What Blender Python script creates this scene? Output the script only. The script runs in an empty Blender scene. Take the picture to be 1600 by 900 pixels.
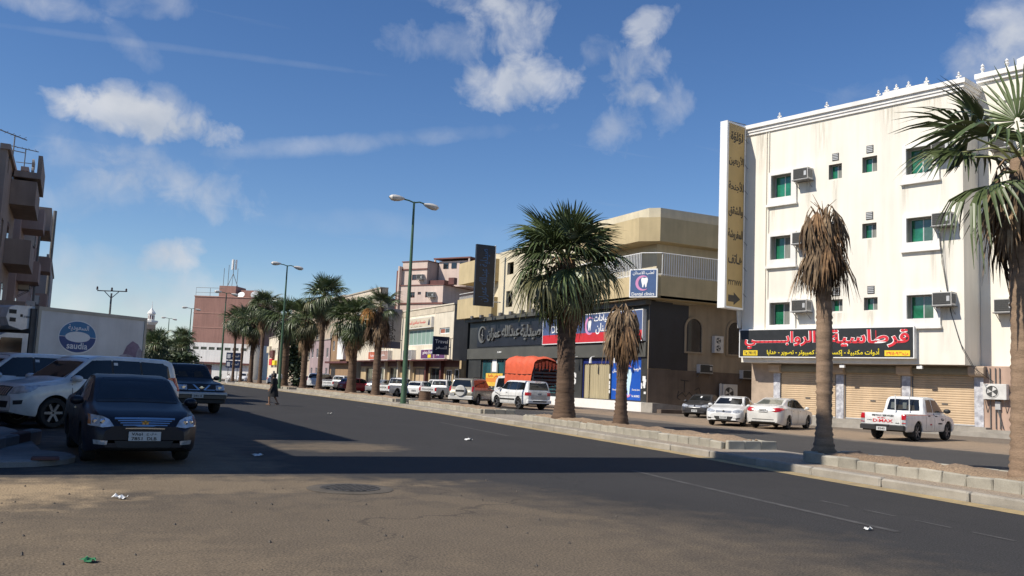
import bpy, bmesh, math, random, unicodedata
from math import sin, cos, pi, radians as R, sqrt, atan2, exp
from mathutils import Vector, Matrix, Euler
from mathutils.bvhtree import BVHTree
S = bpy.context.scene
COL = S.collection
rnd = random.Random(7)

# ------------------------------------------------------------------ camera
cam = bpy.data.objects.new('camera', bpy.data.cameras.new('camera'))
COL.objects.link(cam)
cam.data.lens = 31.5; cam.data.sensor_width = 36; cam.data.clip_end = 6000; cam.data.clip_start = .1
cam.matrix_world = Matrix.Translation((0, 0, 1.6)) @ Matrix.Rotation(R(-26.2), 4, 'Z') @ Matrix.Rotation(R(96.1), 4, 'X') @ Matrix.Rotation(R(2.45), 4, 'Z')
S.camera = cam
S.render.resolution_x, S.render.resolution_y = 1024, 576
S.view_settings.view_transform = 'Standard'; S.view_settings.look = 'None'
S.view_settings.exposure = 0.15; S.view_settings.gamma = 1
S.render.engine = 'CYCLES'
S.cycles.max_bounces = 6

# ------------------------------------------------------------------ sun and sky
SUN_EL = 44.0
sun = bpy.data.objects.new('sun', bpy.data.lights.new('sun', 'SUN')); COL.objects.link(sun)
sun.data.energy = 5.0; sun.data.angle = R(.53); sun.data.color = (1, .93, .82)
to_sun = Vector((-cos(R(SUN_EL)), .012, sin(R(SUN_EL)))).normalized()
sun.rotation_euler = to_sun.to_track_quat('Z', 'Y').to_euler(); sun.location = (-30, 0, 60)

W = bpy.data.worlds.new('World'); S.world = W; W.use_nodes = True
nt = W.node_tree; nt.nodes.clear(); N = nt.nodes; LK = nt.links.new
def node(t, **k):
    n = N.new(t)
    for a, v in k.items(): setattr(n, a, v)
    return n
def mth(op, a, b=None, c=None, clamp=False):
    n = N.new('ShaderNodeMath'); n.operation = op; n.use_clamp = clamp
    for i, v in enumerate((a, b, c)):
        if v is None: continue
        if isinstance(v, (int, float)): n.inputs[i].default_value = v
        else: LK(v, n.inputs[i])
    return n.outputs[0]
def dotv(a, v):
    n = N.new('ShaderNodeVectorMath'); n.operation = 'DOT_PRODUCT'; LK(a, n.inputs[0]); n.inputs[1].default_value = v
    return n.outputs['Value']
sky = node('ShaderNodeTexSky', sky_type='NISHITA', sun_disc=False, sun_elevation=R(SUN_EL), sun_rotation=R(-90), altitude=600)
sky.air_density = 1.0; sky.dust_density = .1; sky.ozone_density = 2.4
tcw = node('ShaderNodeTexCoord'); DIR = tcw.outputs['Generated']
sepd = node('ShaderNodeSeparateXYZ'); LK(DIR, sepd.inputs[0])
# drifting fair weather clouds: soft masks round real sky directions, broken up by noise on a cloud deck
zc = mth('MAXIMUM', sepd.outputs[2], .05)
cmb = node('ShaderNodeCombineXYZ')
LK(mth('DIVIDE', sepd.outputs[0], zc), cmb.inputs[0]); LK(mth('DIVIDE', sepd.outputs[1], zc), cmb.inputs[1])
def noise_w(vec, scale, detail, rough=.55, dist=0.0):
    n = node('ShaderNodeTexNoise'); n.inputs['Scale'].default_value = scale; n.inputs['Detail'].default_value = detail
    n.inputs['Roughness'].default_value = rough; n.inputs['Distortion'].default_value = dist
    LK(vec, n.inputs['Vector']); return n.outputs['Fac']
nfine = noise_w(DIR, 26, 10, .58, .35)
nbig = noise_w(DIR, 11, 6, .5, .25)
mpw = node('ShaderNodeMapping'); mpw.inputs['Rotation'].default_value = (0, 0, R(20)); mpw.inputs['Scale'].default_value = (.5, 3.2, 1)
LK(cmb.outputs[0], mpw.inputs[0])
nwisp = noise_w(mpw.outputs[0], .9, 8, .6, .6)
def sky_dir(az, el): return Vector((sin(R(az)) * cos(R(el)), cos(R(az)) * cos(R(el)), sin(R(el))))
def blob(az, el, sa, se, tilt=0.0, gain=1.0, edge=.9, soft=1.0):
    c = sky_dir(az, el); r = Vector((cos(R(az)), -sin(R(az)), 0)); u = r.cross(c)
    r2 = r * cos(R(tilt)) + u * sin(R(tilt)); u2 = u * cos(R(tilt)) - r * sin(R(tilt))
    a = mth('DIVIDE', dotv(DIR, r2 / R(sa * 1.18)), 1); b = mth('DIVIDE', dotv(DIR, u2 / R(se * 1.18)), 1)
    q = mth('ADD', mth('MULTIPLY', a, a), mth('MULTIPLY', b, b))
    q = mth('ADD', q, mth('MULTIPLY', mth('LESS_THAN', dotv(DIR, c), 0), 99))
    nn = mth('MULTIPLY_ADD', nfine, 5.0 * edge, -2.55 * edge); nn = mth('ADD', nn, mth('MULTIPLY_ADD', nbig, 3.0 * edge, -1.5 * edge))
    m = mth('ADD', mth('SUBTRACT', 1.0, q), nn)
    return mth('MULTIPLY', mth('MULTIPLY', m, .8 / soft, clamp=True), gain)
BLOBS = [
 (2.6, 14.6, 4.6, 1.15, -3, .80, .5, .55), (4.2, 15.3, 2.2, 1.2, 0, .55, .5, .8), (1.8, 15.4, 1.7, 1.1, 0, .6, .5, .7),
 (5.4, 11.2, 4.4, 1.35, -12, .50, .75, 1.3), (2.2, 10.4, 2.6, .9, 0, .30, .8, 1.4), (-.8, 12.1, 2.2, .75, 0, .30, .7, 1.4), (-.8, 9.1, 2.2, .8, 0, .20, .8, 1.4), (1.5, 11.6, 6, 2.6, 0, .16, .8, 1.6),
 (4.9, 6.7, 1.9, .95, 14, .72, .5, .8), (1.8, 4.6, 6.0, 2.6, -3, .66, .42, 1.7), (7.5, 3.6, 4.6, 1.8, 0, .45, .5, 1.7), (3.0, 1.5, 60, 4.2, 0, .36, .3, 1.8),
 (26.3, 19.0, 3.4, 1.5, 6, .74, .75, 1.0), (25.2, 22.6, 2.2, 2.3, 10, .60, .9, 1.2), (21.6, 21.3, 3.4, 1.1, 5, .34, .9, 1.3), (24.0, 24.6, 4.0, 1.6, 0, .45, .9, 1.3),
 (33.4, 19.9, 2.0, 1.9, 30, .62, .85, 1.1), (34.2, 22.4, 2.0, .85, 28, .62, .8, 1.0), (31.8, 21.2, 1.4, 1.0, 30, .35, .9, 1.3), (36.0, 17.9, 1.1, 1.8, -10, .42, .9, 1.2), (32.9, 16.3, 1.6, 1.2, 30, .42, .9, 1.2),
 (13.8, 14.3, 7.0, .55, 9, .26, .5, 1.6), (17.5, 15.0, 8.0, .5, 9, .20, .6, 1.6), (17.8, 9.7, 9.0, .7, 0, .14, .6, 1.8),
 (5.0, 18.9, 10.0, .22, 2, .16, .25, 1.4), (1.9, 18.6, 1.5, .7, -25, .22, .9, 1.4), (-3.0, 19.9, 2.6, .7, 0, .42, .7, 1.2), (3.0, 21.0, 2.2, .7, 8, .30, .8, 1.3),
 (55.0, 19.6, 2.6, 1.7, 15, .60, .6, 1.0), (58.5, 20.5, 4.0, 3.2, 10, .60, .6, 1.1), (47.8, 18.0, 2.6, .6, 14, .24, .7, 1.4),
]
cm = None
for bl in BLOBS:
    m = blob(*bl)
    # union of thin layers: 1-(1-a)(1-b)
    cm = m if cm is None else mth('SUBTRACT', 1, mth('MULTIPLY', mth('SUBTRACT', 1, cm), mth('SUBTRACT', 1, m)))
gen = mth('MULTIPLY', mth('MULTIPLY_ADD', nwisp, 3.2, -1.95, clamp=True), .22)     # the same thin cirrus all round the sky
cm = mth('SUBTRACT', 1, mth('MULTIPLY', mth('SUBTRACT', 1, cm), mth('SUBTRACT', 1, gen)))
bg1 = node('ShaderNodeBackground'); bg2 = node('ShaderNodeBackground'); mixw = node('ShaderNodeMixShader'); ow = node('ShaderNodeOutputWorld')
hsv = node('ShaderNodeHueSaturation'); hsv.inputs['Hue'].default_value = .508; hsv.inputs['Saturation'].default_value = 1.22; LK(sky.outputs[0], hsv.inputs['Color'])
LK(hsv.outputs[0], bg1.inputs[0]); bg1.inputs[1].default_value = .105
ccol = node('ShaderNodeMix', data_type='RGBA'); ccol.inputs[6].default_value = (.50, .56, .66, 1); ccol.inputs[7].default_value = (.86, .87, .90, 1)
LK(mth('MULTIPLY_ADD', nbig, 2.2, -.6, clamp=True), ccol.inputs[0]); LK(ccol.outputs[2], bg2.inputs[0]); bg2.inputs[1].default_value = .80
LK(cm, mixw.inputs[0]); LK(bg1.outputs[0], mixw.inputs[1]); LK(bg2.outputs[0], mixw.inputs[2]); LK(mixw.outputs[0], ow.inputs[0])

# ------------------------------------------------------------------ helpers
MATS = {}
def mat(name, col, rough=.7, var=.15, scale=2.0, bump=0.0, bscale=30.0, metal=0.0, spec=.5, col2=None, streak=0.0, fine=0.0, coat=0.0, rand=0.0, emit=0.0, stretch=(1, 1, 1), tl=0.0):
    if name in MATS: return MATS[name]
    m = bpy.data.materials.new(name); m.use_nodes = True; t = m.node_tree; b = t.nodes['Principled BSDF']; L = t.links.new
    c = Vector(col); c2 = Vector(col2) if col2 else c * (1 - var)
    tc = t.nodes.new('ShaderNodeTexCoord'); mp = t.nodes.new('ShaderNodeMapping'); mp.inputs['Scale'].default_value = stretch
    L(tc.outputs['Object'], mp.inputs[0])
    n = t.nodes.new('ShaderNodeTexNoise'); n.inputs['Scale'].default_value = scale; n.inputs['Detail'].default_value = 6; n.inputs['Roughness'].default_value = .62
    L(mp.outputs[0], n.inputs['Vector'])
    mr = t.nodes.new('ShaderNodeMapRange'); mr.inputs[1].default_value = .35; mr.inputs[2].default_value = .65; L(n.outputs['Fac'], mr.inputs[0])
    mx = t.nodes.new('ShaderNodeMix'); mx.data_type = 'RGBA'; mx.inputs[6].default_value = (*(c2 if col2 else c * (1 - var)), 1); mx.inputs[7].default_value = (*(c if col2 else c * (1 + var * .6)), 1)
    L(mr.outputs[0], mx.inputs[0]); out = mx.outputs[2]
    def mul(out, fac_socket, amt):
        q = t.nodes.new('ShaderNodeMix'); q.data_type = 'RGBA'; q.blend_type = 'MULTIPLY'; q.inputs[0].default_value = amt
        L(out, q.inputs[6]); L(fac_socket, q.inputs[7]); return q.outputs[2]
    if streak:
        mp2 = t.nodes.new('ShaderNodeMapping'); mp2.inputs['Scale'].default_value = (1.6, 1.6, .12); L(tc.outputs['Object'], mp2.inputs[0])
        n2 = t.nodes.new('ShaderNodeTexNoise'); n2.inputs['Scale'].default_value = 1.5; n2.inputs['Detail'].default_value = 7; L(mp2.outputs[0], n2.inputs['Vector'])
        cr = t.nodes.new('ShaderNodeMapRange'); cr.inputs[1].default_value = .38; cr.inputs[2].default_value = .6; cr.inputs[3].default_value = .45; cr.inputs[4].default_value = 1.0; L(n2.outputs['Fac'], cr.inputs[0])
        out = mul(out, cr.outputs[0], streak)
    if fine:
        n3 = t.nodes.new('ShaderNodeTexNoise'); n3.inputs['Scale'].default_value = bscale * 1.3; n3.inputs['Detail'].default_value = 3; L(mp.outputs[0], n3.inputs['Vector'])
        cr = t.nodes.new('ShaderNodeMapRange'); cr.inputs[1].default_value = .3; cr.inputs[2].default_value = .7; cr.inputs[3].default_value = .3; cr.inputs[4].default_value = 1.25; L(n3.outputs['Fac'], cr.inputs[0])
        out = mul(out, cr.outputs[0], fine)
    if rand:
        oi = t.nodes.new('ShaderNodeObjectInfo'); cr = t.nodes.new('ShaderNodeMapRange'); cr.inputs[3].default_value = 1 - rand; cr.inputs[4].default_value = 1 + rand * .5; L(oi.outputs['Random'], cr.inputs[0])
        out = mul(out, cr.outputs[0], 1.0)
    L(out, b.inputs['Base Color'])
    b.inputs['Roughness'].default_value = rough; b.inputs['Metallic'].default_value = metal; b.inputs['Specular IOR Level'].default_value = spec
    if coat: b.inputs['Coat Weight'].default_value = coat; b.inputs['Coat Roughness'].default_value = .04
    if bump:
        bn = t.nodes.new('ShaderNodeTexNoise'); bn.inputs['Scale'].default_value = bscale; bn.inputs['Detail'].default_value = 4; L(mp.outputs[0], bn.inputs['Vector'])
        bp = t.nodes.new('ShaderNodeBump'); bp.inputs['Strength'].default_value = bump; bp.inputs['Distance'].default_value = .02
        L(bn.outputs['Fac'], bp.inputs['Height']); L(bp.outputs[0], b.inputs['Normal'])
    if emit: L(out, b.inputs['Emission Color']); b.inputs['Emission Strength'].default_value = emit
    if tl: b.inputs['Subsurface Weight'].default_value = tl; b.inputs['Subsurface Radius'].default_value = (.05, .06, .02)
    MATS[name] = m; return m

def tag(o, label=None, cat=None, group=None, kind=None):
    if label: o['label'] = label
    if cat: o['category'] = cat
    if group: o['group'] = group
    if kind: o['kind'] = kind
    return o
def thing(name, label, cat, loc=(0, 0, 0), rz=0.0, group=None, parent=None):
    o = bpy.data.objects.new(name, None); COL.objects.link(o); o.empty_display_size = .2
    o.location = loc; o.rotation_euler = (0, 0, rz)
    return tag(o, label, cat, group)
def link(name, me, parent=None, loc=(0, 0, 0), rot=(0, 0, 0), scale=None):
    o = bpy.data.objects.new(name, me); COL.objects.link(o); o.location = loc; o.rotation_euler = rot
    if scale: o.scale = scale
    if parent: o.parent = parent
    return o
def copy_tree(o, parent=None):
    c = o.copy(); COL.objects.link(c)
    if parent: c.parent = parent
    for ch in list(o.children): copy_tree(ch, c)
    return c

class MB:
    """collects shapes, builds ONE mesh object"""
    def __init__(s): s.v = []; s.f = []; s.m = []; s.sm = []; s.xf = None
    def add(s, vs, fs, mi=0, smooth=False):
        b = len(s.v)
        s.v += [tuple(s.xf @ Vector(p)) for p in vs] if s.xf else [tuple(p) for p in vs]
        for f in fs: s.f.append([b + i for i in f]); s.m.append(mi); s.sm.append(smooth)
        return s
    def box(s, x0, y0, z0, x1, y1, z1, mi=0):
        if x0 > x1: x0, x1 = x1, x0
        if y0 > y1: y0, y1 = y1, y0
        if z0 > z1: z0, z1 = z1, z0
        return s.add([(x0, y0, z0), (x1, y0, z0), (x1, y1, z0), (x0, y1, z0), (x0, y0, z1), (x1, y0, z1), (x1, y1, z1), (x0, y1, z1)],
                     [(0, 3, 2, 1), (4, 5, 6, 7), (0, 1, 5, 4), (1, 2, 6, 5), (2, 3, 7, 6), (3, 0, 4, 7)], mi)
    def cbox(s, x0, y0, z0, x1, y1, z1, c=.02, mi=0):
        """box with chamfered top and vertical edges"""
        o = [(x0 + c, y0), (x1 - c, y0), (x1, y0 + c), (x1, y1 - c), (x1 - c, y1), (x0 + c, y1), (x0, y1 - c), (x0, y0 + c)]
        cx, cy = (x0 + x1) / 2, (y0 + y1) / 2
        i = [(x + (c if x < cx else -c), y + (c if y < cy else -c)) for x, y in o]
        vs = [(x, y, z0) for x, y in o] + [(x, y, z1 - c) for x, y in o] + [(x, y, z1) for x, y in i]
        fs = [(k, (k + 1) % 8, 8 + (k + 1) % 8, 8 + k) for k in range(8)] + [(8 + k, 8 + (k + 1) % 8, 16 + (k + 1) % 8, 16 + k) for k in range(8)] + [tuple(range(16, 24)), tuple(range(7, -1, -1))]
        return s.add(vs, fs, mi)
    def prism(s, poly, z0, z1, mi=0, axis='z'):
        """extrude a polygon: axis z -> poly (x,y); axis y -> poly (x,z) along y; axis x -> poly (y,z) along x"""
        n = len(poly)
        def P(p, t): return (p[0], p[1], t) if axis == 'z' else ((p[0], t, p[1]) if axis == 'y' else (t, p[0], p[1]))
        vs = [P(p, z0) for p in poly] + [P(p, z1) for p in poly]
        a = sum(poly[i][0] * poly[(i + 1) % n][1] - poly[(i + 1) % n][0] * poly[i][1] for i in range(n))
        flip = (a < 0) != (axis == 'y')
        fs = [tuple(range(n))[::-1], tuple(range(n, 2 * n))] + [(i, (i + 1) % n, n + (i + 1) % n, n + i) for i in range(n)]
        if flip: fs = [f[::-1] for f in fs]
        return s.add(vs, fs, mi)
    def lathe(s, prof, n=16, mi=0, smooth=True, cx=0, cy=0, cap=True, axis='z'):
        vs = []; fs = []
        for (r, z) in prof:
            for k in range(n):
                a = 2 * pi * k / n; p = (r * cos(a), r * sin(a), z)
                if axis == 'y': p = (p[0], -p[2], p[1])
                elif axis == 'x': p = (p[2], p[0], p[1])
                vs.append((p[0] + cx, p[1] + cy, p[2]))
        for i in range(len(prof) - 1):
            for k in range(n): fs.append((i * n + k, i * n + (k + 1) % n, (i + 1) * n + (k + 1) % n, (i + 1) * n + k))
        if cap: fs += [tuple(range(n))[::-1], tuple(range((len(prof) - 1) * n, len(prof) * n))]
        return s.add(vs, fs, mi, smooth)
    def tube(s, pts, r, n=8, mi=0, smooth=True):
        pts = [Vector(p) for p in pts]; rs = r if isinstance(r, (list, tuple)) else [r] * len(pts)
        vs = []; fs = []; up = Vector((0, 0, 1))
        for i, p in enumerate(pts):
            d = (pts[min(i + 1, len(pts) - 1)] - pts[max(i - 1, 0)]).normalized()
            a = d.cross(up if abs(d.z) < .95 else Vector((1, 0, 0))).normalized(); b = d.cross(a)
            for k in range(n): vs.append(p + (a * cos(2 * pi * k / n) + b * sin(2 * pi * k / n)) * rs[i])
        for i in range(len(pts) - 1):
            for k in range(n): fs.append((i * n + k, (i + 1) * n + k, (i + 1) * n + (k + 1) % n, i * n + (k + 1) % n))
        fs += [tuple(range(n)), tuple(range((len(pts) - 1) * n, len(pts) * n))[::-1]]
        return s.add(vs, fs, mi, smooth)
    def wall(s, x0, x1, z0, z1, holes=(), y=0.0, depth=.15, mi=0, rmi=None):
        """wall sheet in the xz plane facing -y with real openings (x0,z0,x1,z1) and their reveals"""
        xs = sorted({x0, x1, *[h[0] for h in holes], *[h[2] for h in holes]}); zs = sorted({z0, z1, *[h[1] for h in holes], *[h[3] for h in holes]})
        for i in range(len(xs) - 1):
            for j in range(len(zs) - 1):
                cx, cz = (xs[i] + xs[i + 1]) / 2, (zs[j] + zs[j + 1]) / 2
                if any(h[0] < cx < h[2] and h[1] < cz < h[3] for h in holes): continue
                s.add([(xs[i], y, zs[j]), (xs[i + 1], y, zs[j]), (xs[i + 1], y, zs[j + 1]), (xs[i], y, zs[j + 1])], [(0, 1, 2, 3)], mi)
        r = mi if rmi is None else rmi
        for a, b, c, d in holes:
            q = y + depth
            s.add([(a, y, b), (c, y, b), (c, y, d), (a, y, d), (a, q, b), (c, q, b), (c, q, d), (a, q, d)], [(0, 4, 5, 1), (1, 5, 6, 2), (2, 6, 7, 3), (3, 7, 4, 0)], r)
        return s
    def mesh(s, name, mats, sharp=35):
        me = bpy.data.meshes.new(name); me.from_pydata(s.v, [], s.f)
        for m in (mats if isinstance(mats, (list, tuple)) else [mats]): me.materials.append(m)
        me.polygons.foreach_set('material_index', s.m); me.polygons.foreach_set('use_smooth', s.sm)
        if any(s.sm) and sharp: me.set_sharp_from_angle(angle=R(sharp))
        me.update(); return me
    def build(s, name, mats, parent=None, loc=(0, 0, 0), rot=(0, 0, 0), sharp=35, kind=None):
        o = link(name, s.mesh(name, mats, sharp), parent, loc, rot)
        if kind: o['kind'] = kind
        return o
def B(*a, mi=0): return MB().box(*a, mi=mi)

# ---- Arabic lettering: pick the joined letter shapes and lay them out right to left
_forms = {}
for cp in list(range(0xFE80, 0xFEFD)):
    d = unicodedata.decomposition(chr(cp)).split()
    if len(d) >= 2 and d[0] in ('<initial>', '<medial>', '<final>', '<isolated>'):
        _forms.setdefault(tuple(int(x, 16) for x in d[1:]), {})[d[0]] = chr(cp)
def arabic(s):
    toks = []; i = 0
    while i < len(s):
        if i + 1 < len(s) and (ord(s[i]), ord(s[i + 1])) in _forms: toks.append((ord(s[i]), ord(s[i + 1]))); i += 2
        else: toks.append((ord(s[i]),)); i += 1
    out = []
    K = (0x640,)
    def fwd(t): return t == K or (t in _forms and '<initial>' in _forms[t])
    def bwd(t): return t == K or (t in _forms and '<final>' in _forms[t])
    for k, t in enumerate(toks):
        if t not in _forms: out.append(''.join(map(chr, t))); continue
        a = k > 0 and fwd(toks[k - 1]) and bwd(t); b = k + 1 < len(toks) and fwd(t) and bwd(toks[k + 1])
        f = _forms[t]; out.append(f.get('<medial>' if a and b else '<final>' if a else '<initial>' if b else '<isolated>', f.get('<isolated>')))
    v = ''.join(out[::-1])
    return v
def text_mesh(body, w, h, m, bold=0.0, ext=.01, ar=True):
    """lettering centred on the origin, fitted into w x h, standing in the xz plane facing -y"""
    c = bpy.data.curves.new('t', 'FONT'); c.body = arabic(body) if ar else body; c.offset = bold; c.extrude = .02; c.resolution_u = 3; c.fill_mode = 'BOTH'
    o = bpy.data.objects.new('t', c); COL.objects.link(o)
    dg = bpy.context.evaluated_depsgraph_get(); me = bpy.data.meshes.new_from_object(o.evaluated_get(dg))
    bpy.data.objects.remove(o); bpy.data.curves.remove(c)
    xs = [v.co.x for v in me.vertices]; ys = [v.co.y for v in me.vertices]
    x0, x1, y0, y1 = min(xs), max(xs), min(ys), max(ys); sx = w / (x1 - x0); sy = h / (y1 - y0)
    me.transform(Matrix.Rotation(pi / 2, 4, 'X') @ Matrix.Diagonal((sx, sy, ext / .02, 1)) @ Matrix.Translation((-(x0 + x1) / 2, -(y0 + y1) / 2, 0)))
    me.materials.clear(); me.materials.append(m); me.name = 'lettering'
    return me
def letters(body, w, h, m, parent, loc, rot=(0, 0, 0), bold=0.0, ext=.01, ar=True, name='lettering'):
    return link(name, text_mesh(body, w, h, m, bold, ext, ar), parent, loc, rot)
# ------------------------------------------------------------------ ground, roads, pavements
def ground_mat(name, base, dust, dustmasks, scale=1.0, rough=.9, grain=.85, gscale=44, bump=.4, cracks=True):
    """asphalt or earth with wind-blown sand: dustmasks = (x, y, rx, ry, angle, amount) ellipses in metres"""
    m = bpy.data.materials.new(name); m.use_nodes = True; t = m.node_tree; b = t.nodes['Principled BSDF']; L = t.links.new
    def nn(ty, **k):
        q = t.nodes.new(ty)
        for a, v in k.items(): setattr(q, a, v)
        return q
    def mt(op, a, b_=None, clamp=False):
        q = nn('ShaderNodeMath', operation=op, use_clamp=clamp)
        for i, v in enumerate((a, b_)):
            if v is None: continue
            if isinstance(v, (int, float)): q.inputs[i].default_value = v
            else: L(v, q.inputs[i])
        return q.outputs[0]
    g = nn('ShaderNodeNewGeometry'); P = g.outputs['Position']
    def noise(sc, det=5, rough_=.6, st=None, dist=0):
        q = nn('ShaderNodeTexNoise'); q.inputs['Scale'].default_value = sc; q.inputs['Detail'].default_value = det; q.inputs['Roughness'].default_value = rough_; q.inputs['Distortion'].default_value = dist
        if st:
            mp = nn('ShaderNodeMapping'); mp.inputs['Scale'].default_value = st[:3]
            if len(st) > 3: mp.inputs['Rotation'].default_value = (0, 0, st[3])
            L(P, mp.inputs[0]); L(mp.outputs[0], q.inputs['Vector'])
        else: L(P, q.inputs['Vector'])
        return q.outputs['Fac']
    big = noise(.35 * scale, 6); mid = noise(2.2 * scale, 6); fine = noise(gscale, 3, .7); streak = noise(1.0, 6, .6, (1.3, .10, 1, R(-4)))
    mask = None
    sep = nn('ShaderNodeSeparateXYZ'); L(P, sep.inputs[0])
    for (x, y, rx, ry, ang, amt, *gn) in dustmasks:
        gn = gn[0] if gn else 1.0
        dx = mt('SUBTRACT', sep.outputs[0], x); dy = mt('SUBTRACT', sep.outputs[1], y); ca, sa = cos(R(ang)), sin(R(ang))
        u = mt('DIVIDE', mt('ADD', mt('MULTIPLY', dx, ca), mt('MULTIPLY', dy, sa)), rx); v = mt('DIVIDE', mt('SUBTRACT', mt('MULTIPLY', dy, ca), mt('MULTIPLY', dx, sa)), ry)
        d = mt('SUBTRACT', 1.0, mt('ADD', mt('MULTIPLY', u, u), mt('MULTIPLY', v, v)))
        d = mt('ADD', d, mt('MULTIPLY', mt('SUBTRACT', big, .5), 1.5 * gn)); d = mt('ADD', d, mt('MULTIPLY', mt('SUBTRACT', mid, .5), 1.5 * gn)); d = mt('ADD', d, mt('MULTIPLY', mt('SUBTRACT', streak, .5), .7 * gn))
        d = mt('MULTIPLY', mt('MULTIPLY', d, 1.25, clamp=True), amt)
        mask = d if mask is None else mt('MAXIMUM', mask, d)
    def rgb(c): return (*c, 1)
    def mix(f, a, b_, blend='MIX'):
        q = nn('ShaderNodeMix', data_type='RGBA', blend_type=blend)
        if isinstance(f, (int, float)): q.inputs[0].default_value = f
        else: L(f, q.inputs[0])
        for i, v in ((6, a), (7, b_)):
            if isinstance(v, tuple): q.inputs[i].default_value = v
            else: L(v, q.inputs[i])
        return q.outputs[2]
    c = Vector(base)
    col = mix(mt('MULTIPLY', mt('SUBTRACT', big, .3), 2.5, True), rgb(c * .86), rgb(c * 1.14))
    col = mix(mt('MULTIPLY', mt('SUBTRACT', streak, .42), 2.2, True), col, rgb(c * 1.18))
    col = mix(mt('MULTIPLY', mt('SUBTRACT', mid, .52), 1.4, True), col, rgb(c * .88))
    if mask is not None: col = mix(mask, col, mix(mt('MULTIPLY', mt('SUBTRACT', mid, .35), 2.5, True), rgb(Vector(dust) * .88), rgb(Vector(dust) * 1.06)))
    if cracks:
        vo = nn('ShaderNodeTexVoronoi', feature='DISTANCE_TO_EDGE'); vo.inputs['Scale'].default_value = .22
        mp = nn('ShaderNodeMix', data_type='VECTOR'); mp.inputs[0].default_value = .12; nz = nn('ShaderNodeTexNoise'); nz.inputs['Scale'].default_value = 1.1; nz.inputs['Detail'].default_value = 5
        L(P, nz.inputs['Vector']); ad = nn('ShaderNodeVectorMath', operation='MULTIPLY_ADD'); L(nz.outputs['Color'], ad.inputs[0]); ad.inputs[1].default_value = (1.6, 1.6, 0); L(P, ad.inputs[2]); L(ad.outputs[0], vo.inputs['Vector'])
        cr = mt('MULTIPLY', mt('LESS_THAN', vo.outputs['Distance'], .0035), mt('GREATER_THAN', big, .5))
        col = mix(mt('MULTIPLY', cr, .35), col, rgb(c * .35))
    fr = nn('ShaderNodeMapRange'); fr.inputs[1].default_value = .40; fr.inputs[2].default_value = .61; fr.inputs[3].default_value = .5; fr.inputs[4].default_value = 1.45; L(fine, fr.inputs[0])
    col = mix(grain, col, fr.outputs[0], 'MULTIPLY')
    L(col, b.inputs['Base Color']); b.inputs['Roughness'].default_value = rough; b.inputs['Specular IOR Level'].default_value = .3
    bp = nn('ShaderNodeBump'); bp.inputs['Strength'].default_value = bump; bp.inputs['Distance'].default_value = .012; L(fine, bp.inputs['Height']); L(bp.outputs[0], b.inputs['Normal'])
    return m

SAND = (.36, .262, .172)
m_earth = ground_mat('earth', (.27, .215, .16), SAND, [(0, 0, 60, 60, 0, .5)], bump=.6, cracks=False)
m_road = ground_mat('asphalt', (.036, .0345, .034), (.335, .250, .152),
    [(-3, 4, 11.5, 12.0, 0, .44, .35), (2, 8, 6.5, 7.5, 0, .34, .5), (-1.6, 12.9, 3.3, 2.0, -6, 1.0), (1.5, 13.4, 4.6, 1.4, 0, .5), (5.2, 10.8, .5, 3.4, 30, .35), (3.0, 13.4, 2.6, .35, -10, .5), (1.5, 18, 2.6, 5.5, 0, .35), (5.5, 20.3, 1.9, 1.6, 0, .36), (4.2, 27, 1.4, 8, 0, .25), (2, 40, 3, 30, 0, .35)], cracks=True)
m_service = ground_mat('service_asphalt', (.058, .054, .051), (.27, .22, .165), [(28.5, 30, 2.2, 24, 4, .6), (30, 60, 3.0, 60, 0, .5), (17, 14, .6, 40, 0, .5)])
m_shoulder = ground_mat('dusty_apron', (.165, .135, .105), SAND, [(31, 30, 5, 50, 0, .7)], cracks=False)
m_conc = mat('kerb_concrete', (.35, .318, .265), .9, .22, 1.2, .35, 60, fine=.25, rand=.14)
m_conc2 = mat('planter_block_concrete', (.40, .37, .30), .9, .2, 1.5, .35, 60, fine=.25, rand=.16)
m_pave = ground_mat('median_paving', (.30, .262, .212), SAND, [(14.5, 22, 1.2, 40, 0, .5)], bump=.4, cracks=False)
m_soil = ground_mat('planter_soil', (.30, .215, .14), (.22, .150, .095), [(15, 14, 2, 2, 0, .7), (15.8, 26, 2, 4, 0, .7)], grain=.7, gscale=28, bump=1.0, cracks=False)
m_yellow = mat('worn_yellow_paint', (.50, .37, .17), .9, .3, 2.5, .3, 60, col2=(.30, .235, .14), fine=.4)
m_white_line = mat('worn_white_paint', (.105, .10, .097), .9, .3, 3.5, .3, 60, col2=(.045, .043, .042), fine=.4)

KP = [(-60, 3.5), (-20, 9.4), (0, 12.2), (8.9, 13.25), (13.3, 13.8), (19.7, 14.75), (24.2, 15.25), (32.2, 16.1), (41.7, 17.1), (50, 17.7), (62, 18.25), (85, 18.6), (130, 18.7), (330, 18.7)]
def KX(y):
    """x of the median's road-side kerb line"""
    for (a, xa), (b, xb) in zip(KP, KP[1:]):
        if y <= b: return xa + (xb - xa) * (y - a) / (b - a)
    return KP[-1][1]
def strip(name, xl, xr, ys, z, m, thick=None, kind='structure'):
    mb = MB(); n = len(ys); vs = []
    for y in ys: vs += [(xl(y), y, z), (xr(y), y, z)]
    fs = [(2 * i, 2 * i + 1, 2 * i + 3, 2 * i + 2) for i in range(n - 1)]
    if thick:
        k = len(vs); vs += [(x, y, z - thick) for x, y, _ in vs]
        fs += [(2 * i + 1, k + 2 * i + 1, k + 2 * i + 3, 2 * i + 3) for i in range(n - 1)] + [(2 * i + 2, k + 2 * i + 2, k + 2 * i, 2 * i) for i in range(n - 1)] + [(0, k, k + 1, 1), (2 * n - 1, k + 2 * n - 1, k + 2 * n - 2, 2 * n - 2)]
    mb.add(vs, fs); return mb.build(name, m, kind=kind)
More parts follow.
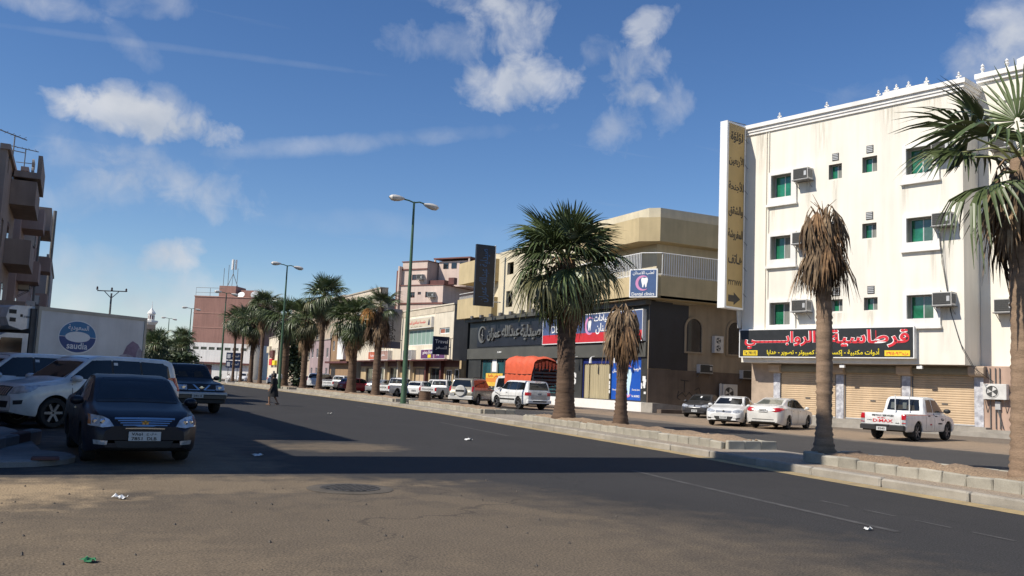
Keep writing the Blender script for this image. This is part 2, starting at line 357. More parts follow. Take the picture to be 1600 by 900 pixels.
MB().add([(-2500, -2500, -.012), (2500, -2500, -.012), (2500, 2500, -.012), (-2500, 2500, -.012)], [(0, 1, 2, 3)]).build('ground', m_earth, kind='structure')
YS = [-60, -20, 0, 5, 8.9, 13.3, 19.7, 24.2, 28, 32.2, 41.7, 50, 62, 85, 130, 330]
strip('road', lambda y: -3.6 if y > -2 else -9, lambda y: KX(y) + .02, YS, 0, m_road)
strip('service_road', lambda y: KX(y) + 2.7, lambda y: 27.6 if y < 40 else 28.5, YS, 0, m_service)
strip('service_apron', lambda y: (27.6 if y < 40 else 28.5), lambda y: 60, YS, -.004, m_shoulder)
strip('side_street', lambda y: -60, lambda y: -3.62, [-2, 6, 14.2], -.002, m_road)
# paint
strip('kerb_line_marking', lambda y: KX(y) - .46, lambda y: KX(y) - .03, YS, .004, m_yellow)
for ya, yb, off in ((7.9, 15.0, 3.85), (25, 32.5, 2.95), (46, 49, 2.9), (60, 63, 2.9)):
    strip('lane_line_marking', lambda y: KX(y) - off - .06, lambda y: KX(y) - off + .06, [ya + (yb - ya) * k / 6 for k in range(7)], .0045, m_white_line)
for k in range(7):
    ya = 4.2 + k * .95
    strip('lane_line_marking', lambda y: KX(y) - 2.77 - .04, lambda y: KX(y) - 2.77 + .03, [ya, ya + .62], .0045, m_white_line)

# median: low kerb in long stones, paving behind it, raised palm beds edged with small blocks
med = strip('median_pavement', lambda y: KX(y) + .16, lambda y: KX(y) + 2.62, YS, .15, m_pave, .165)
def wobble_block(L, w, h, c, seed, m, name):
    r = random.Random(seed); mb = MB().cbox(-L / 2, -w / 2, 0, L / 2, w / 2, h, c)
    mb.v = [(x + r.uniform(-.006, .006), y + r.uniform(-.008, .008), z + (r.uniform(-.012, .006) if z > h * .5 else 0)) for x, y, z in mb.v]
    return mb.mesh(name, m)
kerb_me = [wobble_block(1.985, .18, .168, .03, s, m_conc, 'kerb_stone') for s in range(4)]
far_me = [wobble_block(3.98, .18, .168, .02, s, m_conc, 'kerb_stone') for s in range(2)]
y = -12.0
while y < 118:
    Ls = 2.0 if y < 40 else 4.0
    a = Vector((KX(y), y, 0)); yb = y + Ls * .99; b_ = Vector((KX(yb), yb, 0)); d = (b_ - a).normalized(); mid = (a + b_) / 2
    link('kerb_stone', rnd.choice(kerb_me if Ls < 3 else far_me), med, (mid.x + .09, mid.y, rnd.uniform(-.012, .004)), (rnd.uniform(-.025, .025), rnd.uniform(-.004, .004), atan2(d.y, d.x) + rnd.uniform(-.010, .010)))
    y += Ls
blk_me = [wobble_block(.545, .14, .225, .022, s + 20, m_conc2, 'edging_block') for s in range(5)]
blk_far = [wobble_block(1.1, .14, .225, .02, s + 30, m_conc2, 'edging_block') for s in range(2)]
def planter(ya, yb, label, seed):
    ym = (ya + yb) / 2; cx = KX(ym) + 1.62
    p = thing('planter_bed', label, 'planter', (cx, ym, .15), 0, 'palm beds along the median')
    r = random.Random(seed); x0f = lambda y: KX(y) + .92 - cx; x1f = lambda y: KX(y) + 2.45 - cx
    step = .555 if ya < 40 else 1.12; me = blk_me if ya < 40 else blk_far
    for xf in (x0f, x1f):
        y = ya + step / 2 + .1
        while y < yb - .1:
            sl = (KX(y + .5) - KX(y - .5)); L_ = .545 if step < 1 else 1.1
            link('edging_block', r.choice(me), p, (xf(y), y - ym, r.uniform(-.035, .006)), (r.uniform(-.07, .07), r.uniform(-.02, .02), pi / 2 - sl + r.uniform(-.03, .03)), (step / L_ * r.uniform(.955, .985), 1, 1)); y += step
    for ye in (ya + .02, yb - .02):
        x = x0f(ye) + .07
        while x < x1f(ye) - .3:
            link('edging_block', r.choice(blk_me), p, (x + .27, ye - ym, 0), (r.uniform(-.02, .02), 0, r.uniform(-.015, .015))); x += .55
    # loose heaped soil
    mb = MB(); nx, ny = 9, max(8, int((yb - ya) / .3)); vs = []
    for j in range(ny + 1):
        yy = ya + .08 + (yb - ya - .16) * j / ny
        for i in range(nx + 1):
            xx = x0f(yy) + .05 + (x1f(yy) - x0f(yy) - .1) * i / nx
            e = min(i, nx - i, 2) / 2 * min(j, ny - j, 2) / 2
            vs.append((xx, yy - ym, .165 + e * (.03 + .07 * abs(sin(yy * 1.7 + seed) * cos(xx * 2.3 + yy)) + r.uniform(0, .05))))
    mb.add(vs, [(j * (nx + 1) + i, j * (nx + 1) + i + 1, (j + 1) * (nx + 1) + i + 1, (j + 1) * (nx + 1) + i) for j in range(ny) for i in range(nx)], smooth=True)
    mb.build('soil', m_soil, p)
    return p
planter(-6, 15.4, 'nearest palm bed on the median, edged with grey blocks, running out of frame at right', 1)
planter(18.6, 33.2, 'median palm bed holding the biggest green palm and the small brown palm', 2)
planter(38.5, 51.5, 'median palm bed with the cut palm stump, just right of the first green lamp post', 3)
planter(54.5, 84.0, 'median palm bed between the two nearest green lamp posts', 4)
planter(88, 118, 'farthest palm bed on the median beyond the second lamp post', 5)

# small stones and clods in the beds: nobody could count them
mb = MB(); r = random.Random(3)
for k in range(420):
    y = r.choice([r.uniform(5, 15.2), r.uniform(18.8, 33), r.uniform(38.7, 51)]); x = KX(y) + r.uniform(1.1, 2.35); s = r.uniform(.015, .06) * (1.5 if r.random() < .12 else 1)
    vs = [(x + s * cos(a) * r.uniform(.7, 1.2), y + s * sin(a) * r.uniform(.7, 1.2), .345 + s * r.uniform(.0, .5)) for a in (0, 1.26, 2.5, 3.77, 5)] + [(x, y, .345 + s * 1.1), (x, y, .30)]
    mb.add(vs, [(i, (i + 1) % 5, 5) for i in range(5)] + [((i + 1) % 5, i, 6) for i in range(5)])
tag(mb.build('clods', m_soil, kind='stuff'), 'dry earth clods and stones scattered in the median beds', 'clods')

# left pavement corner in the shade
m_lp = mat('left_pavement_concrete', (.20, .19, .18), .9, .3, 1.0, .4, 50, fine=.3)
def round_slab(name, pts, z0, z1, m, c=.05):
    mb = MB(); n = len(pts); cx = sum(p[0] for p in pts) / n; cy = sum(p[1] for p in pts) / n
    ins = [(x + (cx - x) * c / max(.3, abs(cx - x) + abs(cy - y)) * 2, y + (cy - y) * c / max(.3, abs(cx - x) + abs(cy - y)) * 2) for x, y in pts]
    vs = [(x, y, z0) for x, y in pts] + [(x, y, z1 - c * .6) for x, y in pts] + [(x, y, z1) for x, y in ins]
    fs = [(k, (k + 1) % n, n + (k + 1) % n, n + k) for k in range(n)] + [(n + k, n + (k + 1) % n, 2 * n + (k + 1) % n, 2 * n + k) for k in range(n)] + [tuple(range(2 * n, 3 * n))]
    return mb.add(vs, fs).build(name, m, kind='structure')
def arc(cx, cy, r, a0, a1, n): return [(cx + r * cos(R(a0 + (a1 - a0) * k / n)), cy + r * sin(R(a0 + (a1 - a0) * k / n))) for k in range(n + 1)]
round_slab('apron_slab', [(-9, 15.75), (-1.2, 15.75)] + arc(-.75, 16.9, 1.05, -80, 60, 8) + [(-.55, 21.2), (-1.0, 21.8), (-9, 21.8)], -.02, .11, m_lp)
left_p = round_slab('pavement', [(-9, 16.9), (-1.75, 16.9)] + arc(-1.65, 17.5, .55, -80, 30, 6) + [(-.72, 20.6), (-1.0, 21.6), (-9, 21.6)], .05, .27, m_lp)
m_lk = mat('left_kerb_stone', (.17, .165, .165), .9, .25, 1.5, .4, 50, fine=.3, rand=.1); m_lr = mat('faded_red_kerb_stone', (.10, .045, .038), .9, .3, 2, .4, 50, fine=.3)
for k in range(5):
    link('kerb_stone', wobble_block(.74, .2, .3, .03, 60 + k, m_lr if k in (0, 3) else m_lk, 'kerb_stone'), left_p, (-1.16 + .17 * k, 17.2 + .76 * k, .0), (0, 0, R(76)))
MB().cbox(-.35, 15.98, .10, .05, 16.25, .145, .02).build('red_brick_patch', m_lr, left_p)
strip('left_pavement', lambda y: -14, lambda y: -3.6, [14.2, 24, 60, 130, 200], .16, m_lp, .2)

# manhole
mh = thing('manhole_cover', 'round iron manhole cover set in the sunlit asphalt', 'manhole', (3.82, 12.75, .004))
m_iron = mat('cast_iron', (.060, .055, .05), .75, .3, 8, .4, 90, fine=.3); m_ring = mat('manhole_mortar', (.105, .088, .068), .95, .25, 3, .4, 60, fine=.4)
MB().lathe([(.62, 0), (.60, .006), (.43, .010), (.43, 0)], 40, cap=False).build('collar', m_ring, mh)
mb = MB().lathe([(.43, 0), (.43, .016), (.0, .018)], 40, cap=False)
for i in range(-4, 5):
    for j in range(-4, 5):
        if i * i + j * j <= 17: mb.box(i * .09 - .03, j * .09 - .03, .0, i * .09 + .03, j * .09 + .03, .024)
mb.build('lid', m_iron, mh)
# litter
m_paper = mat('paper_litter', (.72, .72, .70), .8, .1); m_greenp = mat('green_wrapper', (.02, .16, .06), .5, .2); m_pebble = mat('pebble', (.10, .085, .07), .9, .3, 20)
def litter(name, label, cat, x, y, s, m, seed, group=None):
    r = random.Random(seed); mb = MB(); n = 4; vs = []
    for j in range(n + 1):
        for i in range(n + 1): vs.append(((i / n - .5) * s + r.uniform(-.1, .1) * s, (j / n - .5) * s * .7 + r.uniform(-.1, .1) * s, abs(r.gauss(.12, .12)) * s + .004))
    mb.add(vs, [(j * 5 + i, j * 5 + i + 1, j * 5 + i + 6, j * 5 + i + 5) for j in range(n) for i in range(n)])
    o = mb.build(name, m, None, (x, y, .002), (0, 0, r.uniform(0, 6))); return tag(o, label, cat, group)
litter('paper_scrap', 'crumpled white paper scrap in the shade on the road right of the black sedan', 'litter', 3.47, 17.9, .20, m_paper, 1)
litter('paper_scrap', 'white scrap lying on the sunlit road ahead of the walking woman', 'litter', 10.2, 37.6, .24, m_paper, 2)
litter('paper_scrap', 'white scrap lying on the dark road below the lamp post', 'litter', 10.15, 22.9, .22, m_paper, 3)
litter('paper_scrap', 'flat white scrap on the sandy road in front of the black sedan', 'litter', .75, 12.1, .16, m_paper, 4)
litter('paper_scrap', 'small white scrap on the asphalt beside the pale lane line at right', 'litter', 9.0, 8.1, .10, m_paper, 5)
litter('green_wrapper', 'small green wrapper on the road at lower left', 'litter', -.62, 9.25, .10, m_greenp, 6)
litter('green_wrapper', 'crumpled green wrapper on the road nearest the camera', 'litter', .32, 8.27, .12, m_greenp, 7)
r = random.Random(11)
pebs = [(r.uniform(-2.0, 6.5), r.uniform(6.9, 13.8)) for _ in range(70)]
mb = MB()
for x, y in pebs:
    s = r.uniform(.008, .024)
    mb.add([(x - s, y, .002), (x, y - s, .002), (x + s, y, .002), (x, y + s, .002), (x, y, s * 1.2)], [(0, 1, 4), (1, 2, 4), (2, 3, 4), (3, 0, 4)])
tag(mb.build('pebbles', m_pebble, kind='stuff'), 'dark pebbles scattered over the dusty asphalt', 'pebbles')
# ------------------------------------------------------------------ building kit
class Site:
    """a street front: local x runs to the right seen from the street, -y points at the street"""
    def __init__(s, x, y, rz): s.o = Vector((x, y, 0)); s.rz = rz; s.M = Matrix.Rotation(rz, 3, 'Z')
    def pt(s, x, y, z): return s.o + s.M @ Vector((x, y, z))
    def thing(s, name, label, cat, x=0, y=0, z=0, group=None, rz=0): return thing(name, label, cat, s.pt(x, y, z), s.rz + rz, group)

m_cream = mat('cream_stucco', (.80, .755, .655), .85, .05, .3, .12, 45, streak=.15)
m_white = mat('white_plaster', (.80, .78, .74), .8, .06, .8, .1, 45, streak=.2)
m_ivory = mat('ivory_stucco', (.62, .55, .40), .85, .1, .5, .15, 45, streak=.16)
m_ochre = mat('ochre_stucco', (.52, .415, .235), .85, .1, .6, .15, 45, streak=.15)
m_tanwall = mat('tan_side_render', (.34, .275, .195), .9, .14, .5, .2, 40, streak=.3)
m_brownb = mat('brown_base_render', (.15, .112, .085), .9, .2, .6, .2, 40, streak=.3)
m_alu = mat('aluminium_frame', (.50, .50, .49), .45, .1, 6, metal=.3)
m_wframe = mat('white_frame', (.78, .78, .76), .5, .05)
m_glassg = mat('green_window_glass', (.018, .165, .085), .05, .55, .9, spec=.7, coat=.3)
m_glassd = mat('dark_window_glass', (.018, .022, .026), .05, .4, 1.2, spec=.7, coat=.3)
m_curtain = mat('grey_curtain', (.20, .21, .19), .9, .35, 3, stretch=(9, 9, .3))
m_black = mat('black_sign_face', (.022, .024, .025), .45, .2, 3)
m_red = mat('red_letter', (.62, .022, .035), .5, .08); m_yel = mat('yellow_letter', (.82, .66, .02), .5, .06); m_wlet = mat('white_letter', (.85, .85, .83), .5, .04)
m_slat = mat('beige_shutter_paint', (.56, .415, .265), .6, .1, .9, .1, 30, streak=.15)
m_hood = mat('grey_green_shutter_hood', (.20, .185, .145), .7, .2, 1.5, fine=.2)
m_stonec = mat('beige_stone_cladding', (.42, .325, .24), .75, .18, 1.5, .2, 30, fine=.2)
m_pinkw = mat('dusty_pink_wall', (.46, .32, .245), .9, .14, .7, .2, 40, streak=.3)
m_bill = mat('peeling_bill_posters', (.62, .62, .64), .9, .45, 4, col2=(.28, .28, .31))
m_acw = mat('ac_casing', (.60, .585, .55), .6, .12, 3); m_acd = mat('ac_grille', (.055, .055, .052), .7, .25, 14); m_steel = mat('painted_steel', (.16, .155, .15), .55, .2, 5, metal=.3)
m_step = mat('step_concrete', (.34, .31, .265), .9, .22, 1.3, .3, 40, fine=.25)
m_roofc = mat('roof_concrete', (.36, .33, .29), .9, .2, .8)
m_cable = mat('black_cable', (.02, .02, .02), .6)
m_bulb = mat('lamp_casing', (.75, .75, .73), .4, .05)

def shell(mb, x0, x1, y0, y1, z0, z1, mi=0, roof=1):
    """sides, back and roof of a block whose street front is added separately"""
    mb.add([(x0, y0, z0), (x0, y1, z0), (x1, y1, z0), (x1, y0, z0), (x0, y0, z1), (x0, y1, z1), (x1, y1, z1), (x1, y0, z1)], [(0, 4, 5, 1), (1, 5, 6, 2), (2, 6, 7, 3)], mi)
    mb.add([(x0, y0, z1), (x1, y0, z1), (x1, y1, z1), (x0, y1, z1)], [(0, 1, 2, 3)], roof)
def window(par, x0, z0, x1, z1, y, mf, panes, mull=1, t=.05, name='window'):
    mb = MB(); mb.box(x0, y - .03, z0, x0 + t, y + .03, z1); mb.box(x1 - t, y - .03, z0, x1, y + .03, z1); mb.box(x0 + t, y - .03, z0, x1 - t, y + .03, z0 + t); mb.box(x0 + t, y - .03, z1 - t, x1 - t, y + .03, z1)
    n = mull + 1
    for k in range(1, n):
        xm = x0 + (x1 - x0) * k / n; mb.box(xm - t / 2, y - .027, z0 + t, xm + t / 2, y + .027, z1 - t)
    w = mb.build(name, mf, par)
    for k in range(n):
        a = x0 + (x1 - x0) * k / n; b = x0 + (x1 - x0) * (k + 1) / n; yy = y - .008 if k % 2 else y + .008
        B(a + t * .4, yy - .004, z0 + t * .4, b - t * .4, yy + .004, z1 - t * .4).build('pane', panes[k % len(panes)] if isinstance(panes, (list, tuple)) else panes, w)
    return w
def wall_ac(site, label, x, z, w=.95, h=.68, d=.62, group='air conditioners through the hotel front'):
    """boxy through-the-wall air conditioner on a bracket"""
    t = site.thing('air_conditioner', label, 'air conditioner', x, 0, z, group)
    B(-w / 2, -d, 0, w / 2, .0, h).build('casing', m_acw, t)
    g = MB().box(-w / 2 + .03, -d - .015, .04, w / 2 - .03, -d + .002, h - .05)
    for k in range(6): g.box(-w / 2 + .05, -d - .028, .09 + k * .095, w * .22, -d - .012, .12 + k * .095)
    g.build('grille', m_acd, t)
    B(w * .26, -d - .032, .2, w * .42, -d - .012, .46).build('badge', m_alu, t)
    s = MB()
    for k in range(7): s.box(w / 2 - .002, -d + .06 + k * .07, .1, w / 2 + .012, -d + .08 + k * .07, h - .1)
    s.build('side_louvre', m_acd, t)
    br = MB().box(-w / 2 - .05, -d - .04, -.05, w / 2 + .05, 0, -.005).tube([(-w / 2 + .06, -d + .05, -.05), (-w / 2 + .06, -.01, -.42)], .02, 6).tube([(w / 2 - .06, -d + .05, -.05), (w / 2 - .06, -.01, -.42)], .02, 6)
    br.build('bracket', m_steel, t); return t
def split_ac(site, label, x, y, z, w=.85, h=.75, d=.32, group='outdoor condenser units', fans=1, rz=0):
    """outdoor condenser with round fan grille"""
    t = site.thing('condenser_unit', label, 'air conditioner', x, y, z, group, rz)
    MB().cbox(-w / 2, -d, 0, w / 2, 0, h, .02).build('casing', m_acw, t)
    for k in range(fans):
        cz = h * (.5 if fans == 1 else (.27 + .46 * k)); rr = min(w * .36, h * (.42 if fans == 1 else .2))
        f = MB().lathe([(rr, d), (rr, d + .02), (rr * .9, d + .025), (rr * .88, d + .004)], 24, cx=-w * .1, axis='z', cap=False)
        f.v = [(a, -c, b + cz) for a, b, c in f.v]; f.f = [q[::-1] for q in f.f]
        o = f.build('fan_ring', m_acw, t)
        g = MB().lathe([(rr * .9, d + .003), (0, d + .006)], 24, cx=-w * .1, cap=False); g.v = [(a, -c, b + cz) for a, b, c in g.v]; g.f = [q[::-1] for q in g.f]; g.build('fan_grille', m_acd, t)
        bl = MB()
        for q in range(3):
            a = q * 2.094 + .5; bl.add([(-w * .1, -d - .008, cz), (-w * .1 + rr * .8 * cos(a), -d - .014, cz + rr * .8 * sin(a)), (-w * .1 + rr * .8 * cos(a + .9), -d - .008, cz + rr * .8 * sin(a + .9))], [(0, 1, 2)])
        bl.build('fan_blade', m_acw, t)
    return t
def board(site, name, label, cat, x0, z0, x1, z1, y0, y1, mface, mrim=m_wframe, rim=.05, x=None):
    """lightbox sign fixed to a front: returned empty sits at the face centre"""
    cx, cz = (x0 + x1) / 2, (z0 + z1) / 2; w, h = (x1 - x0) / 2, (z1 - z0) / 2
    t = site.thing(name, label, cat, cx, y0, cz); d = y1 - y0
    B(-w + .006, .004, -h + .006, w - .006, d, h - .006).build('box', mrim, t)
    B(-w + rim, -.006, -h + rim, w - rim, .006, h - rim).build('face', mface, t)
    mb = MB(); mb.box(-w, -.014, -h, -w + rim, .02, h).box(w - rim, -.014, -h, w, .02, h).box(-w + rim, -.014, -h, w - rim, .02, -h + rim).box(-w + rim, -.014, h - rim, w - rim, .02, h)
    mb.build('frame', mrim, t); return t
def shutter(par, x0, x1, z0, z1, y, pitch=.115):
    mb = MB(); n = int((z1 - z0) / pitch); p = (z1 - z0) / n; vs = []
    for k in range(n):
        z = z0 + k * p
        vs += [(z, 0.0), (z + p * .12, -.026), (z + p * .62, -.03), (z + p * .86, -.006)]
    vs.append((z1, 0)); pts = []
    for z, o in vs: pts += [(x0, y + o, z), (x1, y + o, z)]
    mb.add(pts, [(2 * i, 2 * i + 1, 2 * i + 3, 2 * i + 2) for i in range(len(vs) - 1)])
    o = mb.build('shutter_slats', m_slat, par, kind='stuff')
    B(x0, y - .05, z0 - .002, x1, y - .012, z0 + .07).build('bottom_bar', m_alu, par)
    B((x0 + x1) / 2 - .13, y - .06, z0 + 1.02, (x0 + x1) / 2 + .17, y - .03, z0 + 1.07).build('handle', m_steel, par)

# ------------------------------------------------------------------ the white four-storey hotel with stationery shop
H = Site(38.49, 36.25, R(-75.6))
hotel = H.thing('hotel_building', 'bright cream four storey block with green windows above three roller shutters', 'building')
big_l = [(-4.75, z0, -3.38, z1) for z0, z1 in ((13.36, 14.75), (9.62, 11.02), (5.72, 7.04))]
big_r = [(3.52, z0, 4.92, z1) for z0, z1 in ((13.55, 14.98), (9.9, 11.2), (5.86, 7.1))]
small = [(-1.03, 13.98, -.22, 14.84), (1.0, 14.06, 1.86, 14.94), (1.0, 10.37, 1.82, 11.2), (-1.03, 10.25, -.2, 11.05), (1.1, 6.4, 1.88, 7.1), (-.88, 6.4, -.15, 7.08)]
mb = MB(); mb.wall(-6.75, 6.4, 3.5, 17.72, big_l + big_r + small, 0, .44, 0, 2)
shell(mb, -6.75, 6.4, 0, 13, 3.5, 17.72, 0, 1)
mb.add([(-6.75, 0, 3.5), (6.4, 0, 3.5), (6.4, 1.3, 3.5), (-6.75, 1.3, 3.5)], [(3, 2, 1, 0)])
mb.build('wall', [m_cream, m_roofc, mat('grey_reveal', (.33, .31, .28), .8, .1)], hotel)
# roof cornice in two steps, with the parapet behind
mb = MB(); mb.box(-6.9, -.16, 17.72, 6.56, 12, 17.92).box(-6.98, -.28, 17.92, 6.66, 12, 18.16).box(-6.8, -.10, 17.56, 6.48, -.002, 17.72).box(6.402, -.10, 17.56, 6.48, 12, 17.72)
mb.build('cornice', m_white, hotel)
mb = MB(); mb.box(1.5, 1.6, 18.16, 3.9, 1.9, 18.8).box(1.42, 1.5, 18.8, 3.98, 2.0, 18.95); mb.build('parapet', m_cream, hotel)
def finial(x, y, z):
    mb = MB().lathe([(.13, 0), (.13, .06), (.05, .1), (.05, .2), (.12, .27), (.05, .34), (.10, .42), (.02, .5), (0, .56)], 10)
    mb.box(-.19, -.03, .16, .19, .03, .24)
    mb.build('finial', m_white, hotel, (x, y, z)).scale = (.72, .72, .8)
for x in (-4.2, -1.1, 2.0, 6.3): finial(x, -.12, 18.16)
for x in (1.55, 2.1, 2.8, 3.8): finial(x, 1.75, 18.95)
for (x0, z0, x1, z1) in big_l + big_r:
    window(hotel, x0 + .005, z0 + .005, x1 - .005, z1 - .005, .38, m_alu, [m_glassg, m_glassg if z0 > 13 else m_curtain] if x0 < 0 else [m_glassg, mat('grey_green_window_glass', (.075, .135, .10), .06, .4, .8, spec=.7, coat=.3)], 1, .055)
    s = MB(); a, b, c, d = x0 - .2, z0 - .38, x1 + .34, z1 + .2          # raised plaster surround
    s.box(a, -.13, b, c, -.002, z0).box(a, -.13, z1, c, -.002, d).box(a, -.13, z0, x0, -.002, z1).box(x1, -.13, z0, c, -.002, z1).box(a - .12, -.2, b - .14, c + .05, -.002, b - .002)
    s.build('window_surround', m_white, hotel)
for (x0, z0, x1, z1) in small:
    window(hotel, x0 + .005, z0 + .005, x1 - .005, z1 - .005, .34, m_alu, [m_glassg, m_curtain], 1, .045)
    xm = (x0 + x1) / 2 + .02; mb = MB(); mb.box(xm - .2, -.03, z1 + .2, xm + .2, -.002, z1 + .62, 1)
    for k in range(4): mb.box(xm - .17, -.05, z1 + .24 + k * .095, xm + .17, -.028, z1 + .29 + k * .095)
    mb.build('vent', [m_alu, m_acd], hotel)
for x, z, l in ((-2.48, 14.12, 'top left air conditioner on the hotel front, right of the upper left window'), (-2.5, 10.35, 'middle left air conditioner on the hotel front beside the dead palm crown'), (-2.5, 6.42, 'lowest left air conditioner on the hotel front, just above the red lettered sign'),
                (5.55, 14.3, 'top right air conditioner on the hotel front beside the green palm fronds'), (5.55, 10.55, 'middle right air conditioner on the hotel front with cables hanging below'), (5.55, 6.46, 'lowest right air conditioner on the hotel front above the right shutter')):
    wall_ac(H, l, x, z)
def stain_mat(name, col, amt):
    m = bpy.data.materials.new(name); m.use_nodes = True; t = m.node_tree; b = t.nodes['Principled BSDF']; L = t.links.new
    b.inputs['Base Color'].default_value = (*col, 1); b.inputs['Roughness'].default_value = .9
    tc = t.nodes.new('ShaderNodeTexCoord'); sp = t.nodes.new('ShaderNodeSeparateXYZ'); L(tc.outputs['Generated'], sp.inputs[0])
    def mm(op, a, c, cl=False):
        q = t.nodes.new('ShaderNodeMath'); q.operation = op; q.use_clamp = cl
        for i, v in ((0, a), (1, c)):
            if isinstance(v, (int, float)): q.inputs[i].default_value = v
            else: L(v, q.inputs[i])
        return q.outputs[0]
    ax = mm('SUBTRACT', 1.0, mm('MULTIPLY', mm('ABSOLUTE', mm('SUBTRACT', sp.outputs[0], .5), 0), 2.0)); mp = t.nodes.new('ShaderNodeMapping'); mp.inputs['Scale'].default_value = (5, 1, .35); oi = t.nodes.new('ShaderNodeObjectInfo'); L(tc.outputs['Object'], mp.inputs[0]); L(oi.outputs['Location'], mp.inputs['Location'])
    n = t.nodes.new('ShaderNodeTexNoise'); n.inputs['Scale'].default_value = 2.2; n.inputs['Detail'].default_value = 5; L(mp.outputs[0], n.inputs['Vector'])
    L(mm('MULTIPLY', mm('MULTIPLY', mm('MULTIPLY', ax, mm('POWER', sp.outputs[2], .7)), mm('MULTIPLY', mm('SUBTRACT', n.outputs['Fac'], .36), 4.5, True)), amt), b.inputs['Alpha']); return m
m_stain = stain_mat('drip_stain', (.30, .25, .17), .26)
for x, z, h, w in [(-2.3, 14.05, 2.6, .5), (-2.35, 10.3, 2.9, .6), (5.3, 14.2, 2.9, .6), (5.6, 10.5, 3.2, .7), (5.5, 6.4, 2.4, .7), (-4.6, 13.0, 1.6, .5), (3.4, 13.1, 1.6, .5), (4.9, 9.4, 1.7, .6), (-3.2, 9.2, 1.6, .4), (3.3, 5.4, 1.7, .9), (-.6, 13.9, 2.2, .5), (1.4, 10.3, 1.7, .5), (1.5, 6.35, 2.2, .6), (-1.5, 17.5, 2.2, 1.6), (2.6, 17.5, 1.9, 2.0), (-5.5, 17.5, 2.6, 1.2), (-.5, 6.3, .8, 1.5), (4.9, 17.5, 1.5, 1.8)]:
    MB().add([(x - w / 2, -.004, z - h), (x + w / 2, -.004, z - h), (x + w / 2, -.004, z), (x - w / 2, -.004, z), (x, -.003, z - h)], [(0, 1, 2, 3)]).build('drip_stain', m_stain, hotel)
mb = MB(); mb.tube([(-4.92, -.05, 3.6), (-4.95, -.05, 5.2), (-4.95, -.05, 17.5)], .03, 6).tube([(-5.12, -.05, 5.2), (-5.12, -.05, 17.5)], .022, 6); mb.build('drain_pipe', m_cream, hotel)
mb = MB(); mb.tube([(5.3, -.3, 10.2), (5.4, -.12, 8.6), (5.75, -.06, 6.2), (6.2, -.06, 4.6), (6.9, -.05, 3.3), (7.4, .9, 2.7)], .016, 5).tube([(5.35, -.3, 10.2), (5.5, -.12, 8.2), (5.8, -.06, 6.0), (6.3, -.06, 4.3), (7.0, -.05, 3.0)], .014, 5)
mb.build('cable', m_cable, hotel)
# ground floor: three roller shutters behind the overhang, pillars between, step in front
G = 1.1
mb = MB()
mb.wall(-6.75, 6.72, .45, 3.5, [(-4.75, .45, -1.15, 3.32), (-.62, .45, 2.64, 3.32), (3.2, .45, 6.56, 3.32)], G, .14)
mb.box(-6.75, G + .15, .0, 6.72, 13, 3.495)
mb.build('ground_floor_wall', m_stonec, hotel)
for x0, x1 in ((-4.75, -1.15), (-.62, 2.64), (3.2, 6.56)):
    sh = link('roller_shutter', MB().box(x0 + .002, G + .1, .45, x0 + .05, G + .02, 3.05).box(x1 - .05, G + .1, .45, x1 - .002, G + .02, 3.05).mesh('shutter_guide', m_steel), hotel)
    shutter(sh, x0 + .05, x1 - .05, .47, 3.1, G + .08)
    hd = MB(); hd.lathe([(.21, x0 - .05), (.21, x1 + .05)], 14, axis='x', cap=True); hd.v = [(a, b + G - .02, c + 3.22) for a, b, c in hd.v]; hd.build('hood', m_hood, sh)
for x in (-4.95, -.88, 2.92, 6.62):
    p = link('pillar_facing', MB().box(x - .22, G - .05, .45, x + .22, G - .002, 2.92).mesh('pillar_facing', m_bill), hotel)
    c = MB().prism([(G - .003, 2.92), (G - .36, 3.0), (G - .42, 3.1), (G - .42, 3.38), (G - .3, 3.47), (G - .003, 3.47)], x - .38, x + .38, axis='x'); c.build('capital', m_stonec, p)
mb = MB(); mb.box(-7.2, -1.35 + G, -.05, 9.6, G - .001, .22).box(-7.2, -.72 + G, .22, 7.2, G - .001, .45); mb.build('step', m_step, hotel)
mb = MB(); mb.box(6.9, -.75 + G, .0, 9.2, -.3 + G, .36); mb.build('kerb_step', m_step, hotel)
for x in (-.2, 4.1):
    fl = H.thing('floodlight', ('small white floodlight under the sign between the left shutters' if x < 0 else 'small white floodlight under the sign end above the right shutter'), 'lamp', x, .15, 3.49, 'floodlights under the overhang')
    MB().box(-.14, -.12, -.22, .14, .02, -.06).build('casing', m_bulb, fl); MB().box(-.02, -.05, -.06, .02, 0, 0).build('bracket', m_steel, fl)
# red lettered stationery sign
sg = board(H, 'shop_sign', 'long black sign with big red Arabic lettering above the roller shutters', 'sign', -6.68, 3.78, 4.02, 5.46, -.34, 0, m_black)
for b_, m_, y_ in ((.048, m_wlet, -.010), (.026, m_red, -.020)):
    letters('قرطاسية', 4.5, .98, m_, sg, (2.85, y_, .23), bold=b_, ext=.006); letters('الروابـــــــي', 4.7, 1.02, m_, sg, (-2.6, y_, .18), bold=b_, ext=.006)
letters('أدوات مكتبية - إكسسوارات كمبيوتر - تصوير - هدايا', 6.9, .42, m_yel, sg, (.05, -.012, -.53), bold=.014, ext=.006)
m_ybox = mat('yellow_sign_box', (.80, .58, .03), .5, .06)
for x, w, tx in ((-4.55, 1.0, 'Tel: 3901192'), (4.45, 1.36, '٢٩١١٠٩٣:ت')):
    b = MB().box(x - w / 2, -.016, -.72, x + w / 2, -.004, -.42).build('number_box', m_ybox, sg); letters(tx, w * .86, .2, m_red if x > 0 else m_black, b, (x, -.02, -.57), bold=.02, ext=.003, ar=False)
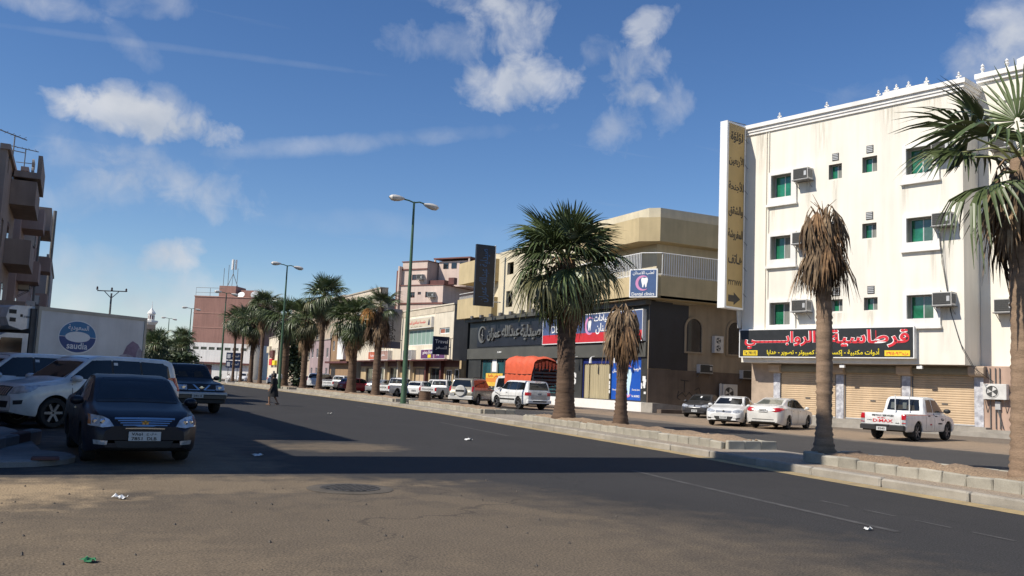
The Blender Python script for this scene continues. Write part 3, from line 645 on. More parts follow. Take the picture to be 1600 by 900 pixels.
# projecting tower sign
vs = H.thing('tower_sign', 'tall amber projecting sign with stacked Arabic words and an arrow on the hotel edge', 'sign', -6.78, 0, 6.65)
m_amber = mat('amber_sign_face', (.43, .30, .115), .5, .14, .35); m_dk = mat('dark_brown_letter', (.03, .026, .022), .6)
MB().box(-.24, -2.15, 0, .24, -.25, 11.45).build('box', m_wframe, vs)
MB().box(.241, -1.98, .12, .252, -.33, 11.35).build('face', m_amber, vs)
mb = MB(); mb.box(.24, -2.15, 0, .28, -1.98, 11.45).box(.24, -.33, 0, .28, -.25, 11.45).box(.24, -1.98, 0, .28, -.33, .12).box(.24, -1.98, 11.35, .28, -.33, 11.45); mb.build('frame', m_wframe, vs)
for tx, z, h, w in (('لؤلؤة', 10.55, .72, 1.25), ('الأربعين', 9.1, .74, 1.55), ('للأجنحة', 7.5, .72, 1.55), ('والشقق', 5.95, .72, 1.45), ('المفروشة', 4.5, .70, 1.5), ('هـاتف', 3.05, .64, 1.4)):
    letters(tx, w, h, m_dk, vs, (.256, -1.12, z), (0, 0, pi / 2), bold=.02, ext=.006)
letters('٣٢٢٦٧٧٧', 1.35, .34, m_dk, vs, (.256, -1.12, 1.6), (0, 0, pi / 2), bold=.012, ext=.006, ar=False)
MB().prism([(-1.75, .42), (-1.2, .42), (-1.2, .24), (-.55, .62), (-1.2, 1.0), (-1.2, .82), (-1.75, .82)], .252, .262, axis='x').build('arrow', m_dk, vs)
mb = MB()
for k in range(7):
    z = .8 + k * 1.6; mb.tube([(.05, -.26, z), (.05, -.01, z)], .035, 6).tube([(.3, -.3, z + .2), (.34, -.05, z)], .014, 5)
mb.tube([(0, -.12, .2), (0, -.12, 11.3)], .03, 6).tube([(.1, -2.0, 11.5), (.2, -.2, 11.6), (.3, .2, 11.3)], .03, 6); mb.build('bracket', m_steel, vs)
MB().prism([(-.55, 0), (.05, 0), (-.12, -1.1), (-.42, -1.1)], .0, .05, axis='x').build('lower_bracket', m_alu, vs)
# recessed right wing
wing = H.thing('wing_building', 'recessed cream wing with pinkish ground floor beyond the hotel corner', 'building', 6.42, 1.9, 0)
hol = [(2.6, 13.55, 4.0, 14.98), (2.6, 9.9, 4.0, 11.2), (2.6, 5.86, 4.0, 7.1)]
mb = MB(); mb.wall(.0, 13, 3.5, 18.4, hol, 0, .24); shell(mb, 0, 13, 0, 11, 3.5, 18.4, 0, 1); mb.add([(0, 0, 3.5), (13, 0, 3.5), (13, .6, 3.5), (0, .6, 3.5)], [(3, 2, 1, 0)]); mb.build('wall', [m_cream, m_roofc], wing)
mb = MB(); mb.box(.0, -.16, 18.4, 13, 10, 18.6).box(-.05, -.28, 18.6, 13.1, 10, 18.86).box(.9, -.12, 17.2, 13, -.002, 17.4); mb.build('cornice', m_white, wing)
mb = MB().prism([(1.9, 18.86), (4.2, 18.86), (4.2, 19.3), (3.8, 19.45), (3.5, 19.9), (3.1, 20.1), (2.7, 19.9), (2.4, 19.45), (1.9, 19.3)], .1, .4, axis='y'); mb.build('parapet_crest', m_white, wing)
for x, z in ((.3, 18.86), (1.5, 18.86)): MB().lathe([(.13, 0), (.05, .1), (.12, .27), (.05, .34), (.10, .42), (0, .56)], 10).build('finial', m_white, wing, (x, -.1, z))
for h_ in hol: window(wing, h_[0] + .005, h_[1] + .005, h_[2] - .005, h_[3] - .005, .2, m_alu, m_glassg, 1, .055)
W2 = Site(*H.pt(6.42, 1.9, 0)[:2], R(-75.6))
wall_ac(W2, 'air conditioner high on the recessed wing, half hidden by the right palm crown', 1.25, 14.6); wall_ac(W2, 'lower air conditioner on the recessed wing behind the right palm trunk', 1.35, 6.2)
MB().box(.31, -.8, 0, 13, 6, 3.49).build('ground_floor_wall', m_pinkw, wing)
mb = MB(); 
for x in (.75, 1.0, 1.2): mb.tube([(x, -.86, .4), (x, -.86, 3.4)], .025, 6)
mb.tube([(.55, -.9, 3.4), (.9, -.95, 2.6), (1.25, -.9, .8)], .02, 5).tube([(1.0, -.9, 1.7), (1.35, -.9, .4)], .02, 5); mb.build('pipe', m_steel, wing)
MB().box(1.0, -.95, 1.35, 1.24, -.8, 1.75).build('meter_box', m_alu, wing)
split_ac(W2, 'white wall mounted condenser with big round fan right of the shutters', 1.06, -.82, 1.85, 1.1, .76, .34)
mb = MB().tube([(.6, -.84, 1.83), (.6, -1.16, 1.83)], .02, 5).tube([(1.5, -.84, 1.83), (1.5, -1.16, 1.83)], .02, 5).tube([(.6, -1.14, 1.82), (.6, -.82, 1.2)], .02, 5).tube([(1.5, -1.14, 1.82), (1.5, -.82, 1.2)], .02, 5); mb.build('bracket', m_steel, wing)

# ------------------------------------------------------------------ ochre building with black pharmacy and dental fronts
K = Site(37.5, 53.65, R(-90))        # local x=0 at the near corner, growing towards -Y; the front runs to x=-32
def KU(u): return -(u + 6.35)        # u measured along the street from Y=60
pharm = K.thing('pharmacy_building', 'ochre three storey corner building with balconies over black shop fronts', 'building')
m_kb = mat('black_stone_cladding', (.040, .040, .037), .45, .3, .8, fine=.15, bscale=8); m_kg = mat('grey_green_fascia', (.085, .084, .072), .55, .15, .7); m_kd = mat('blue_black_cladding', (.016, .017, .024), .4, .3, .8)
D0 = -32.6
# upper floors
mb = MB(); mb.wall(D0, 0, 8.0, 14.2, [(-9.5, 8.9, -7.6, 11.3), (-25, 9.0, -23.6, 10.6), (-25, 12.2, -23.6, 13.4)], .6, .3); shell(mb, D0, 8.5 - 8.5, .6, 13, 8.0, 14.6, 0, 1)
mb.add([(D0, .6, 14.2), (0, .6, 14.2), (0, .6, 14.6), (D0, .6, 14.6)], [(0, 1, 2, 3)])
mb.build('upper_wall', [m_ivory, m_roofc], pharm)
# side wall towards the alley, its two arched windows cut in
def arch(x, z0, w, h, n=10): return [(x - w / 2, z0), (x + w / 2, z0), (x + w / 2, z0 + h - w / 2)] + [(x + w / 2 * cos(pi * k / n), z0 + h - w / 2 + w / 2 * sin(pi * k / n)) for k in range(1, n)] + [(x - w / 2, z0 + h - w / 2)]
side = Site(37.5, 53.65, 0)          # local x inwards from the corner, -y faces the camera
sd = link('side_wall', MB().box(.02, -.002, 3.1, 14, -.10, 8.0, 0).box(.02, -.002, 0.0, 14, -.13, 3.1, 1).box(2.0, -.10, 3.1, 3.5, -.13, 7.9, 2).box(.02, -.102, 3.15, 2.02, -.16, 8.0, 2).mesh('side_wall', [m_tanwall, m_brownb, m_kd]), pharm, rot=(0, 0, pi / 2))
for x in (4.0, 7.9, 11.0):
    a = MB(); o = arch(x, 4.4, 1.75, 2.75); i = arch(x, 4.52, 1.4, 2.45); n_ = len(o)
    vs_ = [(p[0], -.2, p[1]) for p in o] + [(p[0], -.2, p[1]) for p in i] + [(p[0], -.09, p[1]) for p in o] + [(p[0], -.09, p[1]) for p in i]
    a.add(vs_, [(k, (k + 1) % n_, n_ + (k + 1) % n_, n_ + k) for k in range(n_)] + [(2 * n_ + k, 2 * n_ + (k + 1) % n_, (k + 1) % n_, k) for k in range(n_)] + [(n_ + k, n_ + (k + 1) % n_, 3 * n_ + (k + 1) % n_, 3 * n_ + k) for k in range(n_)])
    w_ = a.build('arched_window', m_tanwall, pharm, rot=(0, 0, pi / 2))
    g_ = MB().add([(p[0], -.106, p[1]) for p in i], [tuple(range(n_))]).build('pane', m_glassd, w_)
# corner balcony of the first floor and its canopy slab, chamfered corner
def ring(x0, x1, yf, ys, ch): return [(x0, yf), (x1 - ch, yf), (x1, yf + ch), (x1, ys)]      # front edge, chamfer, side edge in pharm-local xy
def wallring(mb, pts, z0, z1, t, mi=0):
    inn = [(pts[0][0], pts[0][1] + t), (pts[1][0] - t * .4, pts[1][1] + t), (pts[2][0] - t, pts[2][1] + t * .4), (pts[3][0] - t, pts[3][1])]
    mb.prism(pts + inn[::-1], z0, z1, mi)
bx = ring(-8.6, 1.35, -.95, 7.6, 1.0)
mb = MB(); wallring(mb, bx, 8.12, 9.75, .16); mb.prism(bx + [(-8.6, 7.6)], 8.1, 8.3); mb.build('balcony_parapet', m_ochre, pharm)
bt = ring(-8.8, 1.2, -1.1, 6.9, 1.1)
mb = MB(); mb.prism(bt + [(-8.8, 6.9)], 12.25, 12.5); wallring(mb, bt, 12.5, 14.0, .18); mb.build('canopy', m_ochre, pharm)
mb = MB(); wallring(mb, ring(-7.5, .9, -.4, 9.6, .6), 14.0, 14.75, .2); mb.box(-.1, 6.9, 12.3, 1.3, 9.8, 14.9); mb.build('roof_parapet', m_ivory, pharm)
mb = MB(); mb.box(-1.4, 7.6, 8.1, 1.1, 10.5, 14.3); mb.build('balcony_end_wall', m_tanwall, pharm)
mb = MB(); mb.box(-1.3, 2.0, 8.3, -.9, 2.5, 12.25).box(-8.5, -.6, 8.3, -8.1, .6, 12.25); mb.build('balcony_post', m_ivory, pharm)
rail = link('railing', MB().tube([(-8.5, -.87, 11.4), (.3, -.87, 11.4), (1.27, .1, 11.4), (1.27, 7.5, 11.4)], .035, 6).tube([(-8.5, -.87, 9.85), (.3, -.87, 9.85), (1.27, .1, 9.85), (1.27, 7.5, 9.85)], .03, 6).mesh('railing', m_wframe), pharm)
bal = MB().box(-.022, -.022, 9.76, .022, .022, 11.4).mesh('baluster', m_wframe)
for k in range(44): link('baluster', bal, rail, (-8.45 + k * .2, -.87, 0))
for k in range(36): link('baluster', bal, rail, (1.27, .2 + k * .205, 0))
# far end balconies
for z0 in (8.1, 11.75):
    p = ring(-33.5, -26.9, -.95, 3.0, .9)
    p = [(-33.5, 3.0), (-33.5, -.95), (-27.8, -.95), (-26.9, -.05), (-26.9, .6)]
    mb = MB().prism(p + [(-30, .6), (-30, 3.0)], z0, z0 + (2.05 if z0 < 9 else 2.25)); mb.box(-33.62, .6, z0, -33.5, 1.0, z0 + 2); mb.build('balcony', m_ochre, pharm)
    r_ = link('railing', MB().tube([(-33.4, -.8, z0 + 2.65), (-27.8, -.8, z0 + 2.65)], .03, 6).mesh('railing', m_wframe), pharm) if z0 < 9 else None
    if r_:
        for k in range(28): link('baluster', bal, r_, (-33.3 + k * .2, -.8, z0 - 7.75 - 1.6 + .32), scale=(1, 1, 1))
mb = MB(); mb.box(-33.0, .7, 14.0, -29.0, 3.5, 14.9).box(-20.5, .3, 8.0, -19.9, .6, 14.9); mb.build('roof_parapet', m_ivory, pharm)
mb = MB(); mb.tube([(-19.6, .5, 8), (-19.6, .5, 15)], .05, 6).tube([(-23.6, .3, 10.5), (-21, -.6, 9.0)], .03, 5); mb.build('pipe', m_steel, pharm)
# shop level: black stone front with real openings
shops = [(KU(22.6), .12, KU(17.2), 4.0), (KU(16.9), .12, KU(11.6), 4.0), (KU(9.4), .3, KU(4.6), 3.9), (KU(2.75), .73, KU(-1.35), 3.9), (KU(-1.55), .76, KU(-5.6), 3.95)]
mb = MB(); mb.wall(D0 + .6, 0.0, 0, 8.0, shops, 0, .35); mb.add([(D0, .0, 0), (D0, 13, 0), (D0, 13, 8), (D0, 0, 8)], [(0, 3, 2, 1)]); mb.box(-31, .6, 0, -.2, 12, 7.95); mb.build('shop_front', m_kb, pharm)
mb = MB(); mb.box(D0 + .4, -.14, 3.95, -.05, -.002, 5.0); mb.build('lower_fascia', m_kg, pharm)
mb = MB(); mb.box(D0 + .2, -.5, 7.72, .3, -.002, 8.08); mb.build('cornice', m_kg, pharm)
mb = MB(); mb.box(KU(9.5), -.45, 0, .02, -.002, .68); mb.build('white_plinth', mat('white_marble_plinth', (.80, .77, .73), .6, .06), pharm)
mb = MB().prism([(-.45, 0), (-.45, .68), (.3, .68), (5.0, .35), (5.0, 0)], .03, 1.4, axis='x'); mb.build('ramp', m_step, pharm)
mb = MB(); mb.box(.04, -.05, 0, 1.9, 6.2, .26); mb.build('side_step', m_brownb, pharm)
g1 = mat('teal_shop_glass', (.03, .10, .115), .06, .5, .8, spec=.7, coat=.3); m_cur = mat('beige_drape', (.42, .36, .225), .9, .25, 2.2, stretch=(7, 7, .1))
for i, (a, b_, c, d) in enumerate(shops):
    if i in (0, 1, 2): window(pharm, a + .01, b_ + .01, c - .01, d - .01, .22, m_steel, g1, 1 if i != 2 else 2, .08, 'shop_window')
    elif i == 3:
        w_ = link('shop_window', MB().box(a, .14, d - .42, c, .24, d).box(a, .12, b_, a + .1, .26, d - .42).box(c - .1, .12, b_, c, .26, d - .42).mesh('shop_window', mat('blue_shop_frame', (.012, .022, .14), .5)), pharm)
        mb = MB(); n_ = 72; pts = [(a + .1 + (c - a - .2) * k / n_, .22 + .045 * sin(k * 1.15) + .02 * sin(k * .37)) for k in range(n_ + 1)]
        mb.add([(x, y, z) for x, y in pts for z in (b_, d - .42)], [(2 * k, 2 * k + 2, 2 * k + 3, 2 * k + 1) for k in range(n_) if k not in (14, 15)], smooth=True); mb.build('drape', m_cur, w_)
        MB().box(a + .1, .32, b_, c - .1, .34, d - .42).build('dark_interior', m_black, w_)
# blue dental poster panel: a plain tooth and crescent
m_blue = mat('blue_poster', (.012, .085, .42), .45, .1, .6); m_toothw = mat('pale_tooth_print', (.55, .75, .82), .5, .06); m_pk = mat('pink_crescent_print', (.62, .26, .46), .5, .08)
a, b_, c, d = shops[4]
po = K.thing('dental_poster', 'blue dental clinic poster with a white tooth and pink crescent', 'poster', (a + c) / 2, .1, 0)
w = (c - a) / 2
B(-w + .01, .0, b_ + .01, w - .01, .06, d - .01).build('panel', m_blue, po)
tooth = [(-.62, 2.75), (-.45, 3.05), (-.15, 3.0), (0, 2.93), (.15, 3.0), (.45, 3.05), (.62, 2.75), (.55, 2.2), (.42, 1.75), (.36, 1.2), (.2, 1.05), (.1, 1.5), (0, 1.85), (-.12, 1.5), (-.22, 1.05), (-.38, 1.2), (-.43, 1.75), (-.56, 2.2)]
def fanpoly(mb, pts, y0, y1): return mb.prism(pts, y0, y1, axis='y')
fanpoly(MB(), [(x + .1, z) for x, z in tooth], -.03, -.002).build('tooth_print', m_toothw, po)
def crescent(cx, cz, r, t, a0, a1, n=20, off=.25): return [(cx + r * cos(R(a0 + (a1 - a0) * k / n)), cz + r * sin(R(a0 + (a1 - a0) * k / n))) for k in range(n + 1)] + [(cx + off * r + (r - t * .2) * .86 * cos(R(a1 + (a0 - a1) * k / n)), cz + (r - t * .2) * .86 * sin(R(a1 + (a0 - a1) * k / n))) for k in range(n + 1)]
fanpoly(MB(), crescent(.1, 2.2, 1.25, .2, 70, 290, off=.14), -.022, -.001).build('crescent_print', m_pk, po)
letters('طبيب', .85, .42, m_wlet, po, (1.4, -.012, 3.1), bold=.02, ext=.006); letters('أسنان', .75, .4, m_wlet, po, (-1.5, -.012, 2.95), bold=.02, ext=.006)
letters('Dental clinic', 1.0, .13, m_wlet, po, (1.3, -.012, 1.55), ext=.004, ar=False); letters('Tel. 8430022', 1.05, .15, m_wlet, po, (1.25, -.012, 1.08), bold=.01, ext=.004, ar=False); letters('Dental', .5, .12, m_wlet, po, (-1.6, -.012, 1.5), ext=.004, ar=False)
# goose lamps above the fronts
for k, u in enumerate((5.8, 3.2, .6, -2.9, -4.4)):
    l = K.thing('spot_lamp', 'small white spot lamp over the ' + ('dark clinic window', 'left edge of the drapes', 'middle of the drapes', 'blue poster, left one', 'blue poster, right one')[k], 'lamp', KU(u), -.16, 3.98, 'spot lamps over the dental clinic')
    MB().tube([(0, 0, .05), (0, -.25, .02), (.03, -.38, -.15), (.03, -.38, -.5)], [.03, .03, .09, .13], 8).build('shade', m_bulb, l)
for k in range(7):
    l = K.thing('cornice_lamp', ('first', 'second', 'third', 'fourth', 'fifth', 'sixth', 'seventh')[k] + ' dark cornice floodlight counted from the crescent emblem end', 'lamp', KU(23.0 - k * 2.2), -.5, 8.05, 'floodlights along the pharmacy cornice')
    MB().box(-.05, -.35, -.02, .05, 0, .06).box(-.22, -.62, -.1, .22, -.33, .2).build('casing', m_steel, l)
# bill posters on the narrow pillars
for i, (x0, x1) in enumerate(((KU(4.4), KU(3.6)), (KU(-1.36), KU(-1.54)), (KU(-5.65), KU(-6.3)))):
    rr = random.Random(i)
    for q in range(11 if i != 1 else 6):
        wx = rr.uniform(.12, .26) if i != 1 else .15; x = rr.uniform(x0, x1 - wx); z = rr.uniform(1.2, 2.6); MB().box(x, -.012 - q * .0012, z, x + wx, -.002, z + rr.uniform(.15, .35)).build('bill_poster', m_paper, pharm)
# black sign with raised letters, dental sign, corner sign, tall black sign
ps = K.thing('pharmacy_sign', 'black fascia with raised silver Arabic lettering and crescent emblem', 'sign', KU(16.4), -.06, 6.3)
m_silver = mat('brushed_letter', (.24, .24, .225), .45, .1, metal=.5)
B(-7.2, 0, -1.15, 6.9, .05, 1.2).build('panel', m_kd, ps)
for tx_, x_, w_, h_, z_ in (('صيدلية', 4.75, 3.9, 1.45, .05), ('عبدالله', .65, 3.7, 1.35, .15), ('عمران', -3.05, 2.9, 1.3, .05)): letters(tx_, w_, h_, m_silver, ps, (x_, -.1, z_), bold=.012, ext=.07)
fanpoly(MB(), crescent(-5.9, .1, .85, .2, 40, 320, off=.2), -.12, -.01).build('crescent_emblem', m_silver, ps)
MB().tube([(-5.75, -.08, -.5), (-5.75, -.08, .6)], .06, 6).tube([(-5.95, -.1, .1), (-5.6, -.1, -.05), (-5.95, -.1, -.25)], .05, 6).build('rod_emblem', m_silver, ps)
letters('24.7891', .9, .16, m_wlet, ps, (-1.6, -.14, -1.72), bold=.02, ext=.006, ar=False)
ds = board(K, 'dental_sign', 'blue and red dental clinic sign with white lettering over the drapes', 'sign', KU(9.15), 5.1, KU(-6.1), 7.42, -.3, 0, mat('dusty_blue_sign', (.075, .11, .23), .5, .12, .6), m_wframe, .06)
MB().box(-7.55, -.012, -1.09, 7.55, -.004, -.36).build('red_band', mat('red_band', (.55, .028, .035), .5, .08), ds)
letters('عيادات', 2.3, .62, m_wlet, ds, (2.0, -.016, .72), bold=.02, ext=.006); letters('طب الأسنان', 4.6, 1.0, m_wlet, ds, (3.5, -.016, .0), bold=.014, ext=.006)
letters('CLINICS', 1.4, .35, m_wlet, ds, (-1.8, -.016, .72), bold=.01, ext=.006, ar=False); letters('DENTAL', 4.0, .6, m_wlet, ds, (-4.0, -.016, .1), bold=.01, ext=.006, ar=False)
fanpoly(MB(), crescent(.25, .2, .72, .16, 60, 300, off=.2), -.02, -.004).build('crescent_print', m_pk, ds)
fanpoly(MB(), [(.25 + x * .42, -.2 + (z - 1.9) * .42 + .35) for x, z in tooth], -.022, -.004).build('tooth_print', m_wlet, ds)
cs = K.thing('corner_sign', 'square blue dental sign with crescent hung on the balcony corner', 'sign', .75, -1.05, 9.15, None, R(35))
B(-1.05, 0, -1.02, 1.05, .16, 1.02).build('box', m_wframe, cs); B(-.97, -.012, -.94, .97, -.002, .94).build('face', mat('corner_sign_blue', (.05, .10, .23), .5, .12, 1.5), cs)
letters('لطب الاسنان', 1.6, .3, m_wlet, cs, (0, -.016, .72), bold=.012, ext=.004); letters('Dental clinics', 1.7, .24, m_wlet, cs, (0, -.016, -.78), bold=.008, ext=.004, ar=False)
fanpoly(MB(), crescent(-.03, .0, .55, .14, 60, 300, off=.2), -.024, -.012).build('crescent_print', m_pk, cs)
fanpoly(MB(), [(.1 + x * .42, (z - 1.9) * .36 - .02) for x, z in tooth], -.026, -.012).build('tooth_print', m_wlet, cs)
bs = K.thing('vertical_sign', 'tall black projecting sign with faint blue lettering beside the yellow balconies', 'sign', KU(19.2), -.6, 9.0)
B(-.16, -2.0, 0, .16, 0, 6.0).build('box', mat('navy_sign_face', (.013, .016, .026), .5, .1), bs); mb = MB(); mb.box(-.17, .002, -.05, .17, .08, 6.05).tube([(0, 0, .5), (0, .9, .5)], .05, 6).tube([(0, 0, 5.3), (0, .9, 5.3)], .05, 6); mb.build('post', m_wframe, bs)
letters('صيدلية عبدالله عمران', 5.2, 1.1, mat('dim_blue_letter', (.03, .10, .24), .5), bs, (.17, -1.05, 3.0), (0, -pi / 2, pi / 2), bold=.01, ext=.006)
wp = K.thing('window_poster', 'yellow and orange sale poster in the teal pharmacy window', 'poster', KU(19.6), .12, 1.35)
B(-1.9, 0, -.05, 1.9, .02, 1.2).build('sheet', mat('yellow_poster', (.74, .48, .06), .6, .15, 2), wp); B(-1.9, -.006, .35, 1.9, -.001, .75).build('orange_band', mat('orange_print', (.70, .25, .04), .6, .1), wp)
letters('عروض خاصة', 2.8, .4, m_red, wp, (0, -.008, .95), bold=.02, ext=.003); B(-.8, -.004, 1.25, .8, .02, 2.2).build('product_print', m_curtain, wp); B(-.5, -.008, 1.35, .5, .01, 2.6).build('white_print', m_wlet, wp)
# alley units
split_ac(side, 'tall twin fan condenser high on the shaded alley wall between arched windows', 6.1, -.14, 4.55, .85, 1.25, .36, fans=2)
split_ac(side, 'large condenser on a pale stand low on the shaded alley wall', 6.9, -.4, .95, 1.35, 1.3, .5)
st = side.thing('condenser_stand', 'pale metal stand carrying the low condenser in the alley', 'stand', 6.9, -.4, 0); mb = MB()
for x in (-.72, .66): mb.box(x, -.5, 0, x + .07, -.44, .945).box(x, -.06, 0, x + .07, 0, .945)
mb.box(-.9, -.52, .88, .75, .02, .945).box(-.95, -.5, 0, -.86, -.44, 2.3); mb.build('frame', m_acw, st)
wall_ac(side, 'box air conditioner with white end in the dark alley wall, left of the pair', 4.95, 3.0, 1.2, .62, .5, 'box air conditioners in the alley wall'); wall_ac(side, 'box air conditioner deeper in the dark alley wall', 9.0, 2.75, 1.2, .62, .5, 'box air conditioners in the alley wall')
split_ac(side, 'condenser farthest along the alley near the white shutter pillar', 11.4, -.16, 1.0, 1.1, .85, .4)
# graffiti scrawl
gp = [[(.0, 2.4), (.9, 2.35)], [(.45, 2.38), (.42, 1.5)], [(-.3, 1.2), (.2, 1.5), (.6, 1.2), (1.0, 1.55), (1.4, 1.25), (1.9, 1.5)], [(1.6, 1.7), (2.1, 1.9), (2.3, 1.5)], [(-.2, 1.6), (-.35, 1.1), (.0, .95)]]
mb = MB()
for s_ in gp: mb.tube([(x * .8 + 2.9, -.133, z) for x, z in s_], .028, 4)
mb.build('graffiti', mat('graffiti_paint', (.03, .027, .025), .8), pharm, rot=(0, 0, pi / 2))
# infill back wall of the alley, between ochre building and hotel
al = thing('alley_wall', 'dim rendered wall closing the alley between ochre building and hotel', 'wall', (47.5, 44, 0), 0)
MB().box(0, 0, 0, .4, 9.6, 8).build('render', m_brownb, al)
split_ac(Site(47.48, 46.5, R(-90)), 'condenser on the dim back wall of the alley beside the first shutter', 0, -.02, 2.2, 1.0, .8, .4)
# ------------------------------------------------------------------ cream two-storey shop building (front plane X=38, u from Y=90)
C_ = Site(38, 91.4, R(-90))          # local x = -(u-1.4)
CU = lambda u: -(u - 1.4)
m_lime = mat('limewash_wall', (.70, .625, .49), .85, .1, .4, .15, 40, streak=.2); m_shade = mat('cream_shaded_side', (.40, .355, .29), .88, .12, .5, .15, 40, streak=.25)  # second one is the limewash cream darkened, shade put into its colour
m_gcur = mat('pale_green_blind', (.24, .34, .29), .6, .15, 2, stretch=(5, 5, .1)); m_mar = mat('maroon_shop_front', (.11, .035, .03), .6, .3, 1); m_pcream = mat('painted_band', (.56, .48, .36), .8, .15, 1)
cr = C_.thing('cream_shop_building', 'cream two storey shop building with wide green glazed window and many signs', 'building')
gl = (CU(15.8), 5.75, CU(7.3), 7.62); wn = (CU(5.5), 6.88, CU(2.5), 7.58); gl2 = (CU(24.6), 5.6, CU(20.7), 7.55); win3 = (CU(30), 6.0, CU(27.5), 7.4)
mb = MB(); mb.wall(CU(38), 0, 4.0, 10.1, [gl, wn, gl2, win3], 0, .25); mb.build('wall', m_lime, cr)
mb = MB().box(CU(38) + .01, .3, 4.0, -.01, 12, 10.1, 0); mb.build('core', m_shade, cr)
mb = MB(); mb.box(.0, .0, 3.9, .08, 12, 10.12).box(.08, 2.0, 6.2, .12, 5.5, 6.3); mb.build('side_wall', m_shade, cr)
s_ = window(cr, 2.2, 6.9, 4.9, 7.6, .0, m_wframe, m_glassd, 1, .08); s_.rotation_euler = (0, 0, pi / 2); s_.location = (.12, 0, 0)
mb = MB()
for u0, u1 in ((1.5, 7.0), (7.2, 16.3), (16.5, 26)): mb.box(CU(u1), -.05, 9.35, CU(u0), -.003, 10.0)
mb.build('parapet_panel', m_pcream, cr)
mb = MB(); mb.box(CU(38.1), -.12, 10.1, .15, 12, 10.22).box(CU(7.2), -.06, 6.3, 0, -.003, 6.38); mb.build('coping', m_lime, cr)
window(cr, gl[0] + .02, gl[1] + .02, gl[2] - .02, gl[3] - .02, .15, m_wframe, m_gcur, 5, .06); window(cr, wn[0] + .02, wn[1] + .02, wn[2] - .02, wn[3] - .02, .12, m_wframe, [mat('terracotta_blind', (.30, .10, .06), .7), m_glassd], 1, .1)
window(cr, gl2[0] + .02, gl2[1] + .02, gl2[2] - .02, gl2[3] - .02, .15, m_wframe, m_curtain, 2, .06); window(cr, win3[0], win3[1], win3[2], win3[3], .12, m_wframe, m_glassd, 1, .08)
doors = [(CU(3.0), .25, CU(.8), 3.0), (CU(5.4), .25, CU(3.4), 2.9), (CU(10.2), .25, CU(7.2), 3.1), (CU(15.6), .25, CU(11.2), 3.0), (CU(20), .25, CU(17), 3.0), (CU(25), .25, CU(21.6), 3.1), (CU(30.5), .25, CU(27), 3.1), (CU(35.5), .25, CU(32), 3.0)]
mb = MB(); mb.wall(CU(38), 0, 0, 3.9, doors, .9, .4); mb.box(.0, .9, 0, .02, 12, 3.9); mb.build('ground_floor_wall', mat('tan_shop_wall', (.50, .38, .22), .8, .2, .7, streak=.2), cr)
mb = MB(); mb.box(CU(38), -.6, 3.86, .0, .9, 4.0).box(CU(38), .9, 3.2, 0, .86, 3.86); mb.build('overhang', m_mar, cr)
for k, (a, b_, c, d) in enumerate(doors): window(cr, a + .02, b_ + .02, c - .02, d - .02, 1.1, m_wframe if k in (0, 1, 6) else m_steel, m_glassd if k != 3 else m_slat, 1 + (k % 2), .1, 'shop_door')
for u in (6.0, 10.8, 16.2, 20.8, 26, 31): MB().box(CU(u) - .2, .5, 0, CU(u) + .2, .9, 3.86).build('pillar', m_mar if u < 11 else m_lime, cr)
m_cs = mat('cream_sign_face', (.60, .53, .40), .6, .1, .8); m_pur = mat('purple_sign_face', (.06, .035, .14), .5, .3, 1.2, col2=(.20, .05, .10)); m_nav = mat('navy_sign_face2', (.016, .024, .062), .5, .15); m_gry = mat('grey_sign_face', (.22, .21, .21), .6, .1); m_pnk = mat('faded_pink_sign', (.36, .22, .18), .7, .1)
t = board(C_, 'office_sign', 'wide cream sign with red Arabic lettering over the green glazed window', 'sign', CU(15.9), 7.75, CU(7.3), 9.0, -.35, 0, m_cs); letters('مؤسسة عبدالعزيز للسفر', 6.0, .5, m_red, t, (-.6, -.012, .08), bold=.012, ext=.005); letters('خدمات - تأشيرات - حجز', 4, .22, m_dk, t, (-.6, -.012, -.38), ext=.005)
fanpoly(MB(), [(3.2, -.35), (3.8, -.35), (3.75, .1), (3.55, .45), (3.35, .1)], -.02, -.004).build('emblem', m_nav, t)
t = board(C_, 'shop_board', 'purple shop board with yellow spot and white lettering under the windows', 'sign', CU(10.5), 4.05, CU(6.3), 5.2, -.25, 0, m_pur); letters('هدايا وعطور', 3.2, .5, m_wlet, t, (0, -.012, .2), bold=.01, ext=.005); MB().box(.2, -.014, -.42, 1.2, -.004, -.05).build('yellow_print', m_yel, t)
t = board(C_, 'shop_board', 'purple and pink shop board right of the yellow spotted one', 'sign', CU(6.2), 4.05, CU(2.9), 5.2, -.25, 0, m_pur); letters('تصوير', 1.8, .6, m_wlet, t, (0, -.012, .1), bold=.01, ext=.005)
t = C_.thing('blade_sign', 'dark blue projecting sign with white script at the cream building corner', 'sign', CU(2.0), -.2, 4.45); B(-.12, -1.9, 0, .12, 0, 2.0).build('box', m_nav, t); letters('Travel', 1.5, .4, m_wlet, t, (.13, -.95, 1.45), (0, 0, pi / 2), bold=.01, ext=.005, ar=False); letters('للسفر', 1.3, .45, m_wlet, t, (.13, -.95, .75), (0, 0, pi / 2), bold=.01, ext=.005); MB().box(-.05, 0, .8, .05, .2, .9).build('bracket', m_steel, t)
t = board(C_, 'shop_board', 'small pale grey sign box right of the green lamp post', 'sign', CU(15.9), 3.98, CU(12.8), 5.2, -.6, 0, m_gry); letters('خياط', 1.2, .45, m_wlet, t, (0, -.012, .0), ext=.005)
t = board(C_, 'shop_board', 'faded pink sign box left of the green lamp post', 'sign', CU(25.6), 3.98, CU(21.6), 5.25, -.6, 0, m_pnk); letters('مطعم', 1.4, .45, m_wlet, t, (0, -.012, .0), ext=.005)
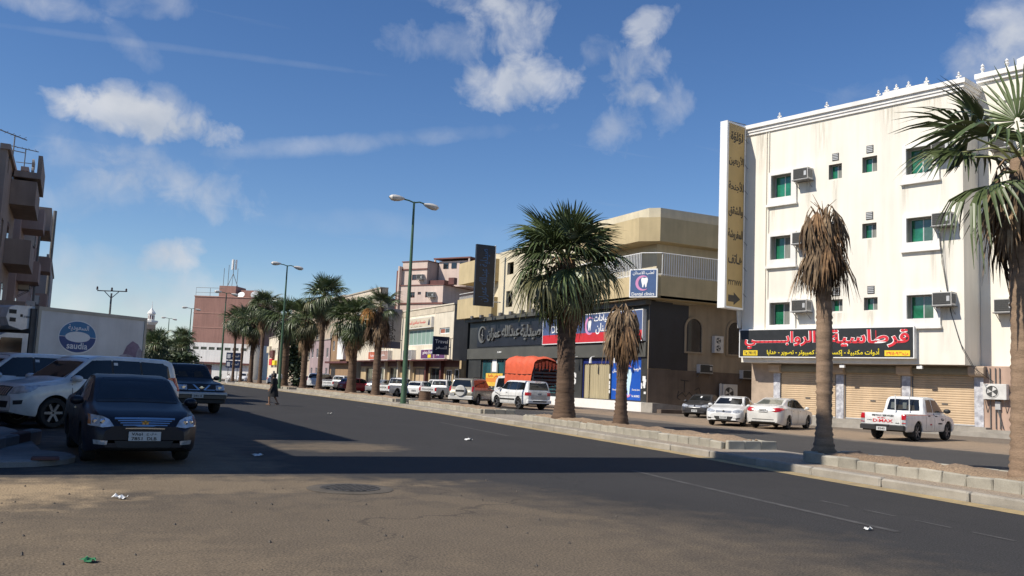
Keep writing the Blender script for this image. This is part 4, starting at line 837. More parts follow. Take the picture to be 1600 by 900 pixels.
t = board(C_, 'shop_board', 'orange red sign low on the front behind the thin palm', 'sign', CU(31), 4.1, CU(27.6), 5.2, -.3, 0, mat('orange_red_sign', (.5, .12, .05), .6, .1)); letters('بوفية', 1.6, .5, m_wlet, t, (0, -.012, 0), bold=.01, ext=.005)
t = C_.thing('blade_sign', 'tall grey projecting sign with rotated Arabic letters beside the lamp post', 'sign', CU(18.2), -.2, 5.4); B(-.15, -2.6, .9, .15, 0, 5.0).build('box', m_gry, t); B(-.15, -2.6, 0, .15, 0, .88).build('lower_box', m_nav, t)
letters('ستوديو', 2.6, 1.1, m_dk, t, (.16, -1.3, 2.3), (0, -pi / 2, pi / 2), bold=.012, ext=.005); MB().tube([(.17, -2.2, 4.1), (.17, -1.75, 4.7), (.17, -1.3, 4.1), (.17, -.85, 4.7), (.17, -.4, 4.1)], .06, 5).build('emblem', m_dk, t); MB().box(-.04, 0, 1, .04, .2, 1.1).box(-.04, 0, 4.4, .04, .2, 4.5).build('bracket', m_steel, t)

# ------------------------------------------------------------------ pink stepped apartment block behind
P_ = Site(51.5, 128.85, atan2(-.854, .52))    # local x to the right from the near corner; front runs to negative x
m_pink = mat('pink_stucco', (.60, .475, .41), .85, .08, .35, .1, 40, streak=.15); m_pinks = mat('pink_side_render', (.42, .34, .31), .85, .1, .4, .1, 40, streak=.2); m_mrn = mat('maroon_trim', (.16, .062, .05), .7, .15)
pk = P_.thing('pink_apartment_block', 'pale pink stepped apartment block with maroon bands and rooftop pavilion', 'building')
wl = [(-6.5, 14.5, -5.6, 15.4), (-6.9 + 3.3, 14.5, -2.5, 15.4), (-4.9, 14.9, -4.3, 15.4), (-3.2, 11.0, -2.3, 12), (-6.5, 11, -5.6, 12)]
wl = [(-6.45, 14.5, -5.55, 15.4), (-3.45, 14.5, -2.5, 15.4), (-4.95, 14.95, -4.3, 15.4), (-3.4, 11.0, -2.5, 12)]
mb = MB(); mb.wall(-8.6, 0, 0, 16.4, wl, 0, .2); mb.build('wall', m_pink, pk)
for w_ in wl: window(pk, w_[0], w_[1], w_[2], w_[3], .12, m_mrn, m_glassd, 1, .07)
mb = MB().box(-8.6, .25, 0, -.01, 16, 16.35, 0); mb.build('core', m_pinks, pk)
mb = MB(); mb.wall(0, 16, 0, 16.4, [(2.2, 14.2, 3.3, 15.4), (7.5, 13.7, 15.2, 15.5)], 0, .5); o = mb.build('side_wall', m_pinks, pk, rot=(0, 0, pi / 2)); window(pk, 2.2, 14.2, 3.3, 15.4, .12, m_wframe, m_glassd, 0, .08).rotation_euler = (0, 0, pi / 2)
mb = MB(); mb.box(-8.7, -.12, 16.4, .12, .1, 16.55).box(.0, .1, 16.4, .12, 16, 16.55).box(-8.7, -.14, 13.45, .1, -.003, 13.7).box(-8.7, -.14, 9.9, .1, -.003, 10.15).box(.003, -.1, 13.45, .1, 7, 13.6); mb.build('band', m_mrn, pk)
wl2 = [(-6.6, 17.35, -5.5, 18.25), (-4.9 + 12, 0, 0, 0)][:1]
mb = MB(); mb.wall(-8.6, -3.6, 16.56, 20.3, wl2, .4, .2); mb.box(-8.5, .65, 16.55, -3.61, 12, 20.25); mb.build('upper_storey', m_pink, pk)
window(pk, *wl2[0], .5, m_mrn, m_glassd, 1, .07)
mb = MB(); mb.wall(.4, 12, 16.56, 20.3, [(8.0, 17, 9, 18.0)], 3.58, .2); mb.build('upper_side', m_pinks, pk, rot=(0, 0, pi / 2))
mb = MB(); mb.box(-8.75, .28, 20.3, -3.45, 12, 20.45).box(-8.75, .25, 19.0, -3.55, .398, 19.2).box(-9.3, -.2, 0, -8.7, .5, 18.9); mb.build('band', m_mrn, pk)
mb = MB(); mb.box(-8.9, -.35, 0, -8.62, .7, 19.6); mb.build('pilaster', m_pink, pk)
mb = MB(); mb.box(-3.4, 2.5, 20.3, 2.0, 9.0, 20.5); 
mb = MB(); mb.box(-3.3, 3, 16.5, 2.2, 9.5, 20.6, 0).box(-4.0, 2.4, 20.9, 3.2, 10, 21.1, 1); mb.build('pavilion', [m_pink, m_mrn], pk)
for x, y in ((-3.8, 2.6), (2.9, 2.6), (2.9, 9.6)): MB().box(x - .12, y - .12, 16.5, x + .12, y + .12, 20.9).build('pavilion_post', m_pink, pk)
for q in (0, 1, 2): MB().box(-2.4 + q * 1.6, 2.94, 19.4, -1.4 + q * 1.6, 2.99, 20.3).build('window', m_glassd, pk)
mb = MB(); mb.box(.5, .6, 16.55, 1.6, 1.4, 17.6).box(2.5 - 6, .9, 16.55, -.5, 3, 17.3); mb.build('roof_clutter', m_mar, pk)
mb = MB(); mb.tube([(.0, 9, 14), (.02, 8.6, 17), (.0, 7.6, 21)], .12, 6); mb.build('pipe', m_wframe, pk)
wall_ac(P_, 'pink block air conditioner beside its upper left window', -4.6, 17.4, 1.1, .8, .7, 'air conditioners on the pink block').location = P_.pt(-4.6, .4, 17.4)
wall_ac(P_, 'pink block air conditioner beside its lower right window', -1.9, 14.5, 1.1, .8, .7, 'air conditioners on the pink block')

# ------------------------------------------------------------------ simple far blocks with real windows
def block(name, label, site, x0, x1, zs, depth, mw, ms, rows, cols, wsz, mg=None, band=None, extra=None, x_off=0, doors=True):
    b = site.thing(name, label, 'building'); z1 = zs
    ws = []
    for z in rows:
        for c in range(cols):
            x = x0 + (x1 - x0) * (c + .5) / cols + (.25 if (c + int(z)) % 3 == 0 else 0); ws.append((x - wsz[0] / 2, z, x + wsz[0] / 2, z + wsz[1]))
    mb = MB(); mb.wall(x0, x1, 0, z1, ws, 0, .22); mb.build('wall', mw, b); MB().box(x0 + .01, .25, 0, x1 - .01, depth, z1 - .03).build('core', ms, b)
    for q in ws: window(b, *q, .12, m_wframe, mg or m_glassd, 1, .07)
    mb = MB(); mb.box(x0 - .1, -.15, z1, x1 + .1, depth, z1 + .2)
    if band:
        for z in band: mb.box(x0 - .05, -.12, z, x1 + .05, -.003, z + .22)
    mb.build('coping', ms, b)
    return b
b1 = block('brown_shop_house', 'low brown fronted shop house with white upper bays between palm trunks', Site(38, 129.5, R(-90)), -12.5, 0, 8.2, 11, mat('brown_render', (.30, .19, .105), .85, .15, .5, streak=.2), m_shade, (5.6,), 4, (1.1, 1.6))
MB().box(-7, -.5, 4.2, -3.6, -.003, 8.4).build('white_bay', m_white, b1); MB().box(-12.5, -.9, 3.6, 0, -.004, 3.9).build('canopy', m_mar, b1); MB().box(-11.6, -.02, .2, -9.2, .06, 3.0).build('shop_door', m_glassd, b1)
b2 = block('mauve_house', 'mauve walled house with grilled windows behind the tall thin palms', Site(38, 142.5, R(-90)), -13, 0, 7.5, 11, mat('mauve_render', (.36, .27, .27), .85, .12, .5, streak=.2), m_shade, (1.4, 4.6), 4, (1.2, 1.5))
b3 = block('cream_apartment_block', 'long cream apartment block with parapet rising behind the palms', Site(42, 130.5, R(-90)), -22, 0, 15.2, 1.2, mat('pale_cream_render', (.66, .565, .45), .85, .1, .4, streak=.2), m_shade, (4.6, 8.0, 11.2), 7, (1.3, 1.3), band=(9.9, 13.0))
block('beige_apartment_block', 'flat topped beige block with shaded side seen over the palm crowns', Site(42, 150, R(-90)), -40, 0, 15.4, 12, mat('beige_render', (.48, .385, .29), .85, .1, .4, streak=.2), mat('grey_beige_side', (.30, .255, .215), .88, .12, .5, streak=.2), (4.5, 8, 11.5), 8, (1.4, 1.4), band=(14.4,))
b5 = block('far_shop_row', 'distant cream and red shop row with yellow signs left of the palms', Site(40, 194, R(-95)), -14, 4, 9.5, 10, m_lime, m_shade, (5.6,), 6, (1.2, 1.4))
for q, (x0, x1, z0, z1, m_) in enumerate(((-13, -8, 6.2, 7.6, m_cs), (-7, -2, 3.4, 4.8, m_red), (-1, 3.6, 3.4, 4.4, m_yel), (-7, -1, 5.0, 6.6, m_mar))): B(x0, -.5, z0, x1, -.01, z1).build('sign_panel', m_, b5)
# brown tower with white base, roof rooms and antennas
T_ = Site(25.3, 215.5, atan2(-.55, .83))
m_tb = mat('red_brown_panel', (.33, .175, .14), .8, .12, .25, streak=.25); m_tbd = mat('tower_band', (.40, .225, .18), .8, .12)
tw = T_.thing('brown_tower_block', 'red brown tower block with white lower floors and rooftop antennas', 'building')
tws = [(-.02 + .55 + k * 1.9, 6.35, 1.95 + k * 1.9, 7.0) for k in range(7)]
mb = MB(); mb.box(0, 0, 7.95, 14.4, 16, 18.4).box(5.0, 1.5, 18.4, 9.0, 7, 21.2).box(9.8, 2.5, 18.4, 13.5, 8, 20.4); mb.build('upper_wall', m_tb, tw)
mb = MB(); mb.box(-.12, -.12, 18.4, 14.5, 16, 18.62).box(-.05, -.06, 14.6, 14.45, -.003, 14.8).box(-.05, -.06, 11.3, 14.45, -.003, 11.5); mb.build('band', m_tbd, tw)
mb = MB(); mb.wall(-.5, 14.8, 0, 7.94, tws, -.1, .3); mb.box(-.49, .25, 0, 14.79, 16, 7.93); mb.box(-.5, -.1, 0, -.492, .25, 7.93); mb.build('lower_wall', m_white, tw)
for q in tws: window(tw, *q, .05, m_steel, m_glassd, 1, .06)
mb = MB(); mb.box(-.6, -.9, 3.2, 14.8, -.1, 3.6).box(.2, -.16, .2, 5.4, -.11, 3.0); mb.build('canopy', m_mar, tw)
mb = MB()
for k in range(12): mb.box(-.02, 1.2 + (k % 4) * 3.4, 9 + (k // 4) * 3.1, -.35, 2.0 + (k % 4) * 3.4, 9.7 + (k // 4) * 3.1)
mb.build('side_air_conditioners', m_acw, tw, kind='stuff')
mb = MB()
for x in (5.4, 6.5, 8.7): mb.tube([(x, 2.5, 21.2), (x, 2.5, 21.2 + (4.2 if x != 6.5 else 5.0))], .06, 5)
for a in (0, 2.1, 4.2): mb.tube([(7.4 + 1.3 * cos(a), 3 + 1.3 * sin(a), 21.2), (7.4, 3, 24.2), (7.4, 3, 27.5)], .07, 5)
mb.build('antenna_mast', m_steel, tw)
for a in (.5, 2.6, 4.7): MB().box(-.22, -.12, 0, .22, .12, 2.3).build('antenna_panel', m_wframe, tw, (7.4 + .5 * cos(a), 3 + .5 * sin(a), 25.2), (0, 0, a))
MB().lathe([(.1, 0), (.8, .35), (.82, .4)], 14).build('dish', m_wframe, tw, (10.5, 1.5, 19.0), (R(60), 0, 0)); MB().lathe([(.1, 0), (1.0, .4), (1.02, .45)], 14).build('dish', m_wframe, tw, (14.0, 1.0, 19.0), (R(60), 0, R(20)))
mb = MB(); mb.tube([(.1, .2, 18.6), (.1, .2, 20.5), (7, .2, 20.5)], .05, 5).tube([(.1, .2, 19.4), (7, .2, 19.4)], .04, 5).tube([(3.5, .2, 18.6), (3.5, .2, 20.5)], .05, 5); mb.build('roof_frame', m_steel, tw)
# minaret, power pole, far row
mn = thing('minaret', 'slim pale minaret with balcony far down the street over the truck', 'minaret', (25.1, 330, 0), 0)
m_mst = mat('minaret_stone', (.52, .37, .26), .8, .12, .5)
mb = MB(); mb.box(-1.5, -1.5, 0, 1.5, 1.5, 16.4).box(-1.7, -1.7, 10, 1.7, 1.7, 10.4); mb.build('shaft', m_mst, mn); mb = MB().lathe([(1.6, 16.4), (2.3, 17.3), (2.3, 17.9), (1.1, 17.9), (1.1, 20.0), (1.45, 20.2), (1.2, 20.7), (.5, 21.6), (.12, 22.3), (.05, 24.5)], 8, smooth=False); mb.build('balcony', m_white, mn)
for q in range(4): MB().box(-.35, -1.56, 12.4, .35, -1.45, 15).build('window', m_mar, mn, rot=(0, 0, q * pi / 2))
for q in range(8): MB().box(1.0, -.18, 18.3, 1.06, .18, 19.6).build('window', m_mar, mn, rot=(0, 0, q * pi / 4 + pi / 8))
pp = thing('power_pole', 'dark power pole with forked crossarm and insulators above the truck', 'pole', (4.3, 118, 0))
MB().tube([(0, 0, 0), (0, 0, 10.4)], [.16, .1], 8).build('post', m_steel, pp); mb = MB(); mb.tube([(-1.6, 0, 10.6), (1.6, 0, 10.75)], .07, 6).tube([(0, 0, 9.8), (-.8, 0, 10.6)], .05, 5).tube([(0, 0, 9.8), (.8, 0, 10.65)], .05, 5); mb.build('crossarm', m_steel, pp)
for x in (-1.6, 0, 1.6): MB().lathe([(.1, 0), (.14, .1), (.08, .2), (.12, .3), (.04, .42)], 8).build('insulator', mat('brown_insulator', (.05, .025, .02), .3), pp, (x, 0, 10.7))
for k, (x, y, w_, h_, c_) in enumerate(((14, 260, 8, 6, (.42, .34, .26)), (32, 285, 18, 7, (.34, .27, .22)), (-6, 300, 16, 9, (.4, .33, .27)), (16, 420, 30, 8, (.4, .34, .29)))):
    block('far_house', ('small cream house', 'long tan house', 'grey beige house', 'pale block')[k] + ' closing the far end of the street', Site(x, y, R(-8 * k + 5)), -w_ / 2, w_ / 2, h_, 10, mat('far_wall%d' % k, c_, .85, .12, .4), m_shade, (1.5, 4.5), max(3, w_ // 4), (1.2, 1.3))
rs = thing('road_sign', 'two small blue direction panels on posts below the brown tower', 'sign', (20.7, 128, .1), R(-12))
for z in (3.15, 2.05): B(-.95, -.06, z, .95, 0, z + .98).build('panel', mat('blue_road_sign', (.015, .04, .12), .5, .1), rs); 
for z in (3.15, 2.05): letters('المدينة', .95, .4, m_wlet, rs, (.25, -.07, z + .5), bold=.01, ext=.005); B(-.82, -.072, z + .2, -.4, -.062, z + .78).build('emblem', m_wlet, rs)
MB().tube([(-.6, .06, 0), (-.6, .06, 4.1)], .05, 6).build('post', m_steel, rs); MB().tube([(.6, .06, 0), (.6, .06, 4.1)], .05, 6).build('post', m_steel, rs)

# ------------------------------------------------------------------ the shaded row along the left side (fronts face the street)
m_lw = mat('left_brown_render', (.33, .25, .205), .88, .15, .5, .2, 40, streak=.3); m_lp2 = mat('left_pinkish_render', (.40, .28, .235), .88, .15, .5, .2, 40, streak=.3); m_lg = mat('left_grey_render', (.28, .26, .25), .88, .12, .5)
def left_block(name, label, y0, y1, X, h, depth, mw, balc, rows, seed, roof=()):
    """front at x=X facing +X, running from y0 to y1; local x to the right seen from the street = +Y"""
    st = Site(X, y0, R(90)); L_ = y1 - y0; b = st.thing(name, label, 'building'); r = random.Random(seed); ws = []
    n = max(3, int(L_ / 2.6))
    for z in rows:
        for c in range(n):
            x = L_ * (c + .5) / n
            if any(bx0 - .8 < x < bx1 + .8 for bx0, bx1 in balc): continue
            w = r.choice((.6, .9, 1.2)); ws.append((x - w / 2, z + (.5 if w < .7 else 0), x + w / 2, z + 1.3))
    mb = MB(); mb.wall(0, L_, 0, h, ws, 0, .22); shell(mb, 0, L_, 0, depth, 0, h); mb.build('wall', [mw, m_roofc], b)
    for q in ws: window(b, *q, .14, m_steel, m_glassd, 1, .06)
    MB().box(-.1, -.12, h, L_ + .1, .3, h + .25).build('coping', mw, b)
    for bx0, bx1 in balc:
        for z in rows:
            mb = MB(); mb.box(bx0, -1.15, z - .5, bx1, -.003, z - .3).box(bx0, -1.15, z - .3, bx1, -1.03, z + .75).box(bx0, -1.03, z - .3, bx0 + .12, -.003, z + .75).box(bx1 - .12, -1.03, z - .3, bx1, -.003, z + .75); mb.build('balcony', mw, b)
            MB().box(bx0 + .6, -.01, z - .28, bx0 + 1.8, .02, z + 1.7).build('balcony_door', m_glassd, b)
    return st, b
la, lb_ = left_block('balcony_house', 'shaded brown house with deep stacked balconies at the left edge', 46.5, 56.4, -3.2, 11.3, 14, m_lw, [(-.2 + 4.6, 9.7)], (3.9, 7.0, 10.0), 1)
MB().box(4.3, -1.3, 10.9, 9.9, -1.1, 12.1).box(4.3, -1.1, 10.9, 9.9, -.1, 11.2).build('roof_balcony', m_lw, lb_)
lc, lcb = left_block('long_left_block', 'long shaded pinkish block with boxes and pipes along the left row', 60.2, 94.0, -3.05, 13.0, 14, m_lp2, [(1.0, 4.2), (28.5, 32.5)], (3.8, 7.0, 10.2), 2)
MB().box(26, -.9, 13.0, 33.8, 8, 15.0).build('roof_room', m_lw, lcb); MB().box(14, .8, 13.0, 19, 6, 14.6).build('roof_room', m_lw, lcb)
MB().tube([(34.1, -1.0, 3), (34.0, -1.0, 16.0)], .16, 8).build('drain_pipe', m_steel, lcb); MB().tube([(22, -.3, 0), (22, -.3, 12.8)], .09, 6).build('drain_pipe', m_steel, lcb)
# concrete screen blocks on the roof edge
sc = MB()
for k in range(3):
    for j in range(2): sc.lathe([(.24, 0), (.24, .12), (.16, .12), (.16, 0)], 10, cap=False, cx=.3 + k * .5, cy=j * .5)
sc.build('screen_block', m_lg, lcb, (1.0, -.2, 13.3), (R(90), 0, 0))
lf, lfb = left_block('far_left_house', 'pale grey house beyond the left row with an air conditioner box', 98.0, 123, -2.2, 12.0, 12, mat('left_pale_render', (.40, .38, .37), .85, .1, .5, streak=.2), [], (3.6, 6.8, 9.6), 3)
left_block('far_left_house', 'low distant house at the very end of the left row', 140, 175, -3.5, 8.0, 12, m_lp2, [], (2, 5), 4)
for k, (y, z) in enumerate(((64.5, 6.2), (66.2, 9.2), (70.0, 4.9), (74.5, 7.3), (78.3, 5.6), (81.5, 8.6), (86.5, 6.6), (91.2, 9.8), (104, 6.4))):
    s_ = Site(-3.05 if y < 95 else -2.2, y, R(90))
    wall_ac(s_, ('grey box air conditioner on the shaded left row, ' + ('first beyond the balcony house', 'highest near the balcony house', 'low above the truck', 'at mid height', 'low and farther along', 'high and farther along', 'mid height before the tall pipe', 'highest beside the tall pipe', 'alone on the pale far house')[k]), 0, z, 1.1, .75, .6, 'air conditioners along the left row')
# antennas on the left roofs
def aerial(label, x, y, z, h, tilt=0):
    t = thing('tv_aerial', label, 'aerial', (x, y, z), R(tilt), 'aerials on the left roofs'); MB().tube([(0, 0, 0), (0, 0, h)], .035, 5).build('mast', m_steel, t)
    mb = MB().tube([(-1.0, -.5, h), (.7, .35, h - .08)], .03, 5)
    for k in range(5): mb.tube([(-.85 + k * .35, -.42 + k * .17 - .3, h - .02), (-.85 + k * .35, -.42 + k * .17 + .3, h - .02)], .015, 4)
    mb.tube([(-.5, 0, h * .6), (.6, .1, h * .6)], .025, 4); mb.build('boom', m_steel, t)
aerial('slanting television aerial on the roof edge of the balcony house', -3.4, 53.5, 11.5, 2.1, 20); aerial('thin television aerial on the long left block', -3.5, 66, 13.2, 2.4, -10)
aerial('bent pipe aerial at the far end of the long left block roof', -3.6, 89, 15.0, 1.6, 60)
# neighbours out of frame to the left whose shade falls across the road
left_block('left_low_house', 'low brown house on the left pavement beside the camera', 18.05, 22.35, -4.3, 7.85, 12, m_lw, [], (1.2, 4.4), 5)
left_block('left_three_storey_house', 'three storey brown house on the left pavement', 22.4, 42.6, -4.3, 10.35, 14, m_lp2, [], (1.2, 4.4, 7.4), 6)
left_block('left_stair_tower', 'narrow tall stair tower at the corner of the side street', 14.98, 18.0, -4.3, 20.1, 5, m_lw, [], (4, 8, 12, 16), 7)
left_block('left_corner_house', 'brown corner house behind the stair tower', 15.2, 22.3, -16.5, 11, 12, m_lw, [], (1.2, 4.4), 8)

# ------------------------------------------------------------------ street lamps
m_green = mat('green_lamp_post_paint', (.06, .125, .07), .5, .2, 1.5, fine=.15, bscale=6); m_lhead = mat('lamp_head_casing', (.62, .59, .54), .5, .15, 3); m_lens = mat('lamp_lens', (.30, .28, .24), .2, .1)
def street_lamp(label, x, y, z0, H_, first=[None]):
    if first[0] is None:
        t = thing('street_lamp', label, 'street lamp', (x, y, z0), 0, 'double armed green lamp posts')
        MB().lathe([(.30, 0), (.30, .03), (.18, .04), (.175, .5), (.16, .55), (.145, 3.0), (.10, 8), (.065, H_)], 12).build('post', m_green, t)
        MB().box(.12, -.07, .6, .185, .07, 1.1).build('hatch', m_green, t)
        MB().tube([(-.75, 0, H_ + .08), (-.35, 0, H_ + .04), (0, 0, H_ - .06), (.35, 0, H_ + .02), (.75, 0, H_ - .06)], .045, 8).build('arm', m_green, t)
        for s in (-1, 1):
            mb = MB(); n = 10; prof = [(0, .06), (.12, .14), (.35, .23), (.6, .27), (.85, .23), (1.0, .06)]; vs = []
            for d, w in prof:
                for k in range(n):
                    a = 2 * pi * k / n; vs.append((s * (.62 + d), w * cos(a) * 1.0, H_ + .05 + (.06 if s < 0 else -.12) + (.62 if sin(a) > 0 else .85) * w * sin(a) - (0 if s < 0 else .12 * d)))
            fs = [(i * n + k, i * n + (k + 1) % n, (i + 1) * n + (k + 1) % n, (i + 1) * n + k) for i in range(5) for k in range(n)]
            if s < 0: fs = [f[::-1] for f in fs]
            hd = mb.add(vs, fs, 0, True).build('lamp_head', m_lhead, t)
            MB().lathe([(.0, -.13), (.12, -.09), (.16, 0)], 12).build('lens', m_lens, hd, (s * 1.15, 0, H_ - .02 + (.06 if s < 0 else -.18)))
        first[0] = t; return t
    t = copy_tree(first[0]); t.location = (x, y, z0); t['label'] = label; return t
# ------------------------------------------------------------------ fan palms
m_leaf = mat('palm_leaf', (.120, .155, .060), .40, .3, .9, col2=(.058, .086, .031), rand=.45, tl=.0); m_leafo = mat('old_palm_leaf', (.20, .185, .075), .5, .3, .9, col2=(.11, .12, .05), rand=.3)
m_pet = mat('palm_petiole', (.16, .17, .06), .5, .2, 2); m_dead = mat('dead_palm_frond', (.28, .165, .080), .9, .35, 3, col2=(.085, .047, .024), rand=.6); m_deadg = mat('weathered_dead_frond', (.36, .25, .145), .9, .3, 3, col2=(.10, .062, .036), rand=.6)
m_orange = mat('orange_dying_frond', (.42, .20, .05), .8, .3, 2, rand=.3)
m_trunk = mat('palm_trunk_brown', (.135, .085, .055), .92, .35, 1.6, .6, 22, stretch=(1, 1, 7), fine=.4); m_trunkt = mat('palm_trunk_tan', (.30, .205, .135), .92, .3, 1.3, .6, 22, stretch=(1, 1, 6), fine=.4)
def frond_mesh(seed, droop, n=26, span=118, R_=1.2, Lp=1.05, mats=None, fold=.22, curl=.0, split=.5):
    r = random.Random(seed); mb = MB(); base = Vector((Lp, 0, -.06 - droop * .08))
    pts = [(0, 0, 0), (Lp * .5, 0, .05), tuple(base)]
    mb.tube(pts, [.035, .022, .016], 4, 1, False)
    for k in range(n):
        f = (k + .5) / n * 2 - 1; a = R(span) * f; Lr = R_ * (1 - .30 * abs(f) ** 2.2) * r.uniform(.9, 1.06); da = R(span) * 2 / n
        d = Vector((cos(a), sin(a), 0)); s = Vector((-sin(a), cos(a), 0)); hang = droop * r.uniform(.7, 1.35); side = r.uniform(-.05, .05)
        ring = []
        for t in (.06, .34, split + .08, .80, 1.0):
            w = min(t * Lr * da * .5 * 1.04, .055 * R_ * (1.12 - t)) if t > .36 else t * Lr * da * .52
            if t == 1.0: w = .003
            z = fold * abs(sin(a)) * t * Lr * .6 - hang * Lr * t * t * .55 - (hang * Lr * 1.4 * max(0, t - split) ** 1.5)
            p = base + d * (Lr * t * (1 - .18 * hang * t)) + s * side * t + Vector((0, 0, z)); pl = Vector((0, 0, .02 * (1 - t) + (w * .45)))
            ring.append((p - s * w + pl * .9, p, p + s * w + pl * .9))
        vs = [q for tri in ring for q in tri]; fs = []
        for i in range(len(ring) - 1):
            fs += [(3 * i, 3 * i + 1, 3 * i + 4, 3 * i + 3), (3 * i + 1, 3 * i + 2, 3 * i + 5, 3 * i + 4)]
        mb.add(vs, fs, 0)
    return mb.mesh('frond', mats)
def dead_mesh(seed, mats, n=18, length=1.45, spread=.34, arch=0.0):
    r = random.Random(seed); mb = MB()
    mb.tube([(0, 0, .05), (.2, 0, .10 + arch), (.38, 0, -.12 + arch)], [.03, .025, .02], 4, 1, False)
    for k in range(n):
        f = (k + .5) / n * 2 - 1; L_ = length * r.uniform(.55, 1.1); y1 = f * spread * r.uniform(.6, 1.2); x1 = .44 + r.uniform(-.2, .22) - .10 * abs(f)
        P0 = Vector((.37, 0, -.10 + arch)); ring = []
        for t in (0, .3, .65, 1):
            w = (.012, .034, .026, .003)[(0, .3, .65, 1).index(t)] * r.uniform(.8, 1.3)
            p = P0 + Vector(((x1 - .36) * t + .10 * sin(t * 3) * r.uniform(.2, 1.3), y1 * t ** .7, -L_ * t)); q = Vector((r.uniform(-.5, .5), 1, 0)).normalized() * w
            ring.append((p - q, p + q))
        vs = [v for a in ring for v in a]; mb.add(vs, [(2 * i, 2 * i + 1, 2 * i + 3, 2 * i + 2) for i in range(3)], 0)
    return mb.mesh('dead_frond', mats)
F_up = [frond_mesh(s, .12, mats=[m_leaf, m_pet]) for s in (1, 2)]; F_mid = [frond_mesh(s, .42, mats=[m_leaf, m_pet]) for s in (3, 4, 5)]; F_old = [frond_mesh(s, .75, mats=[m_leafo if s == 7 else m_leaf, m_pet], span=100) for s in (6, 7, 8)]
F_far = [frond_mesh(s, d, n=16, mats=[m_leaf, m_pet]) for s, d in ((21, .3), (22, .55), (23, .8))]; F_or = [frond_mesh(31, .8, mats=[m_orange, m_pet], span=80)]
D_n = [dead_mesh(s, [m_dead, m_dead]) for s in (11, 12, 13)] + [dead_mesh(14, [m_deadg, m_deadg])]; D_g = [dead_mesh(s, [m_deadg, m_deadg]) for s in (15, 16)] + [dead_mesh(17, [m_dead, m_dead])]
D_arch = [dead_mesh(s_, [m_ , m_], 20, 1.3, .42, .42) for s_, m_ in ((41, m_dead), (42, m_deadg), (43, m_deadg))]
def trunk_mesh(h, rb, rt, m, seed, lean=(0, 0), flare=1.45, n=14):
    r = random.Random(seed); mb = MB(); prof = []; z = 0; vs = []; fs = []
    zs = []
    while z < h: zs.append(z); z += r.uniform(.045, .085)
    zs.append(h)
    for i, z in enumerate(zs):
        t = z / h; rad = rb + (rt - rb) * t ** .7 + rb * (flare - 1) * exp(-z / .28) + (.013 if i % 2 else -.007) * r.uniform(.0, 1.8) + .012 * sin(z * 2.1 + seed)
        for k in range(n):
            a = 2 * pi * k / n; q = rad * (1 + .035 * sin(3 * a + seed + z * .6) + r.uniform(-.03, .03)); vs.append((q * cos(a) + lean[0] * t * t, q * sin(a) + lean[1] * t * t, z))
    for i in range(len(zs) - 1):
        for k in range(n): fs.append((i * n + k, i * n + (k + 1) % n, (i + 1) * n + (k + 1) % n, (i + 1) * n + k))
    fs.append(tuple(range((len(zs) - 1) * n, len(zs) * n)))
    mb.add(vs, fs, 0, True); return mb.mesh('trunk', m, 80)
def palm(label, x, y, z0, h, rb, rt, seed, live=40, scale=1.0, emin=-45, emax=82, dead=26, skirt=1.2, m=None, far=False, lean=(0, 0), dset=None, dscale=1.0, orange=0, up_dead=0, flare=1.45, cat='palm tree', az0=None):
    t = thing('palm_tree', label, cat, (x, y, z0), 0, 'fan palms'); r = random.Random(seed)
    link('trunk', trunk_mesh(h - (.12 if live == 0 else 0), rb, rt, m or m_trunk, seed, lean, flare), t); top = Vector((lean[0], lean[1], h))
    for k in range(live):
        q = k / max(1, live - 1); el = emin + (emax - emin) * (1 - q ** .8 if emin > -20 else 1 - q) + r.uniform(-8, 8); az = k * 137.5 + r.uniform(-14, 14) + seed * 31
        if far: me = F_far[0 if el > 35 else 1 if el > -5 else 2]
        else: me = r.choice(F_up if el > 48 else F_mid if el > -2 else F_old)
        if orange and k >= live - orange: me = F_or[0]
        sc = scale * r.uniform(.88, 1.08) * (.82 if el > 60 else 1)
        o = link('frond', me, t, top + Vector((0, 0, r.uniform(-.35, .12) * scale + .1)), scale=(sc, sc, sc)); o.rotation_euler = Euler((R(r.uniform(-22, 22)), R(-el), R(az)), 'XYZ')
    for k in range(dead):
        az = R(k * 137.5 + r.uniform(-20, 20)); z = top.z - .02 - skirt * (k / max(1, dead)) * r.uniform(.75, 1.05); rr = rt * .55; sc = dscale * r.uniform(.75, 1.12)
        tz = max(0, z) / h; o = link('dead_frond', r.choice(D_arch if (live == 0 and k < dead * .38) else (dset or D_n)), t, (lean[0] * tz * tz + rr * cos(az), lean[1] * tz * tz + rr * sin(az), z), scale=(sc, sc, sc)); o.rotation_euler = Euler((R(r.uniform(-10, 10)), R(r.uniform(-14, 12)), az), 'XYZ')
    for k in range(up_dead):
        o = link('dead_stalk', MB().tube([(0, 0, 0), (.06, 0, .3), (.22 * r.uniform(.3, 2), 0, .55 * r.uniform(.5, 1.5))], [.02, .014, .004], 5).mesh('dead_stalk', m_dead), t, top + Vector((0, 0, -.1))); o.rotation_euler = (0, 0, r.uniform(0, 6))
    return t
palm('biggest palm, thick trunk and full round green crown in front of the pharmacy', 17.5, 30.5, .34, 6.25, .36, .34, 1, 60, 1.26, -58, 84, 34, 1.5, m_trunk, lean=(-.12, .05), flare=1.4, dscale=1.1)
palm('short slim palm with drooping brown dead crown in front of the blue poster', 17.0, 25.8, .34, 3.75, .20, .185, 2, 0, 1, 0, 0, 28, .5, m_trunk, dset=D_n, dscale=.93, up_dead=5, flare=1.55)
palm('dead palm with drooping straw brown crown before the hotel shutters', 15.7, 15.4, .34, 5.45, .185, .165, 3, 0, 1, 0, 0, 46, 1.15, m_trunkt, dset=D_g, dscale=.72, up_dead=6, flare=1.5, lean=(-.05, .0))
